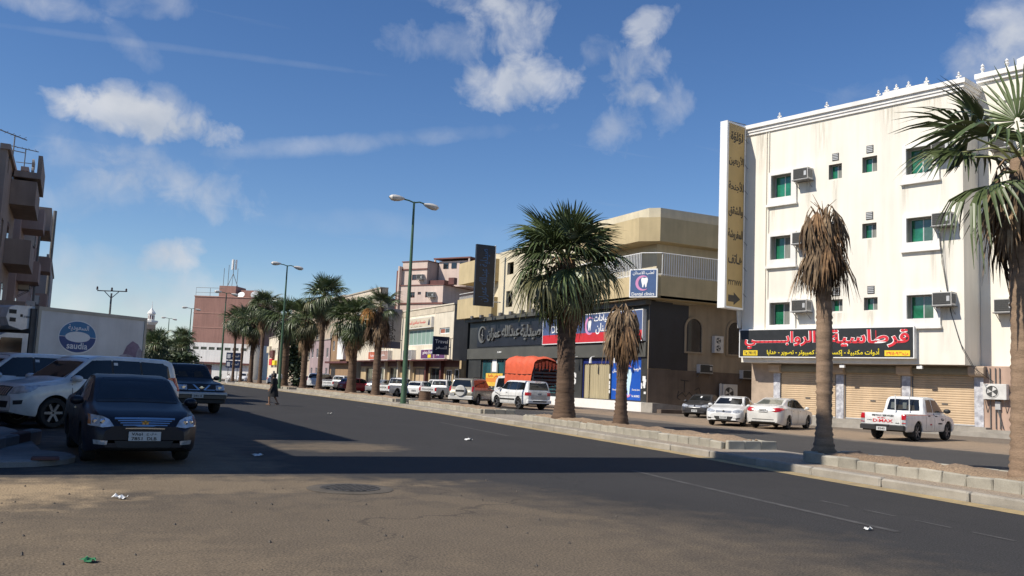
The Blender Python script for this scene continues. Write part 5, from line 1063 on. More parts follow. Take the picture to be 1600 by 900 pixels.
palm('nearest palm at the right edge with long green fronds over a brown skirt', 15.02, 10.1, .34, 5.65, .225, .20, 6, 14, 1.06, -14, 80, 26, 1.0, m_trunkt, dset=D_g, dscale=.86, flare=1.3, lean=(.02, 0))
palm('slender palm with sparse crown and one orange frond left of the first lamp post', 19.8, 61.35, .34, 6.3, 0.281, 0.240, 5, 17, .85, -25, 78, 34, 2.0, m_trunk, dscale=1.05, orange=2)
palm('stout bushy palm with low wide crown beside the red car', 19.94, 67.9, .34, 5.8, 0.357, 0.288, 6, 54, 1.1, -55, 80, 26, 1.8, m_trunk, dscale=1.1)
palm('tallest palm of the median row with straight slim trunk', 20.1, 78.4, .34, 8.3, 0.255, 0.208, 7, 46, 1.1, -62, 82, 22, 2.3, m_trunk)
palm('droopy palm with brown skirt between the tallest palm and the thick one', 20.2, 84.7, .34, 6.6, 0.306, 0.240, 8, 46, 1.12, -66, 80, 30, 2.2, m_trunk, dscale=1.15)
palm('thick trunked palm behind the walking people', 20.2, 93.1, .34, 7.2, 0.408, 0.336, 9, 54, 1.3, -60, 82, 16, 1.6, m_trunk, far=True)
palm('palm leaning over the second lamp post with ragged crown', 20.25, 106, .34, 9.2, 0.238, 0.192, 10, 44, 1.12, -55, 80, 22, 2.6, m_trunk, far=True)
palm('palm with dark shaggy skirt left of the second lamp post', 20.26, 112, .34, 7.4, 0.289, 0.224, 11, 44, 1.15, -60, 80, 34, 3.0, m_trunk, far=True)
palm('thin palm, right one of the close pair at the far left of the row', 20.28, 119, .34, 8.4, 0.187, 0.144, 12, 38, 1.1, -55, 80, 12, 1.5, m_trunk, far=True)
palm('thin palm, left one of the close pair at the far left of the row', 20.29, 125, .34, 8.2, 0.187, 0.144, 13, 38, 1.15, -58, 80, 12, 1.5, m_trunk, far=True)
palm('far palm with round crown standing left of the brown tower', 18.6, 172, .3, 6.9, .30, .25, 14, 44, 1.35, -58, 82, 18, 2.0, m_trunk, far=True)
palm('low far palm just right of the truck', 12.5, 152, 0, 5.2, .3, .25, 15, 40, 1.5, -50, 80, 10, 1.2, m_trunk, far=True)
palm('low far palm below the round crowned one', 17.0, 160, .3, 5.0, .3, .25, 16, 40, 1.5, -50, 80, 10, 1.2, m_trunk, far=True)
palm('far bushy palm in the gap between truck and dark four wheel drive', 14.0, 165, 0, 6.2, .3, .25, 17, 44, 1.5, -50, 80, 10, 1.2, m_trunk, far=True)
st = thing('palm_stump', 'short cut palm stump in the bed right of the first lamp post', 'stump', (19.3, 50.3, .33)); link('trunk', trunk_mesh(.62, .34, .33, m_trunk, 44, flare=1.15), st)
street_lamp('tallest looking green lamp post, nearest one, on the median right of the palms', 18.31, 51.3, .14, 12.3)
street_lamp('second green lamp post among the palm crowns', 19.1, 90.0, .14, 12.3)
street_lamp('third lamp post in front of the brown tower', 19.2, 128.5, .14, 12.3)
street_lamp('fourth lamp post between brown tower and far palms', 19.2, 167, .14, 12.3)
street_lamp('farthest lamp post just right of the minaret', 19.2, 205, .14, 12.3)
# broadleaf trees
m_tleaf = mat('broadleaf_foliage', (.055, .085, .030), .6, .35, 1.5, col2=(.026, .045, .016)); m_bark = mat('tree_bark', (.10, .075, .055), .9, .3, 3)
def tree(label, x, y, h, w, seed, n=1500, s=.2, taper=0.0):
    r = random.Random(seed); t = thing('tree', label, 'tree', (x, y, 0)); mb = MB().tube([(0, 0, 0), (.05, .03, h * .25), (0, .1, h * .5), (.1, 0, h * .8)], [.16, .13, .09, .03], 7)
    cl = []
    for k in range(26):
        a = r.uniform(0, 2 * pi); zz = r.uniform(.12, .95); rr = w * (.9 - taper * zz) * sqrt(r.random()) * (1 if zz < .7 else .65); c = Vector((rr * cos(a), rr * sin(a), h * zz)); cl.append(c); mb.tube([(0, 0, h * zz * .55), tuple(c * .6 + Vector((0, 0, h * zz * .3))), tuple(c)], [.05, .03, .01], 4)
    mb.build('trunk', m_bark, t); mb = MB()
    for k in range(n):
        c = r.choice(cl); p = c + Vector((r.gauss(0, .24) * w * .8, r.gauss(0, .24) * w * .8, r.gauss(0, .09) * h)); a = Vector((r.uniform(-1, 1), r.uniform(-1, 1), r.uniform(-.6, .6))).normalized() * s * r.uniform(.6, 1.3); b = a.cross(Vector((r.uniform(-1, 1), r.uniform(-1, 1), r.uniform(-1, 1)))).normalized() * s * .5
        if p.z > .2: mb.add([p - a, p + b, p + a, p - b], [(0, 1, 2, 3)])
    mb.build('crown', m_tleaf, t)
tree('dense dark green tree on the far pavement behind the second lamp post', 25.5, 112, 6.2, 2.0, 1, 1700, .26, .4)
tree('rounded far tree low behind the truck end', 9.0, 150, 4.2, 3.0, 2, 1400, .3); tree('far green tree under the palms left of the brown tower', 16.5, 150, 4.0, 3.2, 3, 1400, .3); tree('distant dark tree at the end of the left row', 3.0, 190, 6.0, 3.5, 4, 1200, .35)
# ------------------------------------------------------------------ vehicles
def paint(name, c, rough=.28, metal=0.0, dust=.18): return mat(name, c, rough, dust, 1.3, metal=metal, spec=.5, coat=.55, fine=.06, bscale=4)
p_white = paint('white_car_paint', (.72, .72, .70)); p_pearl = paint('off_white_car_paint', (.63, .62, .58)); p_black = mat('blue_black_car_paint', (.009, .010, .017), .42, .3, 1.1, spec=.35, coat=.06, fine=.1, bscale=4); p_navy = mat('dark_navy_car_paint', (.010, .011, .017), .40, .3, 1.1, spec=.4, coat=.12, fine=.1, bscale=4)
p_silver = paint('silver_car_paint', (.42, .43, .44), .3, .35); p_beige = paint('beige_metallic_paint', (.30, .275, .215), .35, .25); p_red = paint('red_car_paint', (.36, .018, .022)); p_grey = paint('dark_grey_car_paint', (.045, .044, .046), .3)
m_tyre = mat('tyre_rubber', (.018, .018, .018), .85, .3, 6); m_rim = mat('alloy_rim', (.19, .19, .20), .45, .2, 4, metal=.7); m_trim = mat('black_plastic_trim', (.020, .020, .021), .6, .25, 4); m_under = mat('underbody', (.012, .012, .012), .9)
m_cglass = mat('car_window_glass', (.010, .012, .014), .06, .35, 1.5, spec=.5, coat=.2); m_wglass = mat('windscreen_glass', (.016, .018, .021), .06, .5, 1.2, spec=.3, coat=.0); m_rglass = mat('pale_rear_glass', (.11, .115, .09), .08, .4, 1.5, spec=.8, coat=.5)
m_chrome = mat('chrome', (.62, .63, .65), .14, .1, 3, metal=1.0); m_lamp = mat('headlamp_lens', (.50, .52, .54), .1, .35, 9, spec=.8, coat=.6, metal=.25); m_tail = mat('tail_lamp_red', (.42, .012, .016), .18, .3, 5, coat=.5); m_ambl = mat('amber_lens', (.32, .12, .04), .25, .15, 6, coat=.4); m_gold = mat('gold_emblem', (.45, .27, .08), .3, .1, metal=.7)
m_plate = mat('number_plate', (.52, .53, .52), .5, .08); m_ink = mat('plate_ink', (.012, .012, .014), .6); m_seam = mat('panel_gap', (.01, .01, .01), .9); m_int = mat('car_interior', (.03, .028, .025), .9)

def pl(pts, x):
    if x <= pts[0][0]: return pts[0][1]
    for (a, va), (b, vb) in zip(pts, pts[1:]):
        if x <= b: return va + (vb - va) * (x - a) / max(1e-6, b - a)
    return pts[-1][1]
def smooth_pl(pts, x, s=.05):
    if s == 0: return pl(pts, x)
    return sum(w * pl(pts, x + d * s) for d, w in ((-1.6, .12), (-.8, .23), (0, .30), (.8, .23), (1.6, .12)))
class Car:
    def __init__(c, L, W, H, xf, xr, r, top, belt, rw, zb=.24, mats=None, nose=.45, tail=.40, ntap=.74, ttap=.80, dip=None, tyre_w=.22, arch=1.14, sharp=32, sm=.05, shoulder=.97, gw=.93):
        c.L, c.W, c.H, c.xf, c.xr, c.r = L, W, H, xf, xr, r; c.tw = tyre_w
        xs = set(); n = int(L / .045)
        for k in range(n + 1): xs.add(round(-L / 2 + L * k / n, 4))
        for d in (.0, .01, .025, .05, .08, .12): xs |= {round(L / 2 - d, 4), round(-L / 2 + d, 4)}
        ra = r * arch
        for xw in (xf, xr):
            for k in range(15):
                xs.add(round(xw + ra * cos(pi * k / 14), 4))
            xs |= {round(xw + ra + .004, 4), round(xw - ra - .004, 4)}
        if dip: xs |= {dip[0], round(dip[0] + .012, 4), dip[1], round(dip[1] - .012, 4)}
        xs = sorted(xs); rings = []
        for x in xs:
            zt = smooth_pl(top, x, sm); be = min(smooth_pl(belt, x, .05), zt - .035); hw = W / 2
            e = max(0, (x - (L / 2 - nose)) / nose); hw *= 1 - (1 - ntap) * e ** 2.6
            e2 = max(0, ((-L / 2 + tail) - x) / tail); hw *= 1 - (1 - ttap) * e2 ** 2.8
            f = smooth_pl(rw, x, .06); b = zb + .10 * e ** 2 + .12 * e2 ** 2
            az = b
            for xw in (xf, xr):
                q = ra * ra - (x - xw) ** 2
                if q > -1e-6: az = max(az, r + sqrt(max(0, q)))
            rwid = hw * f; ed = min(.075, (zt - be) * .55)
            yi = hw - tyre_w - .12
            pts = [(0, b), (yi, b), (yi, az), (hw * .93, az), (hw * .975, max(az, b + .06)), (hw * .998, max(az, b + (be - b) * .45)), (hw, max(az, be - .20)), (hw * .994, max(az, be - .09)), (hw * shoulder, max(az, be - .012)),
                   (hw * gw if zt - be > .12 else hw * (shoulder - .03), max(az, be) + .006)]
            y0, z0 = pts[-1]
            for t in (.5, 1.0): pts.append((y0 + (rwid - y0) * t, z0 + (zt - ed - z0) * t))
            if dip and dip[0] + .006 < x < dip[1] - .006:
                pts += [(rwid * .95, zt - .01), (rwid * .90, zt - .01), (rwid * .89, dip[2]), (0, dip[2])]
            else:
                cr = .0 if dip and x <= dip[1] else 1
                pts += [(rwid * .955, zt - ed * .42), (rwid * .86, zt - ed * .14), (rwid * .5, zt - .01 * cr), (0, zt)]
            rings.append([(x, y, z) for y, z in pts])
        m = len(rings[0]); mb = MB(); vs = []; fs = []; mi = []
        N = 2 * m - 2
        for rg in rings: vs += rg + [(x, -y, z) for x, y, z in rg[-2:0:-1]]
        for i in range(len(rings) - 1):
            for k in range(N):
                k2 = (k + 1) % N; fs.append((i * N + k, (i + 1) * N + k, (i + 1) * N + k2, i * N + k2)); kk = k if k < m - 1 else N - 1 - k; mi.append(1 if kk < 3 else 0)
        fs.append(tuple(range(N))[::1]); mi.append(0); fs.append(tuple(range((len(rings) - 1) * N, len(rings) * N))[::-1]); mi.append(0)
        fs = [f[::-1] for f in fs]
        mb.v = vs; mb.f = [list(f) for f in fs]; mb.m = mi; mb.sm = [True] * len(fs)
        c.me = mb.mesh('body', mats, sharp); c.bvh = BVHTree.FromPolygons([Vector(v) for v in vs], fs)
        c.parts = []      # (name, mesh, loc, rot, children)
    def hit(c, view, u, v):
        o, d = {'l': ((u, 5, v), (0, -1, 0)), 'r': ((u, -5, v), (0, 1, 0)), 'f': ((8, u, v), (-1, 0, 0)), 'b': ((-8, u, v), (1, 0, 0)), 't': ((u, v, 5), (0, 0, -1))}[view]
        h = c.bvh.ray_cast(Vector(o), Vector(d))
        if h[0] is None: return None, None
        n = h[1]
        if n.dot(Vector(d)) > 0: n = -n
        return h[0], n
    def panel(c, name, view, rows, m, off=.006, thick=.02, nu=6, nv=4, key=None, smooth=True):
        """thin shaped panel laid on the body: rows = polylines from top to bottom, in (x,z) for sides, (y,z) for ends"""
        def samp(row, t):
            q = t * (len(row) - 1); i = min(int(q), len(row) - 2); f = q - i; return (row[i][0] + (row[i + 1][0] - row[i][0]) * f, row[i][1] + (row[i + 1][1] - row[i][1]) * f)
        NU = nu * (max(len(r_) for r_ in rows) - 1); NV = nv * (len(rows) - 1); grid = []; last = None
        for j in range(NV + 1):
            q = j / NV * (len(rows) - 1); a = min(int(q), len(rows) - 2); f = q - a
            for i in range(NU + 1):
                p0 = samp(rows[a], i / NU); p1 = samp(rows[a + 1], i / NU); u, v = p0[0] + (p1[0] - p0[0]) * f, p0[1] + (p1[1] - p0[1]) * f
                p, n = c.hit(view, u, v)
                if p is None: p, n = (last if last else (Vector((u, v, 0)), Vector((0, 0, 1))))
                last = (p, n); grid.append((p + n * off, p - n * thick))
        w = NU + 1; vs = [g[0] for g in grid]; fs = [(j * w + i, j * w + i + 1, (j + 1) * w + i + 1, (j + 1) * w + i) for j in range(NV) for i in range(NU)]
        bd = [i for i in range(w)] + [j * w + NU for j in range(1, NV + 1)] + [NV * w + i for i in range(NU - 1, -1, -1)] + [j * w for j in range(NV - 1, 0, -1)]
        k = len(vs); vs += [grid[i][1] for i in bd]; nb = len(bd)
        fs += [(bd[i], bd[(i + 1) % nb], k + (i + 1) % nb, k + i) for i in range(nb)]
        bm = bmesh.new(); bv = [bm.verts.new(v) for v in vs]
        for f in fs:
            try: bm.faces.new([bv[i] for i in f])
            except ValueError: pass
        bmesh.ops.recalc_face_normals(bm, faces=bm.faces)
        bm.faces.ensure_lookup_table(); tot = sum(f.normal.dot(grid[0][0] - grid[0][1]) for f in bm.faces)
        if tot < 0: bmesh.ops.reverse_faces(bm, faces=bm.faces)
        me = bpy.data.meshes.new(name); bm.to_mesh(me); bm.free(); me.materials.append(m)
        me.polygons.foreach_set('use_smooth', [smooth] * len(me.polygons)); me.set_sharp_from_angle(angle=R(40))
        c.parts.append([name, me, (0, 0, 0), (0, 0, 0), []]); return c.parts[-1]
    def both(c, name, rows, m, **k):
        a = c.panel(name, 'l', rows, m, **k); b = c.panel(name, 'r', rows, m, **k); return a, b
    def ends(c, name, view, rows, m, **k):
        """a pair mirrored about the middle on the front or rear"""
        a = c.panel(name, view, rows, m, **k); b = c.panel(name, view, [[(-u, v) for u, v in r_] for r_ in rows], m, **k); return a, b
    def mesh_part(c, name, mb, mats, loc=(0, 0, 0), rot=(0, 0, 0), sharp=35):
        c.parts.append([name, mb.mesh(name, mats, sharp) if isinstance(mb, MB) else mb, loc, rot, []]); return c.parts[-1]
    def seams(c, lines, w=.014):
        for view in ('l', 'r'):
            for (x0, z0), (x1, z1) in lines:
                dx, dz = x1 - x0, z1 - z0; L_ = sqrt(dx * dx + dz * dz); nx, nz = -dz / L_ * w / 2, dx / L_ * w / 2
                c.panel('panel_gap', view, [[(x0 + nx, z0 + nz), (x1 + nx, z1 + nz)], [(x0 - nx, z0 - nz), (x1 - nx, z1 - nz)]], m_seam, off=.003, thick=.005, nu=7, nv=1)
    def wheels(c, spokes=6, rimcol=None, rim_r=.66, plain=False):
        r, w = c.r, c.tw
        ty = MB().lathe([(r * rim_r, -w / 2), (r * .9, -w / 2), (r * .985, -w * .36), (r, -w * .2), (r, w * .2), (r * .985, w * .36), (r * .9, w / 2), (r * rim_r, w / 2), (r * rim_r, -w / 2)], 28, axis='y', cap=False).mesh('wheel', m_tyre, 40)
        rb = MB(); R1 = r * rim_r
        rb.lathe([(R1, -w * .46), (R1 * .93, -w * .47), (R1 * .9, -w * .25), (R1 * .86, w * .1)], 28, axis='y', cap=False)
        rb.lathe([(.001, -w * .40), (R1 * .2, -w * .40), (R1 * .24, -w * .30)], 14, axis='y', cap=False)
        for k in range(spokes):
            a = 2 * pi * k / spokes; ca, sa = cos(a), sin(a); h0, h1 = R1 * .13, R1 * (.125 if not plain else .34)
            P = lambda rr, hh, yy: (rr * ca - hh * sa, yy, rr * sa + hh * ca)
            rb.add([P(R1 * .1, -h0, -w * .38), P(R1 * .95, -h1, -w * .43), P(R1 * .95, h1, -w * .43), P(R1 * .1, h0, -w * .38), P(R1 * .1, -h0, -w * .2), P(R1 * .95, -h1, -w * .25), P(R1 * .95, h1, -w * .25), P(R1 * .1, h0, -w * .2)],
                   [(0, 1, 2, 3), (0, 4, 5, 1), (1, 5, 6, 2), (2, 6, 7, 3), (3, 7, 4, 0)], 0)
        rb.lathe([(R1 * .9, w * .05), (0.001, w * .05)], 20, 1, axis='y', cap=False)
        rb.f = [q for q in rb.f]
        rim = rb.mesh('rim', [rimcol or m_rim, m_under], 30)
        for xw in (c.xf, c.xr):
            for s in (-1, 1):
                c.parts.append(['wheel', ty, (xw, s * (c.W / 2 - w / 2 - .035), r), (0, 0, 0 if s < 0 else pi), [['rim', rim, (0, 0, 0), (0, 0, 0), []]]])
    def mirrors(c, x, z, m, y=None, s=1.0):
        yy = y or c.W / 2
        for sg in (-1, 1):
            mb = MB(); prof = [(-.07, .4), (-.05, .8), (0, 1), (.06, .95), (.10, .7), (.12, .3)]; vs = []; n = 10
            for dx, k in prof:
                for q in range(n):
                    a = 2 * pi * q / n; vs.append((dx * s, .105 * k * cos(a) * s, .075 * k * sin(a) * s))
            mb.add(vs, [(i * n + q, i * n + (q + 1) % n, (i + 1) * n + (q + 1) % n, (i + 1) * n + q) for i in range(5) for q in range(n)] + [tuple(range(n))[::-1], tuple(range(5 * n, 6 * n))], 0, True)
            mb.box(-.02, -.20 * sg, -.06, .05, -.05 * sg, -.02)
            c.mesh_part('wing_mirror', mb, m, (x, sg * (yy + .10 * s), z))
    def plate(c, view, x, y, z, w, h, rows, tilt=0):
        rz = pi / 2 if view == 'f' else -pi / 2; s = 1 if view == 'f' else -1
        mb = MB().box(-w / 2, -.008, -h / 2, w / 2, .006, h / 2); ch = []
        for tx, lx, lz, lw, lh in rows: ch.append(['plate_text', text_mesh(tx, lw, lh, m_ink, .015, .002, False), (lx, -.010, lz), (0, 0, 0), []])
        c.parts.append(['number_plate', mb.mesh('number_plate', m_plate), (x, y, z), (0, 0, rz), ch])
    def word(c, view, tx, x, y, z, w, h, m, bold=.0, name='badge', ar=False):
        rot = {'f': (0, 0, pi / 2), 'b': (0, 0, -pi / 2), 'l': (0, 0, pi), 'r': (0, 0, 0)}[view]
        c.parts.append([name, text_mesh(tx, w, h, m, bold, .004, ar), (x, y, z), rot, []])
    def build(c, name, label, cat, x, y, hx, hy, group=None, z=0.004):
        t = thing(name, label, cat, (x, y, z), atan2(hy, hx), group)
        link('body', c.me, t)
        for (n, me, lo, ro, ch) in c.parts:
            o = link(n, me, t, lo, ro)
            for q in ch: link(q[0], q[1], o, q[2], q[3])
        return t
def recolour(t, new):
    """the same car in another paint"""
    b = [c for c in t.children if c.name.startswith('body')][0]; me = b.data.copy(); me.materials[0] = new; b.data = me
    for c in t.children:
        if c.name.split('.')[0] in ('wing_mirror', 'spare_cover', 'bonnet', 'tailgate_panel') and c.data.materials[0] != m_trim: q = c.data.copy(); q.materials[0] = new; c.data = q
    return t
def again(t, label, x, y, hx, hy):
    c = copy_tree(t); c.location = (x, y, .004); c.rotation_euler = (0, 0, atan2(hy, hx)); c['label'] = label; return c

# ---- black saloon facing the camera
c = Car(4.64, 1.80, 1.47, 1.38, -1.30, .315, [(-2.32, .80), (-2.28, 1.02), (-2.1, 1.10), (-1.72, 1.14), (-1.0, 1.41), (-.5, 1.47), (.05, 1.465), (.42, 1.41), (1.20, 1.01), (1.32, .98), (1.95, .88), (2.2, .79), (2.28, .70), (2.32, .60)],
        [(-2.32, .9), (-1.6, 1.02), (1.1, .93), (1.9, .78), (2.32, .55)], [(-2.32, .85), (-1.8, .80), (-1.0, .70), (.3, .72), (1.2, .84), (1.6, .86), (2.32, .84)], .19, [p_black, m_under], nose=.55, ntap=.70)
c.panel('windscreen', 'f', [[(-.52, 1.395), (0, 1.425), (.52, 1.395)], [(-.66, 1.03), (0, 1.055), (.66, 1.03)]], m_wglass, off=.004)
c.panel('wiper_cowl', 'f', [[(-.68, 1.025), (0, 1.05), (.68, 1.025)], [(-.66, .985), (0, 1.0), (.66, .985)]], m_trim, off=.008)
c.both('window_pillar', [[(.2, 1.37), (-.5, 1.385)], [(.2, 1.0), (-.6, 1.01)]], m_trim, off=.0045); c.both('side_window', [[(.36, 1.36), (-.1, 1.40)], [(1.0, .99), (-.12, 1.0)]], m_cglass); c.both('side_window', [[(-.18, 1.40), (-.75, 1.36)], [(-.20, 1.0), (-1.15, 1.05)]], m_cglass)
c.ends('headlight', 'f', [[(.55, .735), (.66, .785), (.84, .80)], [(.48, .63), (.64, .605), (.84, .635)]], m_lamp, off=.012)
for s in (-1, 1):
    for y_, r_ in ((.635, .052), (.745, .05)):
        p_, n_ = c.hit('f', s * y_, .70); c.mesh_part('lamp_bowl', MB().lathe([(.001, .02), (r_ * .6, .02), (r_, .0)], 14, axis='x', cap=False), m_chrome, tuple(p_ + Vector((.006, 0, 0))))
    p_, n_ = c.hit('f', s * .795, .72); c.panel('indicator', 'f', [[(s * .80, .79), (s * .838, .80)], [(s * .80, .65), (s * .838, .655)]], m_ambl, off=.016)
c.panel('grille', 'f', [[(-.47, .755), (0, .765), (.47, .755)], [(-.30, .59), (0, .585), (.30, .59)]], m_trim, off=.006)
for k, (z_, w_) in enumerate(((.748, .47), (.712, .42), (.677, .385), (.642, .345), (.600, .305))): c.panel('grille_bar', 'f', [[(-w_, z_ + .008), (0, z_ + .015), (w_, z_ + .008)], [(-w_, z_ - .008 - (.012 if k == 0 else 0)), (0, z_ - .005 - (.012 if k == 0 else 0)), (w_, z_ - .008 - (.012 if k == 0 else 0))]], m_chrome, off=.018 + (.006 if k == 0 else 0), thick=.01)
p_, n_ = c.hit('f', 0, .68); c.mesh_part('emblem', MB().lathe([(.001, .03), (.05, .028), (.055, 0)], 16, axis='x').tube([(.035, -.07, .035), (.035, -.02, .035), (.035, 0, .0), (.035, .02, .035), (.035, .07, .035)], .012, 5), m_gold, tuple(p_))
c.panel('lower_grille', 'f', [[(-.46, .40), (.46, .40)], [(-.40, .29), (.40, .29)]], m_trim, off=.006); c.panel('bumper_slot', 'f', [[(-.75, .27), (.75, .27)], [(-.72, .24), (.72, .24)]], m_trim, off=.01)
c.ends('fog_lamp', 'f', [[(.56, .40), (.76, .41)], [(.57, .335), (.75, .34)]], m_lamp, off=.01)
p_, n_ = c.hit('f', 0, .47); c.plate('f', p_.x + .02, 0, .475, .50, .15, [('7851', -.12, -.038, .17, .052), ('DLB', .11, -.038, .15, .052), ('٧٨٥١', -.12, .036, .17, .05), ('ح ل د', .1, .036, .15, .05)])
c.seams([((.95, .25), (1.0, .95)), ((-.15, .24), (-.15, .98)), ((-1.0, .55), (-1.12, 1.0))]); c.both('door_handle', [[(.05, .86), (.22, .86)], [(.05, .83), (.22, .83)]], m_chrome, off=.02)
c.wheels(5); c.mirrors(.92, 1.0, p_black, .84, 1.1)
black = c.build('black_sedan', 'dusty blue black sedan with chrome slatted grille parked facing the camera', 'car', 1.12, 18.45, .07, -1)

# ---- big white four wheel drive at left, nose to the left
c = Car(4.78, 1.89, 1.87, 1.43, -1.37, .385, [(-2.39, .95), (-2.36, 1.20), (-2.27, 1.55), (-2.16, 1.80), (-1.9, 1.86), (-.9, 1.885), (.15, 1.875), (.42, 1.80), (1.16, 1.26), (1.32, 1.20), (2.05, 1.10), (2.25, 1.03), (2.36, .90), (2.39, .76)],
        [(-2.4, 1.12), (-1, 1.17), (1.2, 1.14), (2.0, 1.0), (2.4, .75)], [(-2.4, .88), (-2.2, .78), (0, .77), (.5, .78), (1.25, .88), (2.39, .86)], .30, [p_white, m_under], nose=.6, ntap=.66, tail=.5, ttap=.82, tyre_w=.26, arch=1.17, gw=.955)
c.panel('windscreen', 'f', [[(-.60, 1.79), (0, 1.82), (.60, 1.79)], [(-.74, 1.27), (0, 1.30), (.74, 1.27)]], m_wglass, off=.004)
c.both('side_window', [[(.40, 1.73), (-.15, 1.765)], [(1.02, 1.26), (-.15, 1.22)]], m_cglass); c.both('side_window', [[(-.2, 1.765), (-1.02, 1.76)], [(-.2, 1.22), (-1.05, 1.22)]], m_cglass); c.both('side_window', [[(-1.08, 1.76), (-1.75, 1.73), (-1.95, 1.66)], [(-1.10, 1.22), (-1.75, 1.24), (-2.0, 1.36)]], m_cglass)
c.panel('sun_sticker', 'l', [[(-.22, 1.70), (-.34, 1.70)], [(-.22, 1.63), (-.34, 1.63)]], m_paper, off=.009)
c.ends('headlight', 'f', [[(.52, 1.0), (.70, 1.03), (.90, 1.07)], [(.50, .84), (.70, .84), (.89, .90)]], m_lamp, off=.01); c.both('headlight_side', [[(2.12, 1.05), (1.86, 1.05)], [(2.16, .87), (1.98, .95)]], m_lamp, off=.008)
c.panel('grille', 'f', [[(-.47, 1.0), (0, 1.02), (.47, 1.0)], [(-.44, .79), (0, .78), (.44, .79)]], m_trim, off=.008)
for k in range(9): c.panel('grille_bar', 'f', [[(-.40 + k * .1 - .022, .985), (-.40 + k * .1 + .022, .985)], [(-.39 + k * .097 - .02, .80), (-.39 + k * .097 + .02, .80)]], m_chrome, off=.02, nu=1)
c.panel('lower_grille', 'f', [[(-.5, .66), (.5, .66)], [(-.45, .50), (.45, .50)]], m_trim, off=.008); c.ends('fog_lamp', 'f', [[(.66, .68), (.82, .70)], [(.67, .58), (.81, .60)]], m_trim, off=.01)
c.panel('skid_plate', 'f', [[(-.6, .44), (.6, .44)], [(-.55, .36), (.55, .36)]], m_alu, off=.012)
c.ends('tail_light', 'b', [[(.72, 1.35), (.85, 1.35)], [(.74, .98), (.88, .98)]], m_tail, off=.01); c.panel('rear_window', 'b', [[(-.58, 1.74), (.58, 1.74)], [(-.66, 1.28), (.66, 1.28)]], m_cglass)
c.seams([((.98, .42), (1.03, 1.22)), ((-.17, .36), (-.17, 1.2)), ((-1.08, .72), (-1.07, 1.2)), ((-.95, .36), (.96, .36))]); c.both('door_handle', [[(.0, 1.08), (.2, 1.08)], [(.0, 1.04), (.2, 1.04)]], m_chrome, off=.025); c.both('door_handle', [[(-.95, 1.08), (-.75, 1.08)], [(-.95, 1.04), (-.75, 1.04)]], m_chrome, off=.025)
c.both('side_moulding', [[(.9, .60), (-1.0, .60)], [(.9, .54), (-1.0, .54)]], p_white, off=.022); c.both('running_board', [[(.92, .40), (-.9, .40)], [(.92, .32), (-.9, .32)]], m_trim, off=.05)
c.both('window_pillar', [[(.30, 1.745), (-1.8, 1.74)], [(.35, 1.22), (-1.85, 1.25)]], m_trim, off=.0045)
c.wheels(6); c.mirrors(.93, 1.25, p_white, .90, 1.25)
prado = c.build('white_suv', 'large white four wheel drive parked nose left beside the black sedan', 'car', .57, 26.84, -.84, -.54, 'white cars parked at an angle on the left')
again(prado, 'second white car half hidden behind the large white four wheel drive', -1.35, 28.9, -.84, -.54)

# ---- dark blue four wheel drive behind the black saloon
c = Car(4.95, 1.90, 1.86, 1.52, -1.42, .39, [(-2.47, .95), (-2.44, 1.2), (-2.36, 1.6), (-2.28, 1.80), (-2.0, 1.86), (.0, 1.86), (.38, 1.82), (.98, 1.30), (1.08, 1.24), (2.0, 1.17), (2.33, 1.12), (2.44, 1.02), (2.475, .62)],
        [(-2.5, 1.12), (1.0, 1.14), (2.0, 1.08), (2.5, .9)], [(-2.5, .88), (-2.3, .80), (0, .79), (.4, .79), (1.05, .90), (2.5, .90)], .36, [p_navy, m_under], nose=.35, ntap=.86, tail=.35, ttap=.88, tyre_w=.27, arch=1.16, gw=.955)
c.panel('windscreen', 'f', [[(-.62, 1.78), (0, 1.80), (.62, 1.78)], [(-.73, 1.30), (0, 1.33), (.73, 1.30)]], m_wglass, off=.004)
for s in (-1, 1): c.panel('seat_headrest', 'f', [[(s * .30 - .13, 1.55), (s * .30 + .13, 1.55)], [(s * .30 - .18, 1.34), (s * .30 + .18, 1.34)]], m_int, off=.0065, thick=.002)
c.both('window_pillar', [[(.2, 1.73), (-1.6, 1.72)], [(.2, 1.24), (-1.6, 1.25)]], m_trim, off=.0045); c.both('side_window', [[(.33, 1.74), (-.25, 1.76)], [(.83, 1.28), (-.25, 1.24)]], m_cglass); c.both('side_window', [[(-.32, 1.76), (-1.2, 1.75)], [(-.32, 1.24), (-1.2, 1.24)]], m_cglass); c.both('side_window', [[(-1.28, 1.75), (-2.05, 1.72)], [(-1.28, 1.24), (-2.12, 1.26)]], m_cglass)
c.ends('headlight', 'f', [[(.53, 1.05), (.86, 1.06)], [(.53, .87), (.86, .88)]], m_lamp, off=.012)
for s in (-1, 1):
    p_, n_ = c.hit('f', s * .66, .965); c.mesh_part('lamp_bowl', MB().lathe([(.001, .02), (.05, .02), (.075, 0)], 14, axis='x', cap=False), m_chrome, tuple(p_ + Vector((.01, 0, 0))))
c.panel('grille', 'f', [[(-.50, 1.06), (.50, 1.06)], [(-.48, .86), (.48, .86)]], m_trim, off=.008)
for s in (-1, 1): c.panel('grille_bar', 'f', [[(s * .34, 1.06), (s * .26, 1.06)], [(s * .13, .87), (s * .05, .87)]], m_chrome, off=.03, nv=8); c.panel('grille_bar', 'f', [[(s * .50, .885), (s * .10, .885)], [(s * .49, .86), (s * .08, .86)]], m_chrome, off=.028)
p_, n_ = c.hit('f', 0, .96); c.mesh_part('emblem', MB().lathe([(.001, .03), (.055, .028), (.06, 0)], 16, axis='x').box(.0, -.09, -.012, .035, .09, .012), m_chrome, tuple(p_))
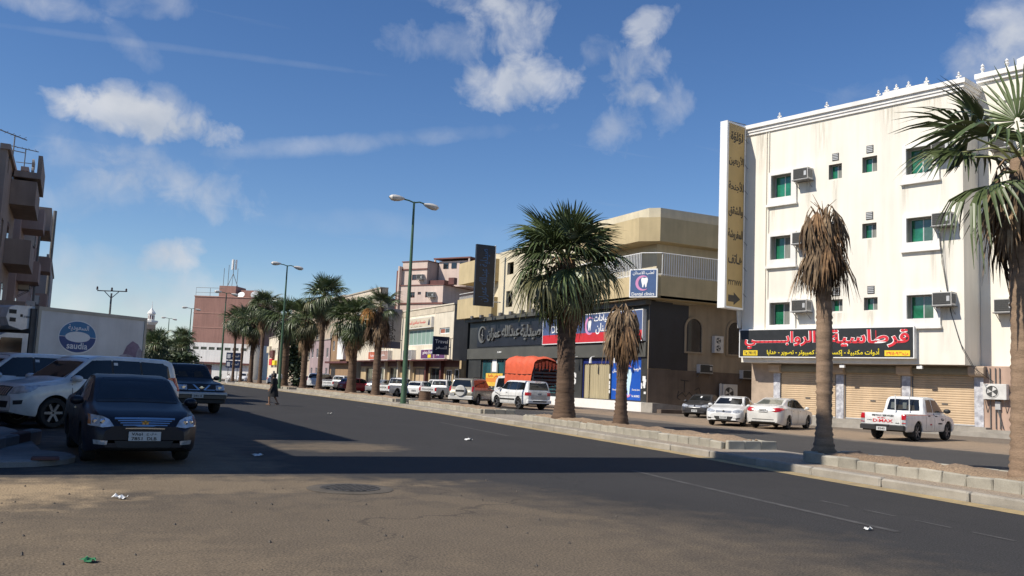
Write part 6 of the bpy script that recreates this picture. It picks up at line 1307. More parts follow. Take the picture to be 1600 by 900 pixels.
c.mesh_part('front_bumper', MB().cbox(2.36, -.93, .71, 2.62, .93, .80, .03), m_alu); c.mesh_part('bumper_face', MB().cbox(2.36, -.92, .56, 2.61, .92, .707, .03), p_grey); c.mesh_part('bumper_guard', MB().cbox(2.34, -.88, .40, 2.56, .88, .555, .03), m_trim); c.ends('indicator', 'f', [[(.87, 1.05), (.93, 1.04)], [(.87, .90), (.93, .90)]], m_ambl, off=.01)
c.plate('f', 2.635, -.18, .66, .42, .14, [('2814', 0, 0, .3, .07)]); c.seams([((.85, .45), (.87, 1.22)), ((-.28, .42), (-.28, 1.22))])
for s in (-1, 1): c.mesh_part('roof_rail', MB().tube([(.1, s * .68, 1.86), (.0, s * .68, 1.91), (-1.9, s * .68, 1.91), (-2.0, s * .68, 1.86)], .02, 6), m_trim)
c.wheels(6); c.mirrors(.78, 1.32, m_trim, .90, 1.2)
c.build('dark_suv', 'dark blue four wheel drive with silver bumper and v shaped grille facing the camera', 'car', 4.28, 37.7, .15, -1)

# ---- white four wheel drive with dark side stripes, rear towards us
c = Car(4.89, 1.94, 1.86, 1.45, -1.40, .385, [(-2.44, .80), (-2.42, 1.10), (-2.34, 1.35), (-2.24, 1.74), (-2.05, 1.83), (-1, 1.86), (.2, 1.855), (.5, 1.79), (1.15, 1.27), (1.28, 1.21), (2.1, 1.12), (2.36, 1.02), (2.44, .8)],
        [(-2.5, 1.15), (1.1, 1.15), (2.0, 1.0), (2.5, .8)], [(-2.5, .88), (-2.2, .79), (0, .78), (.5, .78), (1.2, .88), (2.5, .86)], .32, [p_white, m_under], nose=.5, ntap=.75, tail=.45, ttap=.84, tyre_w=.27, arch=1.16, gw=.955)
c.panel('windscreen', 'f', [[(-.6, 1.78), (.6, 1.78)], [(-.74, 1.29), (.74, 1.29)]], m_wglass, off=.004); c.panel('rear_window', 'b', [[(-.62, 1.72), (0, 1.74), (.62, 1.72)], [(-.72, 1.26), (0, 1.26), (.72, 1.26)]], m_cglass, off=.006)
c.both('window_pillar', [[(.2, 1.73), (-1.6, 1.72)], [(.2, 1.24), (-1.6, 1.25)]], m_trim, off=.0045); c.both('side_window', [[(.46, 1.72), (-.12, 1.75)], [(1.02, 1.27), (-.12, 1.22)]], m_cglass); c.both('side_window', [[(-.18, 1.75), (-1.05, 1.74)], [(-.18, 1.22), (-1.08, 1.22)]], m_cglass); c.both('side_window', [[(-1.12, 1.74), (-1.98, 1.70)], [(-1.14, 1.22), (-2.08, 1.26)]], m_cglass)
c.both('side_stripe', [[(1.75, 1.04), (1.3, .95), (.9, .80), (-1.9, .86)], [(1.75, 1.01), (1.3, .90), (.9, .76), (-1.9, .83)]], m_trim, off=.008, nu=8); c.both('side_stripe', [[(1.0, .66), (-.95, .66)], [(1.0, .56), (-.95, .56)]], m_trim, off=.012)
c.ends('tail_light', 'b', [[(.60, 1.10), (.90, 1.10)], [(.60, .90), (.92, .90)]], m_tail, off=.014); c.both('tail_light', [[(-2.38, 1.10), (-2.22, 1.10)], [(-2.40, .90), (-2.22, .90)]], m_tail, off=.010)
c.panel('tailgate_panel', 'b', [[(-.58, 1.16), (.58, 1.16)], [(-.60, .66), (.60, .66)]], p_silver, off=.012); c.plate('b', -2.47, 0, 1.0, .36, .16, [('4192', 0, 0, .26, .08)])
c.mesh_part('rear_bumper', MB().cbox(-2.53, -.90, .42, -2.3, .90, .64, .04), p_white); c.mesh_part('bumper_step', MB().box(-2.545, -.5, .50, -2.525, .5, .58), m_trim); c.mesh_part('brake_lamp', MB().box(-2.30, -.2, 1.77, -2.22, .2, 1.80), m_tail)
c.ends('headlight', 'f', [[(.5, 1.0), (.86, 1.02)], [(.5, .86), (.86, .88)]], m_lamp, off=.01); c.panel('grille', 'f', [[(-.45, 1.0), (.45, 1.0)], [(-.42, .82), (.42, .82)]], m_trim, off=.008)
c.seams([((.98, .45), (1.02, 1.2)), ((-.15, .4), (-.15, 1.2)), ((-1.1, .78), (-1.08, 1.2))]); c.both('door_handle', [[(.0, 1.06), (.2, 1.06)], [(.0, 1.02), (.2, 1.02)]], m_chrome, off=.02)
c.wheels(5); c.mirrors(.95, 1.27, p_white, .92, 1.2)
lc1 = c.build('striped_suv', 'white four wheel drive with dark side stripes in front of the orange tarpaulin truck', 'car', 27.1, 53.2, -.06, 1)

# ---- beige four wheel drive with spare wheel on its back
c = Car(4.78, 1.87, 1.86, 1.42, -1.32, .385, [(-2.3, .85), (-2.28, 1.12), (-2.2, 1.5), (-2.12, 1.76), (-1.95, 1.83), (-1, 1.86), (.1, 1.85), (.42, 1.78), (1.05, 1.27), (1.2, 1.2), (2.05, 1.12), (2.28, 1.02), (2.36, .8)],
        [(-2.5, 1.15), (1.1, 1.15), (2.0, 1.0), (2.5, .8)], [(-2.5, .88), (-2.1, .79), (0, .78), (.5, .78), (1.2, .88), (2.5, .86)], .34, [p_beige, m_under], nose=.45, ntap=.78, tail=.35, ttap=.87, tyre_w=.27, arch=1.16, gw=.955)
c.panel('windscreen', 'f', [[(-.6, 1.76), (.6, 1.76)], [(-.72, 1.29), (.72, 1.29)]], m_wglass, off=.004); c.panel('rear_window', 'b', [[(-.60, 1.72), (.60, 1.72)], [(-.70, 1.26), (.70, 1.26)]], m_cglass)
c.both('window_pillar', [[(.2, 1.73), (-1.6, 1.72)], [(.2, 1.24), (-1.6, 1.25)]], m_trim, off=.0045); c.both('side_window', [[(.38, 1.71), (-.15, 1.74)], [(.92, 1.27), (-.15, 1.22)]], m_cglass); c.both('side_window', [[(-.22, 1.74), (-1.05, 1.73)], [(-.22, 1.22), (-1.08, 1.22)]], m_cglass); c.both('side_window', [[(-1.12, 1.73), (-1.9, 1.69)], [(-1.14, 1.22), (-1.98, 1.26)]], m_cglass)
c.mesh_part('spare_cover', MB().lathe([(.36, 0), (.385, .05), (.385, .2), (.34, .25), (.001, .26)], 24, axis='x', cap=False), p_pearl, (-2.27, .0, .98), (0, 0, pi)); c.mesh_part('spare_band', MB().box(-2.545, -.30, .93, -2.528, .30, 1.05), m_trim)
c.ends('tail_light', 'b', [[(.76, 1.30), (.87, 1.30)], [(.76, .95), (.88, .95)]], m_tail, off=.012); c.mesh_part('rear_bumper', MB().cbox(-2.44, -.90, .42, -2.2, .90, .66, .04), p_pearl); c.plate('b', -2.45, .62, .74, .32, .16, [('3360', 0, 0, .22, .08)])
c.both('lower_cladding', [[(.9, .66), (-.85, .66)], [(.9, .46), (-.85, .46)]], p_silver, off=.012); c.seams([((.92, .45), (.96, 1.2)), ((-.18, .4), (-.18, 1.2))])
for s in (-1, 1): c.mesh_part('roof_rail', MB().tube([(.1, s * .66, 1.85), (.0, s * .66, 1.91), (-1.7, s * .66, 1.91), (-1.8, s * .66, 1.85)], .02, 6), m_trim)
c.wheels(6); c.mirrors(.88, 1.27, p_beige, .88, 1.1)
c.build('beige_suv', 'beige four wheel drive with covered spare wheel on its back door', 'car', 25.9, 58.0, .72, .69)

# ---- white saloon facing us, white saloon from behind
def saloon(p, H=1.47): 
    return Car(4.82, 1.82, H, 1.42, -1.36, .325, [(-2.41, .80), (-2.36, 1.02), (-2.2, 1.10), (-1.75, 1.13), (-.95, H - .075), (-.5, H - .01), (.05, H - .003), (.45, H - .06), (1.25, 1.02), (1.38, .99), (2.05, .89), (2.3, .78), (2.38, .66), (2.41, .56)],
        [(-2.41, .92), (-1.6, 1.0), (1.1, .93), (2.0, .80), (2.41, .55)], [(-2.41, .86), (-1.8, .80), (-.95, .70), (.3, .72), (1.25, .84), (2.41, .84)], .19, [p, m_under], nose=.55, ntap=.70, tail=.5, ttap=.76)
def saloon_glass(c, rear=None):
    c.panel('windscreen', 'f', [[(-.53, 1.395), (0, 1.42), (.53, 1.395)], [(-.68, 1.04), (0, 1.065), (.68, 1.04)]], m_wglass, off=.004); c.panel('rear_window', 'b', [[(-.50, 1.37), (0, 1.39), (.50, 1.37)], [(-.62, 1.14), (0, 1.16), (.62, 1.14)]], rear or m_cglass, off=.004)
    c.both('window_pillar', [[(.2, 1.37), (-.5, 1.385)], [(.2, 1.0), (-.6, 1.01)]], m_trim, off=.0045); c.both('side_window', [[(.38, 1.355), (-.1, 1.39)], [(1.02, .99), (-.12, 1.0)]], m_cglass); c.both('side_window', [[(-.18, 1.39), (-.8, 1.33), (-.95, 1.27)], [(-.20, 1.0), (-.9, 1.03), (-1.28, 1.09)]], m_cglass)
    c.seams([((.98, .25), (1.05, .95)), ((-.15, .24), (-.15, .98)), ((-1.0, .6), (-1.14, 1.0))]); c.both('door_handle', [[(.05, .86), (.22, .86)], [(.05, .83), (.22, .83)]], m_chrome, off=.02); c.both('door_handle', [[(-.95, .88), (-.78, .88)], [(-.95, .85), (-.78, .85)]], m_chrome, off=.02)
def saloon_rear(c, z=.0):
    c.ends('tail_light', 'b', [[(.36, .93), (.62, 1.0), (.80, 1.0)], [(.40, .86), (.62, .80), (.80, .84)]], m_tail, off=.012); c.both('tail_light', [[(-2.26, 1.0), (-1.95, .97)], [(-2.28, .86), (-1.98, .93)]], m_tail, off=.008)
    c.plate('b', -2.435, 0, .86, .42, .14, [('6027', 0, 0, .3, .07)]); c.panel('boot_trim', 'b', [[(-.36, .955), (.36, .955)], [(-.36, .935), (.36, .935)]], m_chrome, off=.016); c.panel('bumper_slot', 'b', [[(-.75, .46), (.75, .46)], [(-.73, .43), (.73, .43)]], m_trim, off=.006); c.panel('rear_valance', 'b', [[(-.6, .35), (.6, .35)], [(-.55, .30), (.55, .30)]], m_trim, off=.008)
def saloon_front(c):
    c.ends('headlight', 'f', [[(.42, .74), (.62, .80), (.84, .83)], [(.44, .66), (.64, .645), (.84, .68)]], m_lamp, off=.012); c.panel('grille', 'f', [[(-.40, .74), (0, .755), (.40, .74)], [(-.36, .62), (0, .60), (.36, .62)]], m_alu, off=.008)
    for z_ in (.72, .685, .65): c.panel('grille_bar', 'f', [[(-.38, z_ + .008), (.38, z_ + .008)], [(-.38, z_ - .008), (.38, z_ - .008)]], m_chrome, off=.018)
    c.panel('lower_grille', 'f', [[(-.46, .47), (.46, .47)], [(-.36, .30), (.36, .30)]], m_trim, off=.008); c.ends('fog_lamp', 'f', [[(.58, .40), (.78, .42)], [(.60, .34), (.77, .36)]], m_trim, off=.008)
    c.plate('f', 2.43, 0, .42, .36, .14, [('5118', 0, 0, .26, .07)]); p_, n_ = c.hit('f', 0, .70); c.mesh_part('emblem', MB().lathe([(.001, .03), (.06, .028), (.065, 0)], 16, axis='x'), m_chrome, tuple(p_))
c = saloon(p_white); saloon_glass(c); saloon_rear(c); saloon_front(c); c.panel('hanging_charm', 'f', [[(-.05, 1.33), (.05, 1.33)], [(-.05, 1.22), (.05, 1.22)]], m_paper, off=.007, thick=.002); c.wheels(5); c.mirrors(.98, 1.0, p_white, .85, 1.05)
cam1 = c.build('white_sedan', 'white sedan facing the road with chrome grille beside the dark car', 'car', 30.75, 36.3, -.78, -.62, 'white sedans before the hotel')
c = saloon(p_pearl, 1.475); saloon_glass(c, m_rglass); saloon_rear(c); saloon_front(c); c.wheels(5); c.mirrors(.98, 1.0, p_pearl, .85, 1.05)
son = c.build('white_sedan', 'off white sedan seen from behind with red tail lamps, beside the dead palm trunk', 'car', 31.7, 33.9, .89, .46, 'white sedans before the hotel')
dk = again(cam1, 'dark grey sedan parked nose out at the alley mouth', 37.1, 46.6, -.80, -.60); del dk['group']; recolour(dk, p_grey)
w3 = again(cam1, 'white sedan mostly hidden behind the two white ones, only its roof showing', 37.2, 40.2, -.82, -.55)
sv = again(son, 'silver sedan with red tail lamps behind the thin palm trunk', 29.8, 90.0, .72, .69); recolour(sv, p_silver); del sv['group']

# ---- white double cab pickup with red lettering on the tailgate
def pickup(L, W, H, p, zr=1.08, bed=-.72, cabf=.9):
    h = L / 2
    return Car(L, W, H, h - .95, -h + 1.2, .375, [(-h, .98), (-h + .02, zr), (bed - .03, zr), (bed - .01, zr + .02), (bed + .14, H - .12), (bed + .32, H - .02), (bed + .9, H), (cabf - .35, H - .02), (cabf - .1, H - .09), (cabf + .52, 1.20), (cabf + .68, 1.13), (h - .4, 1.02), (h - .12, .93), (h, .70)],
        [(-h, zr - .04), (bed, zr - .04), (cabf + .4, 1.06), (h - .5, .93), (h, .62)], [(-h, .95), (bed - .05, .95), (bed + .05, .82), (bed + .4, .775), (cabf - .2, .77), (cabf + .55, .87), (h, .85)], .36, [p, m_under], nose=.5, ntap=.74, tail=.12, ttap=.95, dip=(-h + .07, bed - .09, .78), tyre_w=.25, arch=1.17, gw=.945, sm=.035)
def pickup_glass(c, H, bed, cabf):
    c.panel('windscreen', 'f', [[(-.56, H - .11), (.56, H - .11)], [(-.70, 1.22), (.70, 1.22)]], m_wglass, off=.004); c.panel('rear_window', 'b', [[(-.60, H - .14), (0, H - .12), (.60, H - .14)], [(-.68, 1.20), (0, 1.18), (.68, 1.20)]], m_cglass, off=.006)
    for y_ in (-.3, .18): c.panel('seat_headrest', 'b', [[(y_ - .14, 1.42), (y_ + .14, 1.42)], [(y_ - .18, 1.22), (y_ + .18, 1.22)]], m_int, off=.009, thick=.002)
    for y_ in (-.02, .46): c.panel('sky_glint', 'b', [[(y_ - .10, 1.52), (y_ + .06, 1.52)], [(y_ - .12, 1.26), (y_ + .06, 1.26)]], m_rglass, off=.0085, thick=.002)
    xm = (bed + cabf) / 2 + .1
    c.both('side_window', [[(cabf - .05, H - .14), (xm + .03, H - .12)], [(cabf + .38, 1.17), (xm + .03, 1.15)]], m_cglass); c.both('side_window', [[(xm - .04, H - .12), (bed + .42, H - .14)], [(xm - .04, 1.15), (bed + .28, 1.15)]], m_cglass)
    c.seams([((cabf + .42, .45), (cabf + .45, 1.1)), ((xm, .42), (xm, 1.12)), ((bed + .06, .45), (bed + .06, 1.05))]); c.both('door_handle', [[(xm + .08, 1.02), (xm + .26, 1.02)], [(xm + .08, .98), (xm + .26, .98)]], m_trim, off=.02); c.both('door_handle', [[(bed + .3, 1.02), (bed + .46, 1.02)], [(bed + .3, .98), (bed + .46, .98)]], m_trim, off=.02)
c = pickup(5.2, 1.86, 1.79, p_white); h = 2.6; pickup_glass(c, 1.79, -.72, .9)
c.panel('tailgate', 'b', [[(-.70, 1.06), (.70, 1.06)], [(-.70, .62), (.70, .62)]], p_white, off=.014)
c.ends('tail_light', 'b', [[(.74, 1.04), (.90, 1.04)], [(.74, .84), (.90, .84)]], m_tail, off=.02); c.ends('reversing_light', 'b', [[(.75, .83), (.89, .83)], [(.75, .66), (.89, .66)]], m_lamp, off=.018); c.ends('tail_light', 'b', [[(.75, .72), (.89, .72)], [(.75, .69), (.89, .69)]], m_tail, off=.024)
c.word('b', 'METALS SERVICES', -h - .024, 0, .98, .86, .075, m_ink, .01); c.word('b', 'ISUZU', -h - .024, .06, .885, .30, .05, m_red, .01); c.word('b', 'D:MAX', -h - .024, .0, .77, .80, .12, m_red, .018); c.word('b', '4x2', -h - .024, -.58, .70, .16, .04, m_ink, .01); c.word('b', 'Tel 8220', -h - .024, .55, .78, .2, .03, m_ink, .0)
c.mesh_part('rear_bumper', MB().cbox(-h - .14, -.90, .42, -h + .04, .90, .62, .04), m_trim); c.mesh_part('bumper_step', MB().cbox(-h - .16, -.3, .56, -h + .0, .3, .63, .02), m_trim); c.plate('b', -h - .155, 0, .46, .40, .15, [('8240', 0, 0, .28, .08)])
mb = MB()
for y_ in (-.30, .28): mb.tube([(-.80, y_, .9), (-.80, y_, 1.82)], .022, 6)
c.mesh_part('window_guard', mb, p_white); c.word('r', 'شركة', 1.0, -.937, .86, .3, .12, m_ink, .01, ar=True); c.word('r', 'SERVICES', .75, -.937, .70, .4, .06, m_ink, .01); c.word('r', '4192', -.2, -.937, .66, .2, .06, m_red, .01)
c.ends('headlight', 'f', [[(.5, .98), (.84, 1.0)], [(.5, .80), (.84, .82)]], m_lamp, off=.01); c.panel('grille', 'f', [[(-.45, .97), (.45, .97)], [(-.42, .78), (.42, .78)]], m_chrome, off=.008); c.panel('front_bumper', 'f', [[(-.78, .66), (.78, .66)], [(-.74, .44), (.74, .44)]], m_trim, off=.012)
c.mesh_part('mudflap', MB().box(-1.86, -.90, .18, -1.84, -.66, .48), m_trim); c.wheels(6, mat('steel_wheel', (.16, .16, .165), .5, .2, 4, metal=.4)); c.mirrors(1.12, 1.22, m_trim, .92, 1.35)
dm = c.build('pickup_truck', 'white double cab pickup with red lettering on its tailgate before the right shutter', 'pickup', 31.95, 26.55, .955, .295)
# older white pickups with lettering across the tailgate
c = pickup(4.95, 1.74, 1.72, p_white, 1.04, -.55 + .2, .95); h = 2.475; pickup_glass(c, 1.72, -.35, .95)
c.panel('tailgate', 'b', [[(-.64, 1.02), (.64, 1.02)], [(-.64, .62), (.64, .62)]], p_white, off=.014); c.word('b', 'TOYOTA', -h - .022, 0, .82, 1.05, .14, m_ink, .014); c.ends('tail_light', 'b', [[(.68, .98), (.82, .98)], [(.68, .70), (.82, .70)]], m_tail, off=.014)
c.mesh_part('rear_bumper', MB().cbox(-h - .14, -.84, .40, -h + .04, .84, .55, .03), m_chrome); c.plate('b', -h - .155, .4, .48, .32, .15, [('2730', 0, 0, .22, .08)]); c.wheels(6, rimcol=m_rim); c.mirrors(1.2, 1.2, m_trim, .86, 1.1)
c.ends('headlight', 'f', [[(.5, .94), (.8, .95)], [(.5, .80), (.8, .81)]], m_lamp, off=.01); c.panel('grille', 'f', [[(-.45, .94), (.45, .94)], [(-.42, .78), (.42, .78)]], m_trim, off=.008)
hx = c.build('pickup_truck', 'old white pickup with lettered tailgate just left of the beige four wheel drive', 'pickup', 29.8, 74.0, .74, .67, 'old white pickups by the shops')
again(hx, 'old white double cab pickup with lettered tailgate behind the first lamp post', 26.6, 76.2, .80, .60); again(hx, 'white pickup left of the red car', 28.8, 103, .75, .66)
again(hx, 'white pickup parked deep by the cream building doors', 33.5, 84.5, .7, .7)
# ---- small hatchbacks
c = Car(3.9, 1.70, 1.50, 1.20, -1.20, .30, [(-1.95, .75), (-1.93, 1.0), (-1.80, 1.10), (-1.55, 1.38), (-1.35, 1.46), (-.5, 1.50), (.2, 1.48), (.5, 1.41), (1.2, 1.02), (1.32, .98), (1.7, .87), (1.88, .75), (1.95, .58)],
        [(-2, .95), (1.1, .92), (1.7, .78), (2, .55)], [(-2, .86), (-1.6, .74), (0, .73), (.4, .73), (1.2, .85), (2, .84)], .19, [p_white, m_under], nose=.5, ntap=.70, tail=.4, ttap=.80)
c.panel('windscreen', 'f', [[(-.5, 1.40), (.5, 1.40)], [(-.64, 1.04), (.64, 1.04)]], m_wglass, off=.004); c.panel('rear_window', 'b', [[(-.50, 1.40), (.50, 1.40)], [(-.60, 1.08), (.60, 1.08)]], m_cglass, off=.005)
c.both('side_window', [[(.42, 1.37), (-.15, 1.40)], [(1.0, .98), (-.17, .98)]], m_cglass); c.both('side_window', [[(-.22, 1.40), (-1.2, 1.34)], [(-.24, .98), (-1.35, 1.03)]], m_cglass)
c.ends('tail_light', 'b', [[(.60, 1.08), (.74, 1.06)], [(.58, .78), (.78, .78)]], m_tail, off=.012); c.plate('b', -1.975, 0, .66, .4, .14, [('1946', 0, 0, .28, .07)]); c.panel('rear_valance', 'b', [[(-.6, .40), (.6, .40)], [(-.55, .30), (.55, .30)]], m_trim, off=.008); c.ends('headlight', 'f', [[(.42, .74), (.78, .80)], [(.44, .64), (.78, .66)]], m_lamp, off=.012); c.panel('grille', 'f', [[(-.4, .5), (.4, .5)], [(-.36, .32), (.36, .32)]], m_trim, off=.008)
c.seams([((.95, .25), (1.0, .95)), ((-.2, .24), (-.2, .96))]); c.wheels(5); c.mirrors(.95, .99, p_white, .80)
ht = c.build('hatchback', 'small white hatchback with blue tinted rear glass next to the lettered tailgate', 'car', 29.0, 76.5, .68, .73, 'small hatchbacks by the shops')
rd = again(ht, 'red hatchback between two palm trunks', 28.0, 93.2, .95, .30); recolour(rd, p_red)
again(ht, 'white hatchback far down beside the second lamp post', 27, 130, .4, .9); again(ht, 'white hatchback farthest along the shop side, left of the dark tree', 26, 150, -.3, -.95)
s1 = again(prado, 'white four wheel drive parked beyond the red hatchback', 28.2, 108, .72, .69); s1['group'] = 'cars far along the shops'
s2 = again(black, 'dark sedan far beyond the tall palm trunk', 27.8, 113, .72, .69); s2['group'] = 'cars far along the shops'
for k, (t_, x, y, hx_, hy_, l, pt) in enumerate(((cam1, 14.2, 150, .05, -1, 'distant white sedan coming along the road left of the palms', None), (ht, 10.8, 172, 0, -1, 'distant grey hatchback on the road right of the dark four wheel drive', p_silver), (son, 8.5, 158, 0, 1, 'distant pale sedan parked on the left roadside', p_beige), (cam1, 12.6, 196, 0, -1, 'farthest dark car on the road', p_grey), (ht, 16.2, 182, 0, 1, 'distant white hatchback driving away beside the median', None))):
    o = again(t_, l, x, y, hx_, hy_); o['group'] = 'distant traffic'
    if pt: recolour(o, pt)

# ---- refrigerated box truck on the left
t = thing('refrigerated_truck', 'white refrigerated box truck with blue oval logo parked behind the white cars', 'truck', (.22, 40.98, .004), atan2(-.66, -.75))
m_box = mat('white_truck_panel', (.74, .73, .70), .5, .1, .8, streak=.15); m_frm = mat('beige_truck_frame', (.50, .45, .36), .55, .12, 1)
# local +x forward, left side (+y) faces the camera
XB0, XB1 = -2.75, 2.7
MB().box(XB0 + .02, -1.12, 1.05, XB1 - .02, 1.12, 3.72).build('cargo_box', m_box, t)
mb = MB(); y1 = 1.15
for (a, b_, c_, d) in ((XB0, 1.0, XB1, 1.14), (XB0, 3.62, XB1, 3.76), (XB0, 1.14, XB0 + .12, 3.62), (XB1 - .12, 1.14, XB1, 3.62)): mb.box(a, -y1, b_, c_, -1.10, d).box(a, 1.10, b_, c_, y1, d)
mb.box(XB0, -1.1, 3.62, XB0 + .12, 1.1, 3.76).box(XB1 - .12, -1.1, 3.62, XB1, 1.1, 3.76).box(XB0, -1.1, 1.0, XB0 + .12, 1.1, 1.14).box(XB1 - .12, -1.1, 1.0, XB1, 1.1, 1.14); mb.build('box_frame', m_frm, t)
for xx in (2.1, .0, -2.0): MB().box(xx - .09, 1.15, 1.56, xx + .09, 1.18, 1.68).build('marker_lamp', m_ambl, t)
# blue ring logo, wrapped band with lettering
lg = link('logo', MB().mesh('logo', m_wlet) if False else MB().prism([(.92 * cos(2 * pi * k / 40), .66 * sin(2 * pi * k / 40)) for k in range(40)], 0, .006, axis='y').mesh('logo', m_wlet), t, (.80, 1.128, 2.70), (0, 0, pi))
m_lb1 = mat('logo_light_blue', (.02, .19, .40), .5, .1); m_lb2 = mat('logo_dark_blue', (.012, .065, .24), .5, .1)
def half(a0, a1, rx, rz, dz, irx, irz, idz, n=24): return [(rx * cos(R(a0 + (a1 - a0) * k / n)), dz + rz * sin(R(a0 + (a1 - a0) * k / n))) for k in range(n + 1)] + [(irx * cos(R(a1 + (a0 - a1) * k / n)), idz + irz * sin(R(a1 + (a0 - a1) * k / n))) for k in range(n + 1)]
MB().prism(half(0, 180, .88, .60, .02, .60, .20, .02), -.006, -.002, axis='y').build('logo_band', m_lb1, lg); MB().prism(half(180, 360, .88, .60, .0, .60, .20, .0), -.006, -.002, axis='y').build('logo_band', m_lb2, lg)
letters('السعودية', 1.0, .26, m_wlet, lg, (0, -.008, .36), bold=.014, ext=.003); letters('saudia', 1.0, .26, m_wlet, lg, (0, -.008, -.34), bold=.016, ext=.003, ar=False)
m_jar = mat('mauve_product_print', (.19, .13, .19), .6, .3, 3, col2=(.30, .22, .30)); m_jar2 = mat('pale_product_print', (.42, .38, .42), .6, .3, 4)
pr = link('product_print', MB().prism([(-2.62, 1.2), (-1.0, 1.2), (-1.15, 1.75), (-1.55, 2.1), (-1.75, 2.5), (-2.05, 2.72), (-2.35, 2.6), (-2.62, 2.3)], 1.1235, 1.127, axis='y').mesh('product_print', m_jar), t)
MB().prism([(.5 * cos(2 * pi * k / 20) - 1.75, .25 * sin(2 * pi * k / 20) + 1.9) for k in range(20)], 1.128, 1.130, axis='y').build('jar_print', m_jar2, pr); MB().prism([(.16 * cos(2 * pi * k / 20) - 2.45, .5 * sin(2 * pi * k / 20) + 1.95) for k in range(20)], 1.128, 1.131, axis='y').build('glass_print', m_jar2, pr)
MB().prism([(.4, 1.2), (1.9, 1.2), (1.5, 1.75), (1.2, 1.9), (.9, 1.5)], 1.1235, 1.127, axis='y').build('splash_print', m_jar2, t)
letters('طازج', .6, .2, m_jar, t, (.8, 1.13, 1.42), (0, 0, pi), ext=.002)
# cab
cp = [(XB1 + .25, 1.0), (XB1 + 2.05, 1.0), (XB1 + 2.1, 1.5), (XB1 + 1.95, 1.75), (XB1 + 1.45, 2.55), (XB1 + 1.2, 2.68), (XB1 + .25, 2.7)]
MB().prism(cp, -1.02, 1.02, axis='y').build('cab', p_white, t)
for s in (-1, 1):
    MB().prism([(XB1 + .5, 1.72), (XB1 + 1.82, 1.72), (XB1 + 1.36, 2.5), (XB1 + .5, 2.52)], s * 1.022, s * 1.034, axis='y').build('side_window', m_cglass, t)
    MB().prism([(XB1 + .42, 1.1), (XB1 + 1.9, 1.1), (XB1 + 1.86, 1.66), (XB1 + .42, 1.66)], s * 1.022, s * 1.034, axis='y').build('door', p_white, t)
    MB().cbox(XB1 + 1.75, s * 1.2 - .1, 1.9, XB1 + 1.85, s * 1.2 + .1, 2.35, .02).build('wing_mirror', m_trim, t)
    MB().box(XB0 + .2, s * .45 - .06, .7, XB1 + 1.9, s * .45 + .06, .98).build('chassis_rail', m_under, t)
MB().add([(XB1 + 1.93, -.9, 1.80), (XB1 + 1.93, .9, 1.80), (XB1 + 1.48, .85, 2.52), (XB1 + 1.48, -.85, 2.52)], [(0, 1, 2, 3)]).build('windscreen', m_wglass, t, (.02, 0, .012))
MB().cbox(XB1 + 1.9, -1.02, .55, XB1 + 2.25, 1.02, .98, .05).build('front_bumper', m_trim, t)
rf = MB(); rp = [(XB1 + .02, 2.95), (XB1 + .5, 2.82), (XB1 + 1.05, 2.95), (XB1 + 1.2, 3.25), (XB1 + 1.1, 3.62), (XB1 + .85, 3.72), (XB1 + .02, 3.74)]; rf.prism(rp, -.95, .95, axis='y'); rfo = rf.build('refrigeration_unit', p_white, t)
MB().box(XB1 + .8, .952, 3.40, XB1 + 1.1, .965, 3.55).build('vent', m_trim, rfo); MB().box(XB1 + .8, .952, 3.10, XB1 + 1.05, .965, 3.25).build('vent', m_trim, rfo); letters('THERMO', .36, .07, m_ink, rfo, (XB1 + .3, .955, 3.32), (0, 0, pi), ext=.002, ar=False); MB().box(XB1 + .52, .952, 3.3, XB1 + .62, .96, 3.4).build('badge', m_ink, rfo)
MB().box(XB1 + .005, -1.05, .95, XB1 + .22, 1.05, 3.9 - .25).build('headboard', mat('dark_box_front', (.10, .095, .09), .7, .2), t)
wt = MB().lathe([(.26, -.13), (.42, -.13), (.45, -.06), (.45, .06), (.42, .13), (.26, .13)], 24, axis='y', cap=False).lathe([(.27, -.10), (.001, -.06)], 20, 1, axis='y', cap=False).mesh('wheel', [m_tyre, m_alu], 40)
for x in (XB1 + 1.1, XB0 + 1.3):
    for s in (-1, 1): link('wheel', wt, t, (x, s * .92, .45), (0, 0, 0 if s < 0 else pi))
# ---- flatbed truck under an orange tarpaulin
t = thing('cargo_truck', 'small slatted cargo truck standing behind the striped white four wheel drive', 'truck', (30.9, 60.1, .004), atan2(1, -.1))
MB().prism([(1.0, .55), (2.75, .55), (2.8, 1.1), (2.55, 1.85), (2.2, 2.15), (1.0, 2.2)], -.9, .9, axis='y').build('cab', p_white, t)
for s in (-1, 1): MB().prism([(1.25, 1.3), (2.5, 1.3), (2.2, 1.98), (1.25, 2.02)], s * .902, s * .912, axis='y').build('side_window', m_cglass, t)
MB().box(-2.9, -1.0, .85, .9, 1.0, 1.05).build('bed', m_steel, t)
m_rack = mat('dark_slatted_rack', (.035, .04, .055), .6, .2)
for k in range(8):
    MB().box(-2.86, -.98, 1.12 + k * .26, -2.80, .98, 1.26 + k * .26).build('rear_slat', m_rack, t)
    for s in (-1, 1): MB().box(-2.8, s * .98 - .03, 1.12 + k * .26, .85, s * .98 + .03, 1.26 + k * .26).build('side_slat', m_rack, t)
for x in (-2.8, -.95, .84):
    for s in (-1, 1): MB().box(x - .04, s * 1.02 - .035, 1.05, x + .04, s * 1.02 + .035, 3.2).build('rack_post', m_rack, t)
for x in (1.9, -1.7):
    for s in (-1, 1): link('wheel', wt, t, (x, s * .82, .45), (0, 0, 0 if s < 0 else pi), (.85, .85, .85))
tp = MB(); r = random.Random(5); nx, ny = 26, 22; vs = []
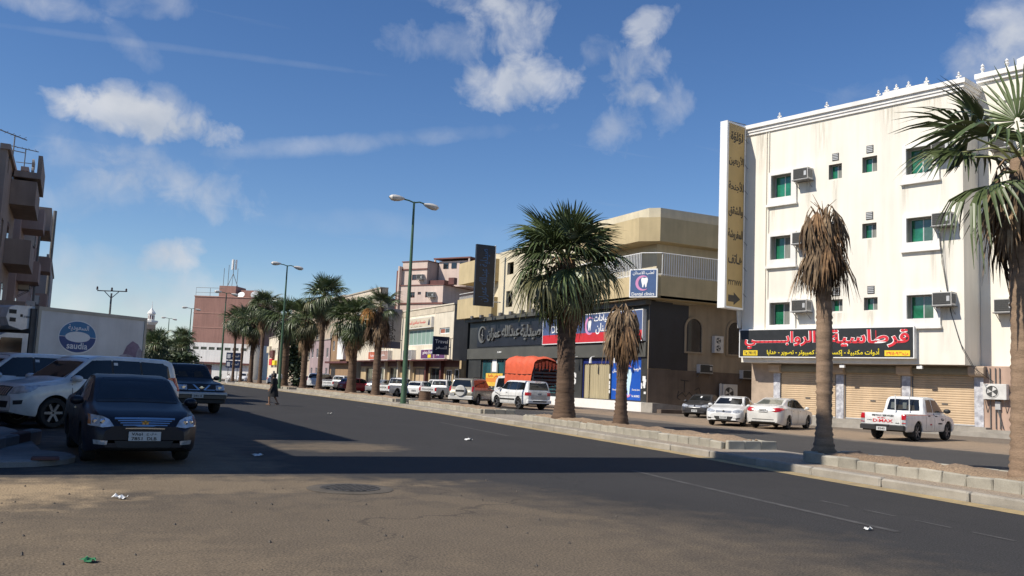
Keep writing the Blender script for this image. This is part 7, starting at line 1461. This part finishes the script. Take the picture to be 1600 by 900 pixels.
for i in range(nx + 1):
    x = -2.95 + 3.95 * i / nx
    for j in range(ny + 1):
        a = j / ny; prof = [(1.10, 1.55), (1.12, 2.4), (1.11, 3.2), (.82, 3.58), (0, 3.66), (-.82, 3.52), (-1.11, 3.1), (-1.12, 2.3), (-1.10, 1.55)]
        q = a * 8; k = min(int(q), 7); f = q - k; y = prof[k][0] + (prof[k + 1][0] - prof[k][0]) * f; z = prof[k][1] + (prof[k + 1][1] - prof[k][1]) * f
        e = max(0, (-2.3 - x) / .65); z2 = z + .05 * sin(i * 1.1 + j * .4) + .04 * sin(i * .5 - j) - (.12 * e if z > 3 else 0)
        if i < 4 and z < 2.9: z2 = max(z2, 2.9 - .45 * i) if abs(y) > .2 else z2
        vs.append((x + .04 * sin(j * 1.3), y * (1 + .03 * sin(i * 1.4) + .02 * sin(j * 2 + i)), z2 + r.uniform(-.01, .01)))
tp.add(vs, [(i * (ny + 1) + j, i * (ny + 1) + j + 1, (i + 1) * (ny + 1) + j + 1, (i + 1) * (ny + 1) + j) for i in range(nx) for j in range(ny)], 0, True)
m_tarp = mat('orange_tarpaulin', (.62, .105, .045), .7, .15, 1.2, .4, 9)
tpo = tp.build('tarpaulin', m_tarp, None, (30.9, 60.1, .004), (0, 0, atan2(1, -.1)), 60); tag(tpo, 'orange red tarpaulin tied over the cargo truck load', 'tarpaulin')
mb = MB()
for k in range(7):
    y = -.9 + k * .3; mb.add([(-2.97, y - .13, 3.35 - .25 * abs(y)), (-2.97, y + .13, 3.35 - .25 * abs(y)), (-3.0 - .05 * (k % 2), y + .10, 2.75 - .1 * (k % 3)), (-2.98, y - .08, 2.8)], [(0, 1, 2, 3)])
mb.build('flap', m_tarp, tpo); MB().tube([(-2.9, 1.13, 2.35), (-1.5, 1.14, 2.32), (.9, 1.13, 2.36)], .02, 5).build('rope', m_trim, tpo)
# ------------------------------------------------------------------ people
m_skin = mat('skin', (.30, .175, .115), .55, .1, 3, tl=.0); m_hair = mat('black_hair', (.012, .010, .010), .6, .2, 8); m_dress = mat('black_cloth', (.014, .014, .016), .85, .25, 5); m_gcloth = mat('grey_cloth', (.10, .10, .115), .85, .2, 4); m_wcloth = mat('white_cloth', (.70, .70, .69), .85, .12, 4); m_shoe = mat('tan_shoe', (.16, .09, .055), .6); m_eye = mat('eye_dark', (.02, .015, .012), .3)
def person(label, x, y, z, hx, hy, pose, wear, h=1.62, group=None):
    """pose = joint positions in metres, facing +x; wear = list of garments"""
    t = thing('person', label, 'person', (x, y, z), atan2(hy, hx), group); k = h / 1.62
    J = dict(pelvis=(0, 0, .88), waist=(0, 0, 1.03), chest=(.0, 0, 1.23), neck=(.0, 0, 1.37), skull=(.015, 0, 1.44), head=(.02, 0, 1.52), crown=(.01, 0, 1.585))
    J.update(pose); E_ = [('pelvis', 'waist'), ('waist', 'chest'), ('chest', 'neck'), ('neck', 'skull'), ('skull', 'head'), ('head', 'crown')]; Rd = dict(pelvis=.135, waist=.115, chest=.135, neck=.05, skull=.065, head=.088, crown=.05)
    for s in 'lr':
        E_ += [('chest', 'sho_' + s), ('sho_' + s, 'elb_' + s), ('elb_' + s, 'wri_' + s), ('wri_' + s, 'palm_' + s), ('pelvis', 'hip_' + s), ('hip_' + s, 'knee_' + s), ('knee_' + s, 'ank_' + s), ('ank_' + s, 'toe_' + s)]
        Rd.update({'sho_' + s: .062, 'elb_' + s: .042, 'wri_' + s: .028, 'palm_' + s: .034, 'hip_' + s: .095, 'knee_' + s: .056, 'ank_' + s: .036, 'toe_' + s: .032})
        w = Vector(J['wri_' + s]); d = (w - Vector(J['elb_' + s])).normalized(); J['palm_' + s] = tuple(w + d * .07); side = Vector((1, 0, 0))
        for q in range(4):
            b = w + d * .105 + side * (.027 - .018 * q); e = b + d * (.06, .072, .066, .05)[q] + Vector((.012, 0, 0)); J['kn%d_%s' % (q, s)] = tuple(b); J['tip%d_%s' % (q, s)] = tuple(e); E_ += [('palm_' + s, 'kn%d_%s' % (q, s)), ('kn%d_%s' % (q, s), 'tip%d_%s' % (q, s))]; Rd['kn%d_%s' % (q, s)] = .010; Rd['tip%d_%s' % (q, s)] = .007
        b = w + d * .04 + side * .036; e = b + d * .045 + side * .022; J['th_' + s] = tuple(b); J['tht_' + s] = tuple(e); E_ += [('palm_' + s, 'th_' + s), ('th_' + s, 'tht_' + s)]; Rd['th_' + s] = .012; Rd['tht_' + s] = .008
    J['nose'] = tuple(Vector(J['head']) + Vector((.105, 0, -.015))); E_.append(('head', 'nose')); Rd['nose'] = .016
    nm = list(J); me = bpy.data.meshes.new('body'); me.from_pydata([Vector(J[n]) * k for n in nm], [(nm.index(a), nm.index(b)) for a, b in E_], [])
    o = link('body', me); mod = o.modifiers.new('s', 'SKIN'); sub = o.modifiers.new('u', 'SUBSURF'); sub.levels = 1
    for i, n in enumerate(nm): me.skin_vertices[0].data[i].radius = (Rd[n] * k, Rd[n] * k * (1.0 if n not in ('chest', 'waist', 'pelvis') else 1.15)); me.skin_vertices[0].data[i].use_root = (n == 'pelvis')
    dg = bpy.context.evaluated_depsgraph_get(); m2 = bpy.data.meshes.new_from_object(o.evaluated_get(dg)); o.modifiers.clear(); o.data = m2; m2.materials.clear(); m2.materials.append(m_skin); m2.polygons.foreach_set('use_smooth', [True] * len(m2.polygons)); o.parent = t
    hd = Vector(J['head']) * k
    for s in (-1, 1):
        MB().lathe([(0, -.012), (.012, -.004), (.012, .004), (0, .012)], 8).build('eye', m_eye, t, hd + Vector((.082, s * .032, .012)) * k); MB().lathe([(0, -.03), (.012, -.02), (.014, .01), (0, .03)], 6).build('ear', m_skin, t, hd + Vector((-.005, s * .09, -.01)) * k)
    MB().box(-.004, -.022, -.005, .006, .022, .005).build('mouth', mat('lips', (.25, .09, .075), .5), t, hd + Vector((.082, 0, -.05)) * k)
    def ringcloth(name, m, rings, n=18, wob=.0):
        mb = MB(); vs = []
        for i, (c_, rx, ry) in enumerate(rings):
            for q in range(n): a = 2 * pi * q / n; w_ = 1 + wob * sin(q * 2.3 + i) * (i / len(rings)); vs.append((c_[0] * k + rx * k * cos(a) * w_, c_[1] * k + ry * k * sin(a) * w_, c_[2] * k))
        mb.add(vs, [(i * n + q, i * n + (q + 1) % n, (i + 1) * n + (q + 1) % n, (i + 1) * n + q) for i in range(len(rings) - 1) for q in range(n)], 0, True); return mb.build(name, m, t, sharp=80)
    def sleeve(m, s, to=1.0, fat=1.35):
        a, b, c_ = (Vector(J[n + s]) * k for n in ('sho_', 'elb_', 'wri_')); P = [a + Vector((0, 0, .03)), a, (a + b) / 2, b] + ([(b + c_) / 2, b + (c_ - b) * .95] if to > .6 else []); rr = [.05, .078, .068, .06] + ([.055, .048] if to > .6 else []); MB().tube(P, [q * k * fat / 1.25 for q in rr], 10).build('sleeve', m, t)
    def legs(m, fat=1.25):
        for s in 'lr': a, b, c_ = (Vector(J[n + s]) * k for n in ('hip_', 'knee_', 'ank_')); MB().tube([a + Vector((0, 0, .06)), a, (a + b) / 2, b, (b + c_) / 2, c_], [.09, .115, .098, .078, .07, .062], 10).build('trouser_leg', m, t)
    for g in wear:
        if g[0] == 'rings': ringcloth(*g[1:])
        elif g[0] == 'sleeves':
            for s in 'lr': sleeve(g[1], s, g[2])
        elif g[0] == 'legs': legs(g[1])
        elif g[0] == 'hair': MB().lathe([(.02, .085), (.07, .06), (.098, .0), (.098, -.04), (.085, -.10 - g[2]), (.06, -.12 - g[2])], 14, smooth=True).build('hair', g[1], t, hd + Vector((-.022, 0, .02)) * k)
        elif g[0] == 'cap': MB().lathe([(.0, .105), (.06, .095), (.095, .05), (.10, .02)], 14, smooth=True).build('cap', g[1], t, hd + Vector((-.005, 0, .01)) * k)
        elif g[0] == 'shoes':
            for s in 'lr': a = Vector(J['ank_' + s]) * k; MB().cbox(-.07, -.042, -.07, .17, .042, .0, .025).build('shoe', g[1], t, a)
    return t
def P_(**k): return k
walk = P_(sho_l=(.0, .17, 1.32), elb_l=(-.04, .24, 1.06), wri_l=(.06, .27, .84), sho_r=(.0, -.17, 1.32), elb_r=(-.06, -.22, 1.06), wri_r=(.03, -.25, .83), hip_l=(0, .09, .86), knee_l=(.16, .09, .47), ank_l=(.14, .09, .08), toe_l=(.26, .09, .03), hip_r=(0, -.09, .86), knee_r=(-.02, -.09, .46), ank_r=(-.24, -.09, .12), toe_r=(-.15, -.09, .03))
stand = P_(sho_l=(.0, .17, 1.32), elb_l=(-.02, .22, 1.06), wri_l=(.05, .22, .84), sho_r=(.0, -.17, 1.32), elb_r=(-.02, -.22, 1.06), wri_r=(.05, -.22, .84), hip_l=(0, .09, .86), knee_l=(.02, .10, .46), ank_l=(0, .10, .08), toe_l=(.12, .11, .03), hip_r=(0, -.09, .86), knee_r=(.02, -.10, .46), ank_r=(-.02, -.10, .08), toe_r=(.10, -.11, .03))
p1 = person('woman in knee length black dress walking across the sunlit road with a bag', 9.55, 46.2, .004, -.80, .60, walk,
    [('rings', 'dress', m_dress, [((0, 0, 1.37), .07, .09), ((0, 0, 1.33), .12, .19), ((0, 0, 1.2), .15, .19), ((0, 0, 1.03), .145, .165), ((-.01, 0, .88), .18, .20), ((-.01, 0, .66), .22, .22), ((-.01, 0, .43), .26, .23)], 18, .05), ('sleeves', m_dress, .5), ('hair', m_hair, .03), ('shoes', m_shoe)], 1.64)
bag = thing('shopping_bag', 'small white bag hanging from the walking woman', 'bag', (9.55, 46.2, .004), atan2(.60, -.80)); MB().cbox(-.05, -.35, .50, .19, -.21, .76, .03).build('bag', m_wcloth, bag); MB().tube([(.0, -.27, .76), (.04, -.26, .83), (.12, -.27, .76)], .008, 5).build('handle', m_wcloth, bag)
person('man in white shirt and white cap standing beside the thick palm trunk', 19.55, 92.2, .15, -.5, -.86, stand, [('rings', 'shirt', m_wcloth, [((0, 0, 1.37), .07, .09), ((0, 0, 1.33), .13, .2), ((0, 0, 1.2), .165, .205), ((0, 0, 1.0), .16, .18), ((0, 0, .80), .175, .195)], 18, .03), ('sleeves', m_wcloth, 1), ('legs', m_gcloth), ('cap', m_wcloth), ('hair', m_hair, -.03), ('shoes', m_shoe)], 1.72)
person('person in long black gown and grey top on the median beside the second lamp post', 19.5, 94.8, .15, -.3, .95, stand, [('rings', 'gown', m_dress, [((0, 0, 1.0), .16, .18), ((0, 0, .8), .19, .21), ((0, 0, .4), .22, .23), ((0, 0, .05), .26, .27)], 18, .05), ('rings', 'top', m_gcloth, [((0, 0, 1.37), .08, .1), ((0, 0, 1.33), .13, .21), ((0, 0, 1.2), .17, .215), ((0, 0, .96), .175, .2)], 18, .03), ('sleeves', m_gcloth, 1), ('hair', m_gcloth, .06), ('shoes', m_shoe)], 1.75)
sit = P_(pelvis=(0, 0, .52), waist=(.02, 0, .68), chest=(.05, 0, .88), neck=(.07, 0, 1.02), skull=(.085, 0, 1.09), head=(.10, 0, 1.17), crown=(.09, 0, 1.235), sho_l=(.05, .17, .97), elb_l=(.12, .24, .74), wri_l=(.32, .18, .66), sho_r=(.05, -.17, .97), elb_r=(.12, -.24, .74), wri_r=(.32, -.18, .66), hip_l=(.03, .09, .50), knee_l=(.43, .12, .50), ank_l=(.42, .12, .08), toe_l=(.54, .13, .03), hip_r=(.03, -.09, .50), knee_r=(.43, -.12, .50), ank_r=(.44, -.12, .08), toe_r=(.56, -.13, .03))
person('person in white robe sitting low on the median at the thin palm pair', 19.3, 121.5, .05, -.8, -.6, sit, [('rings', 'robe', m_wcloth, [((.07, 0, 1.02), .07, .09), ((.05, 0, .98), .13, .2), ((.04, 0, .82), .165, .2), ((.02, 0, .66), .17, .19), ((.02, 0, .44), .2, .21)], 18, .03), ('sleeves', m_wcloth, 1), ('legs', m_wcloth), ('cap', m_wcloth), ('shoes', m_shoe)], 1.7)
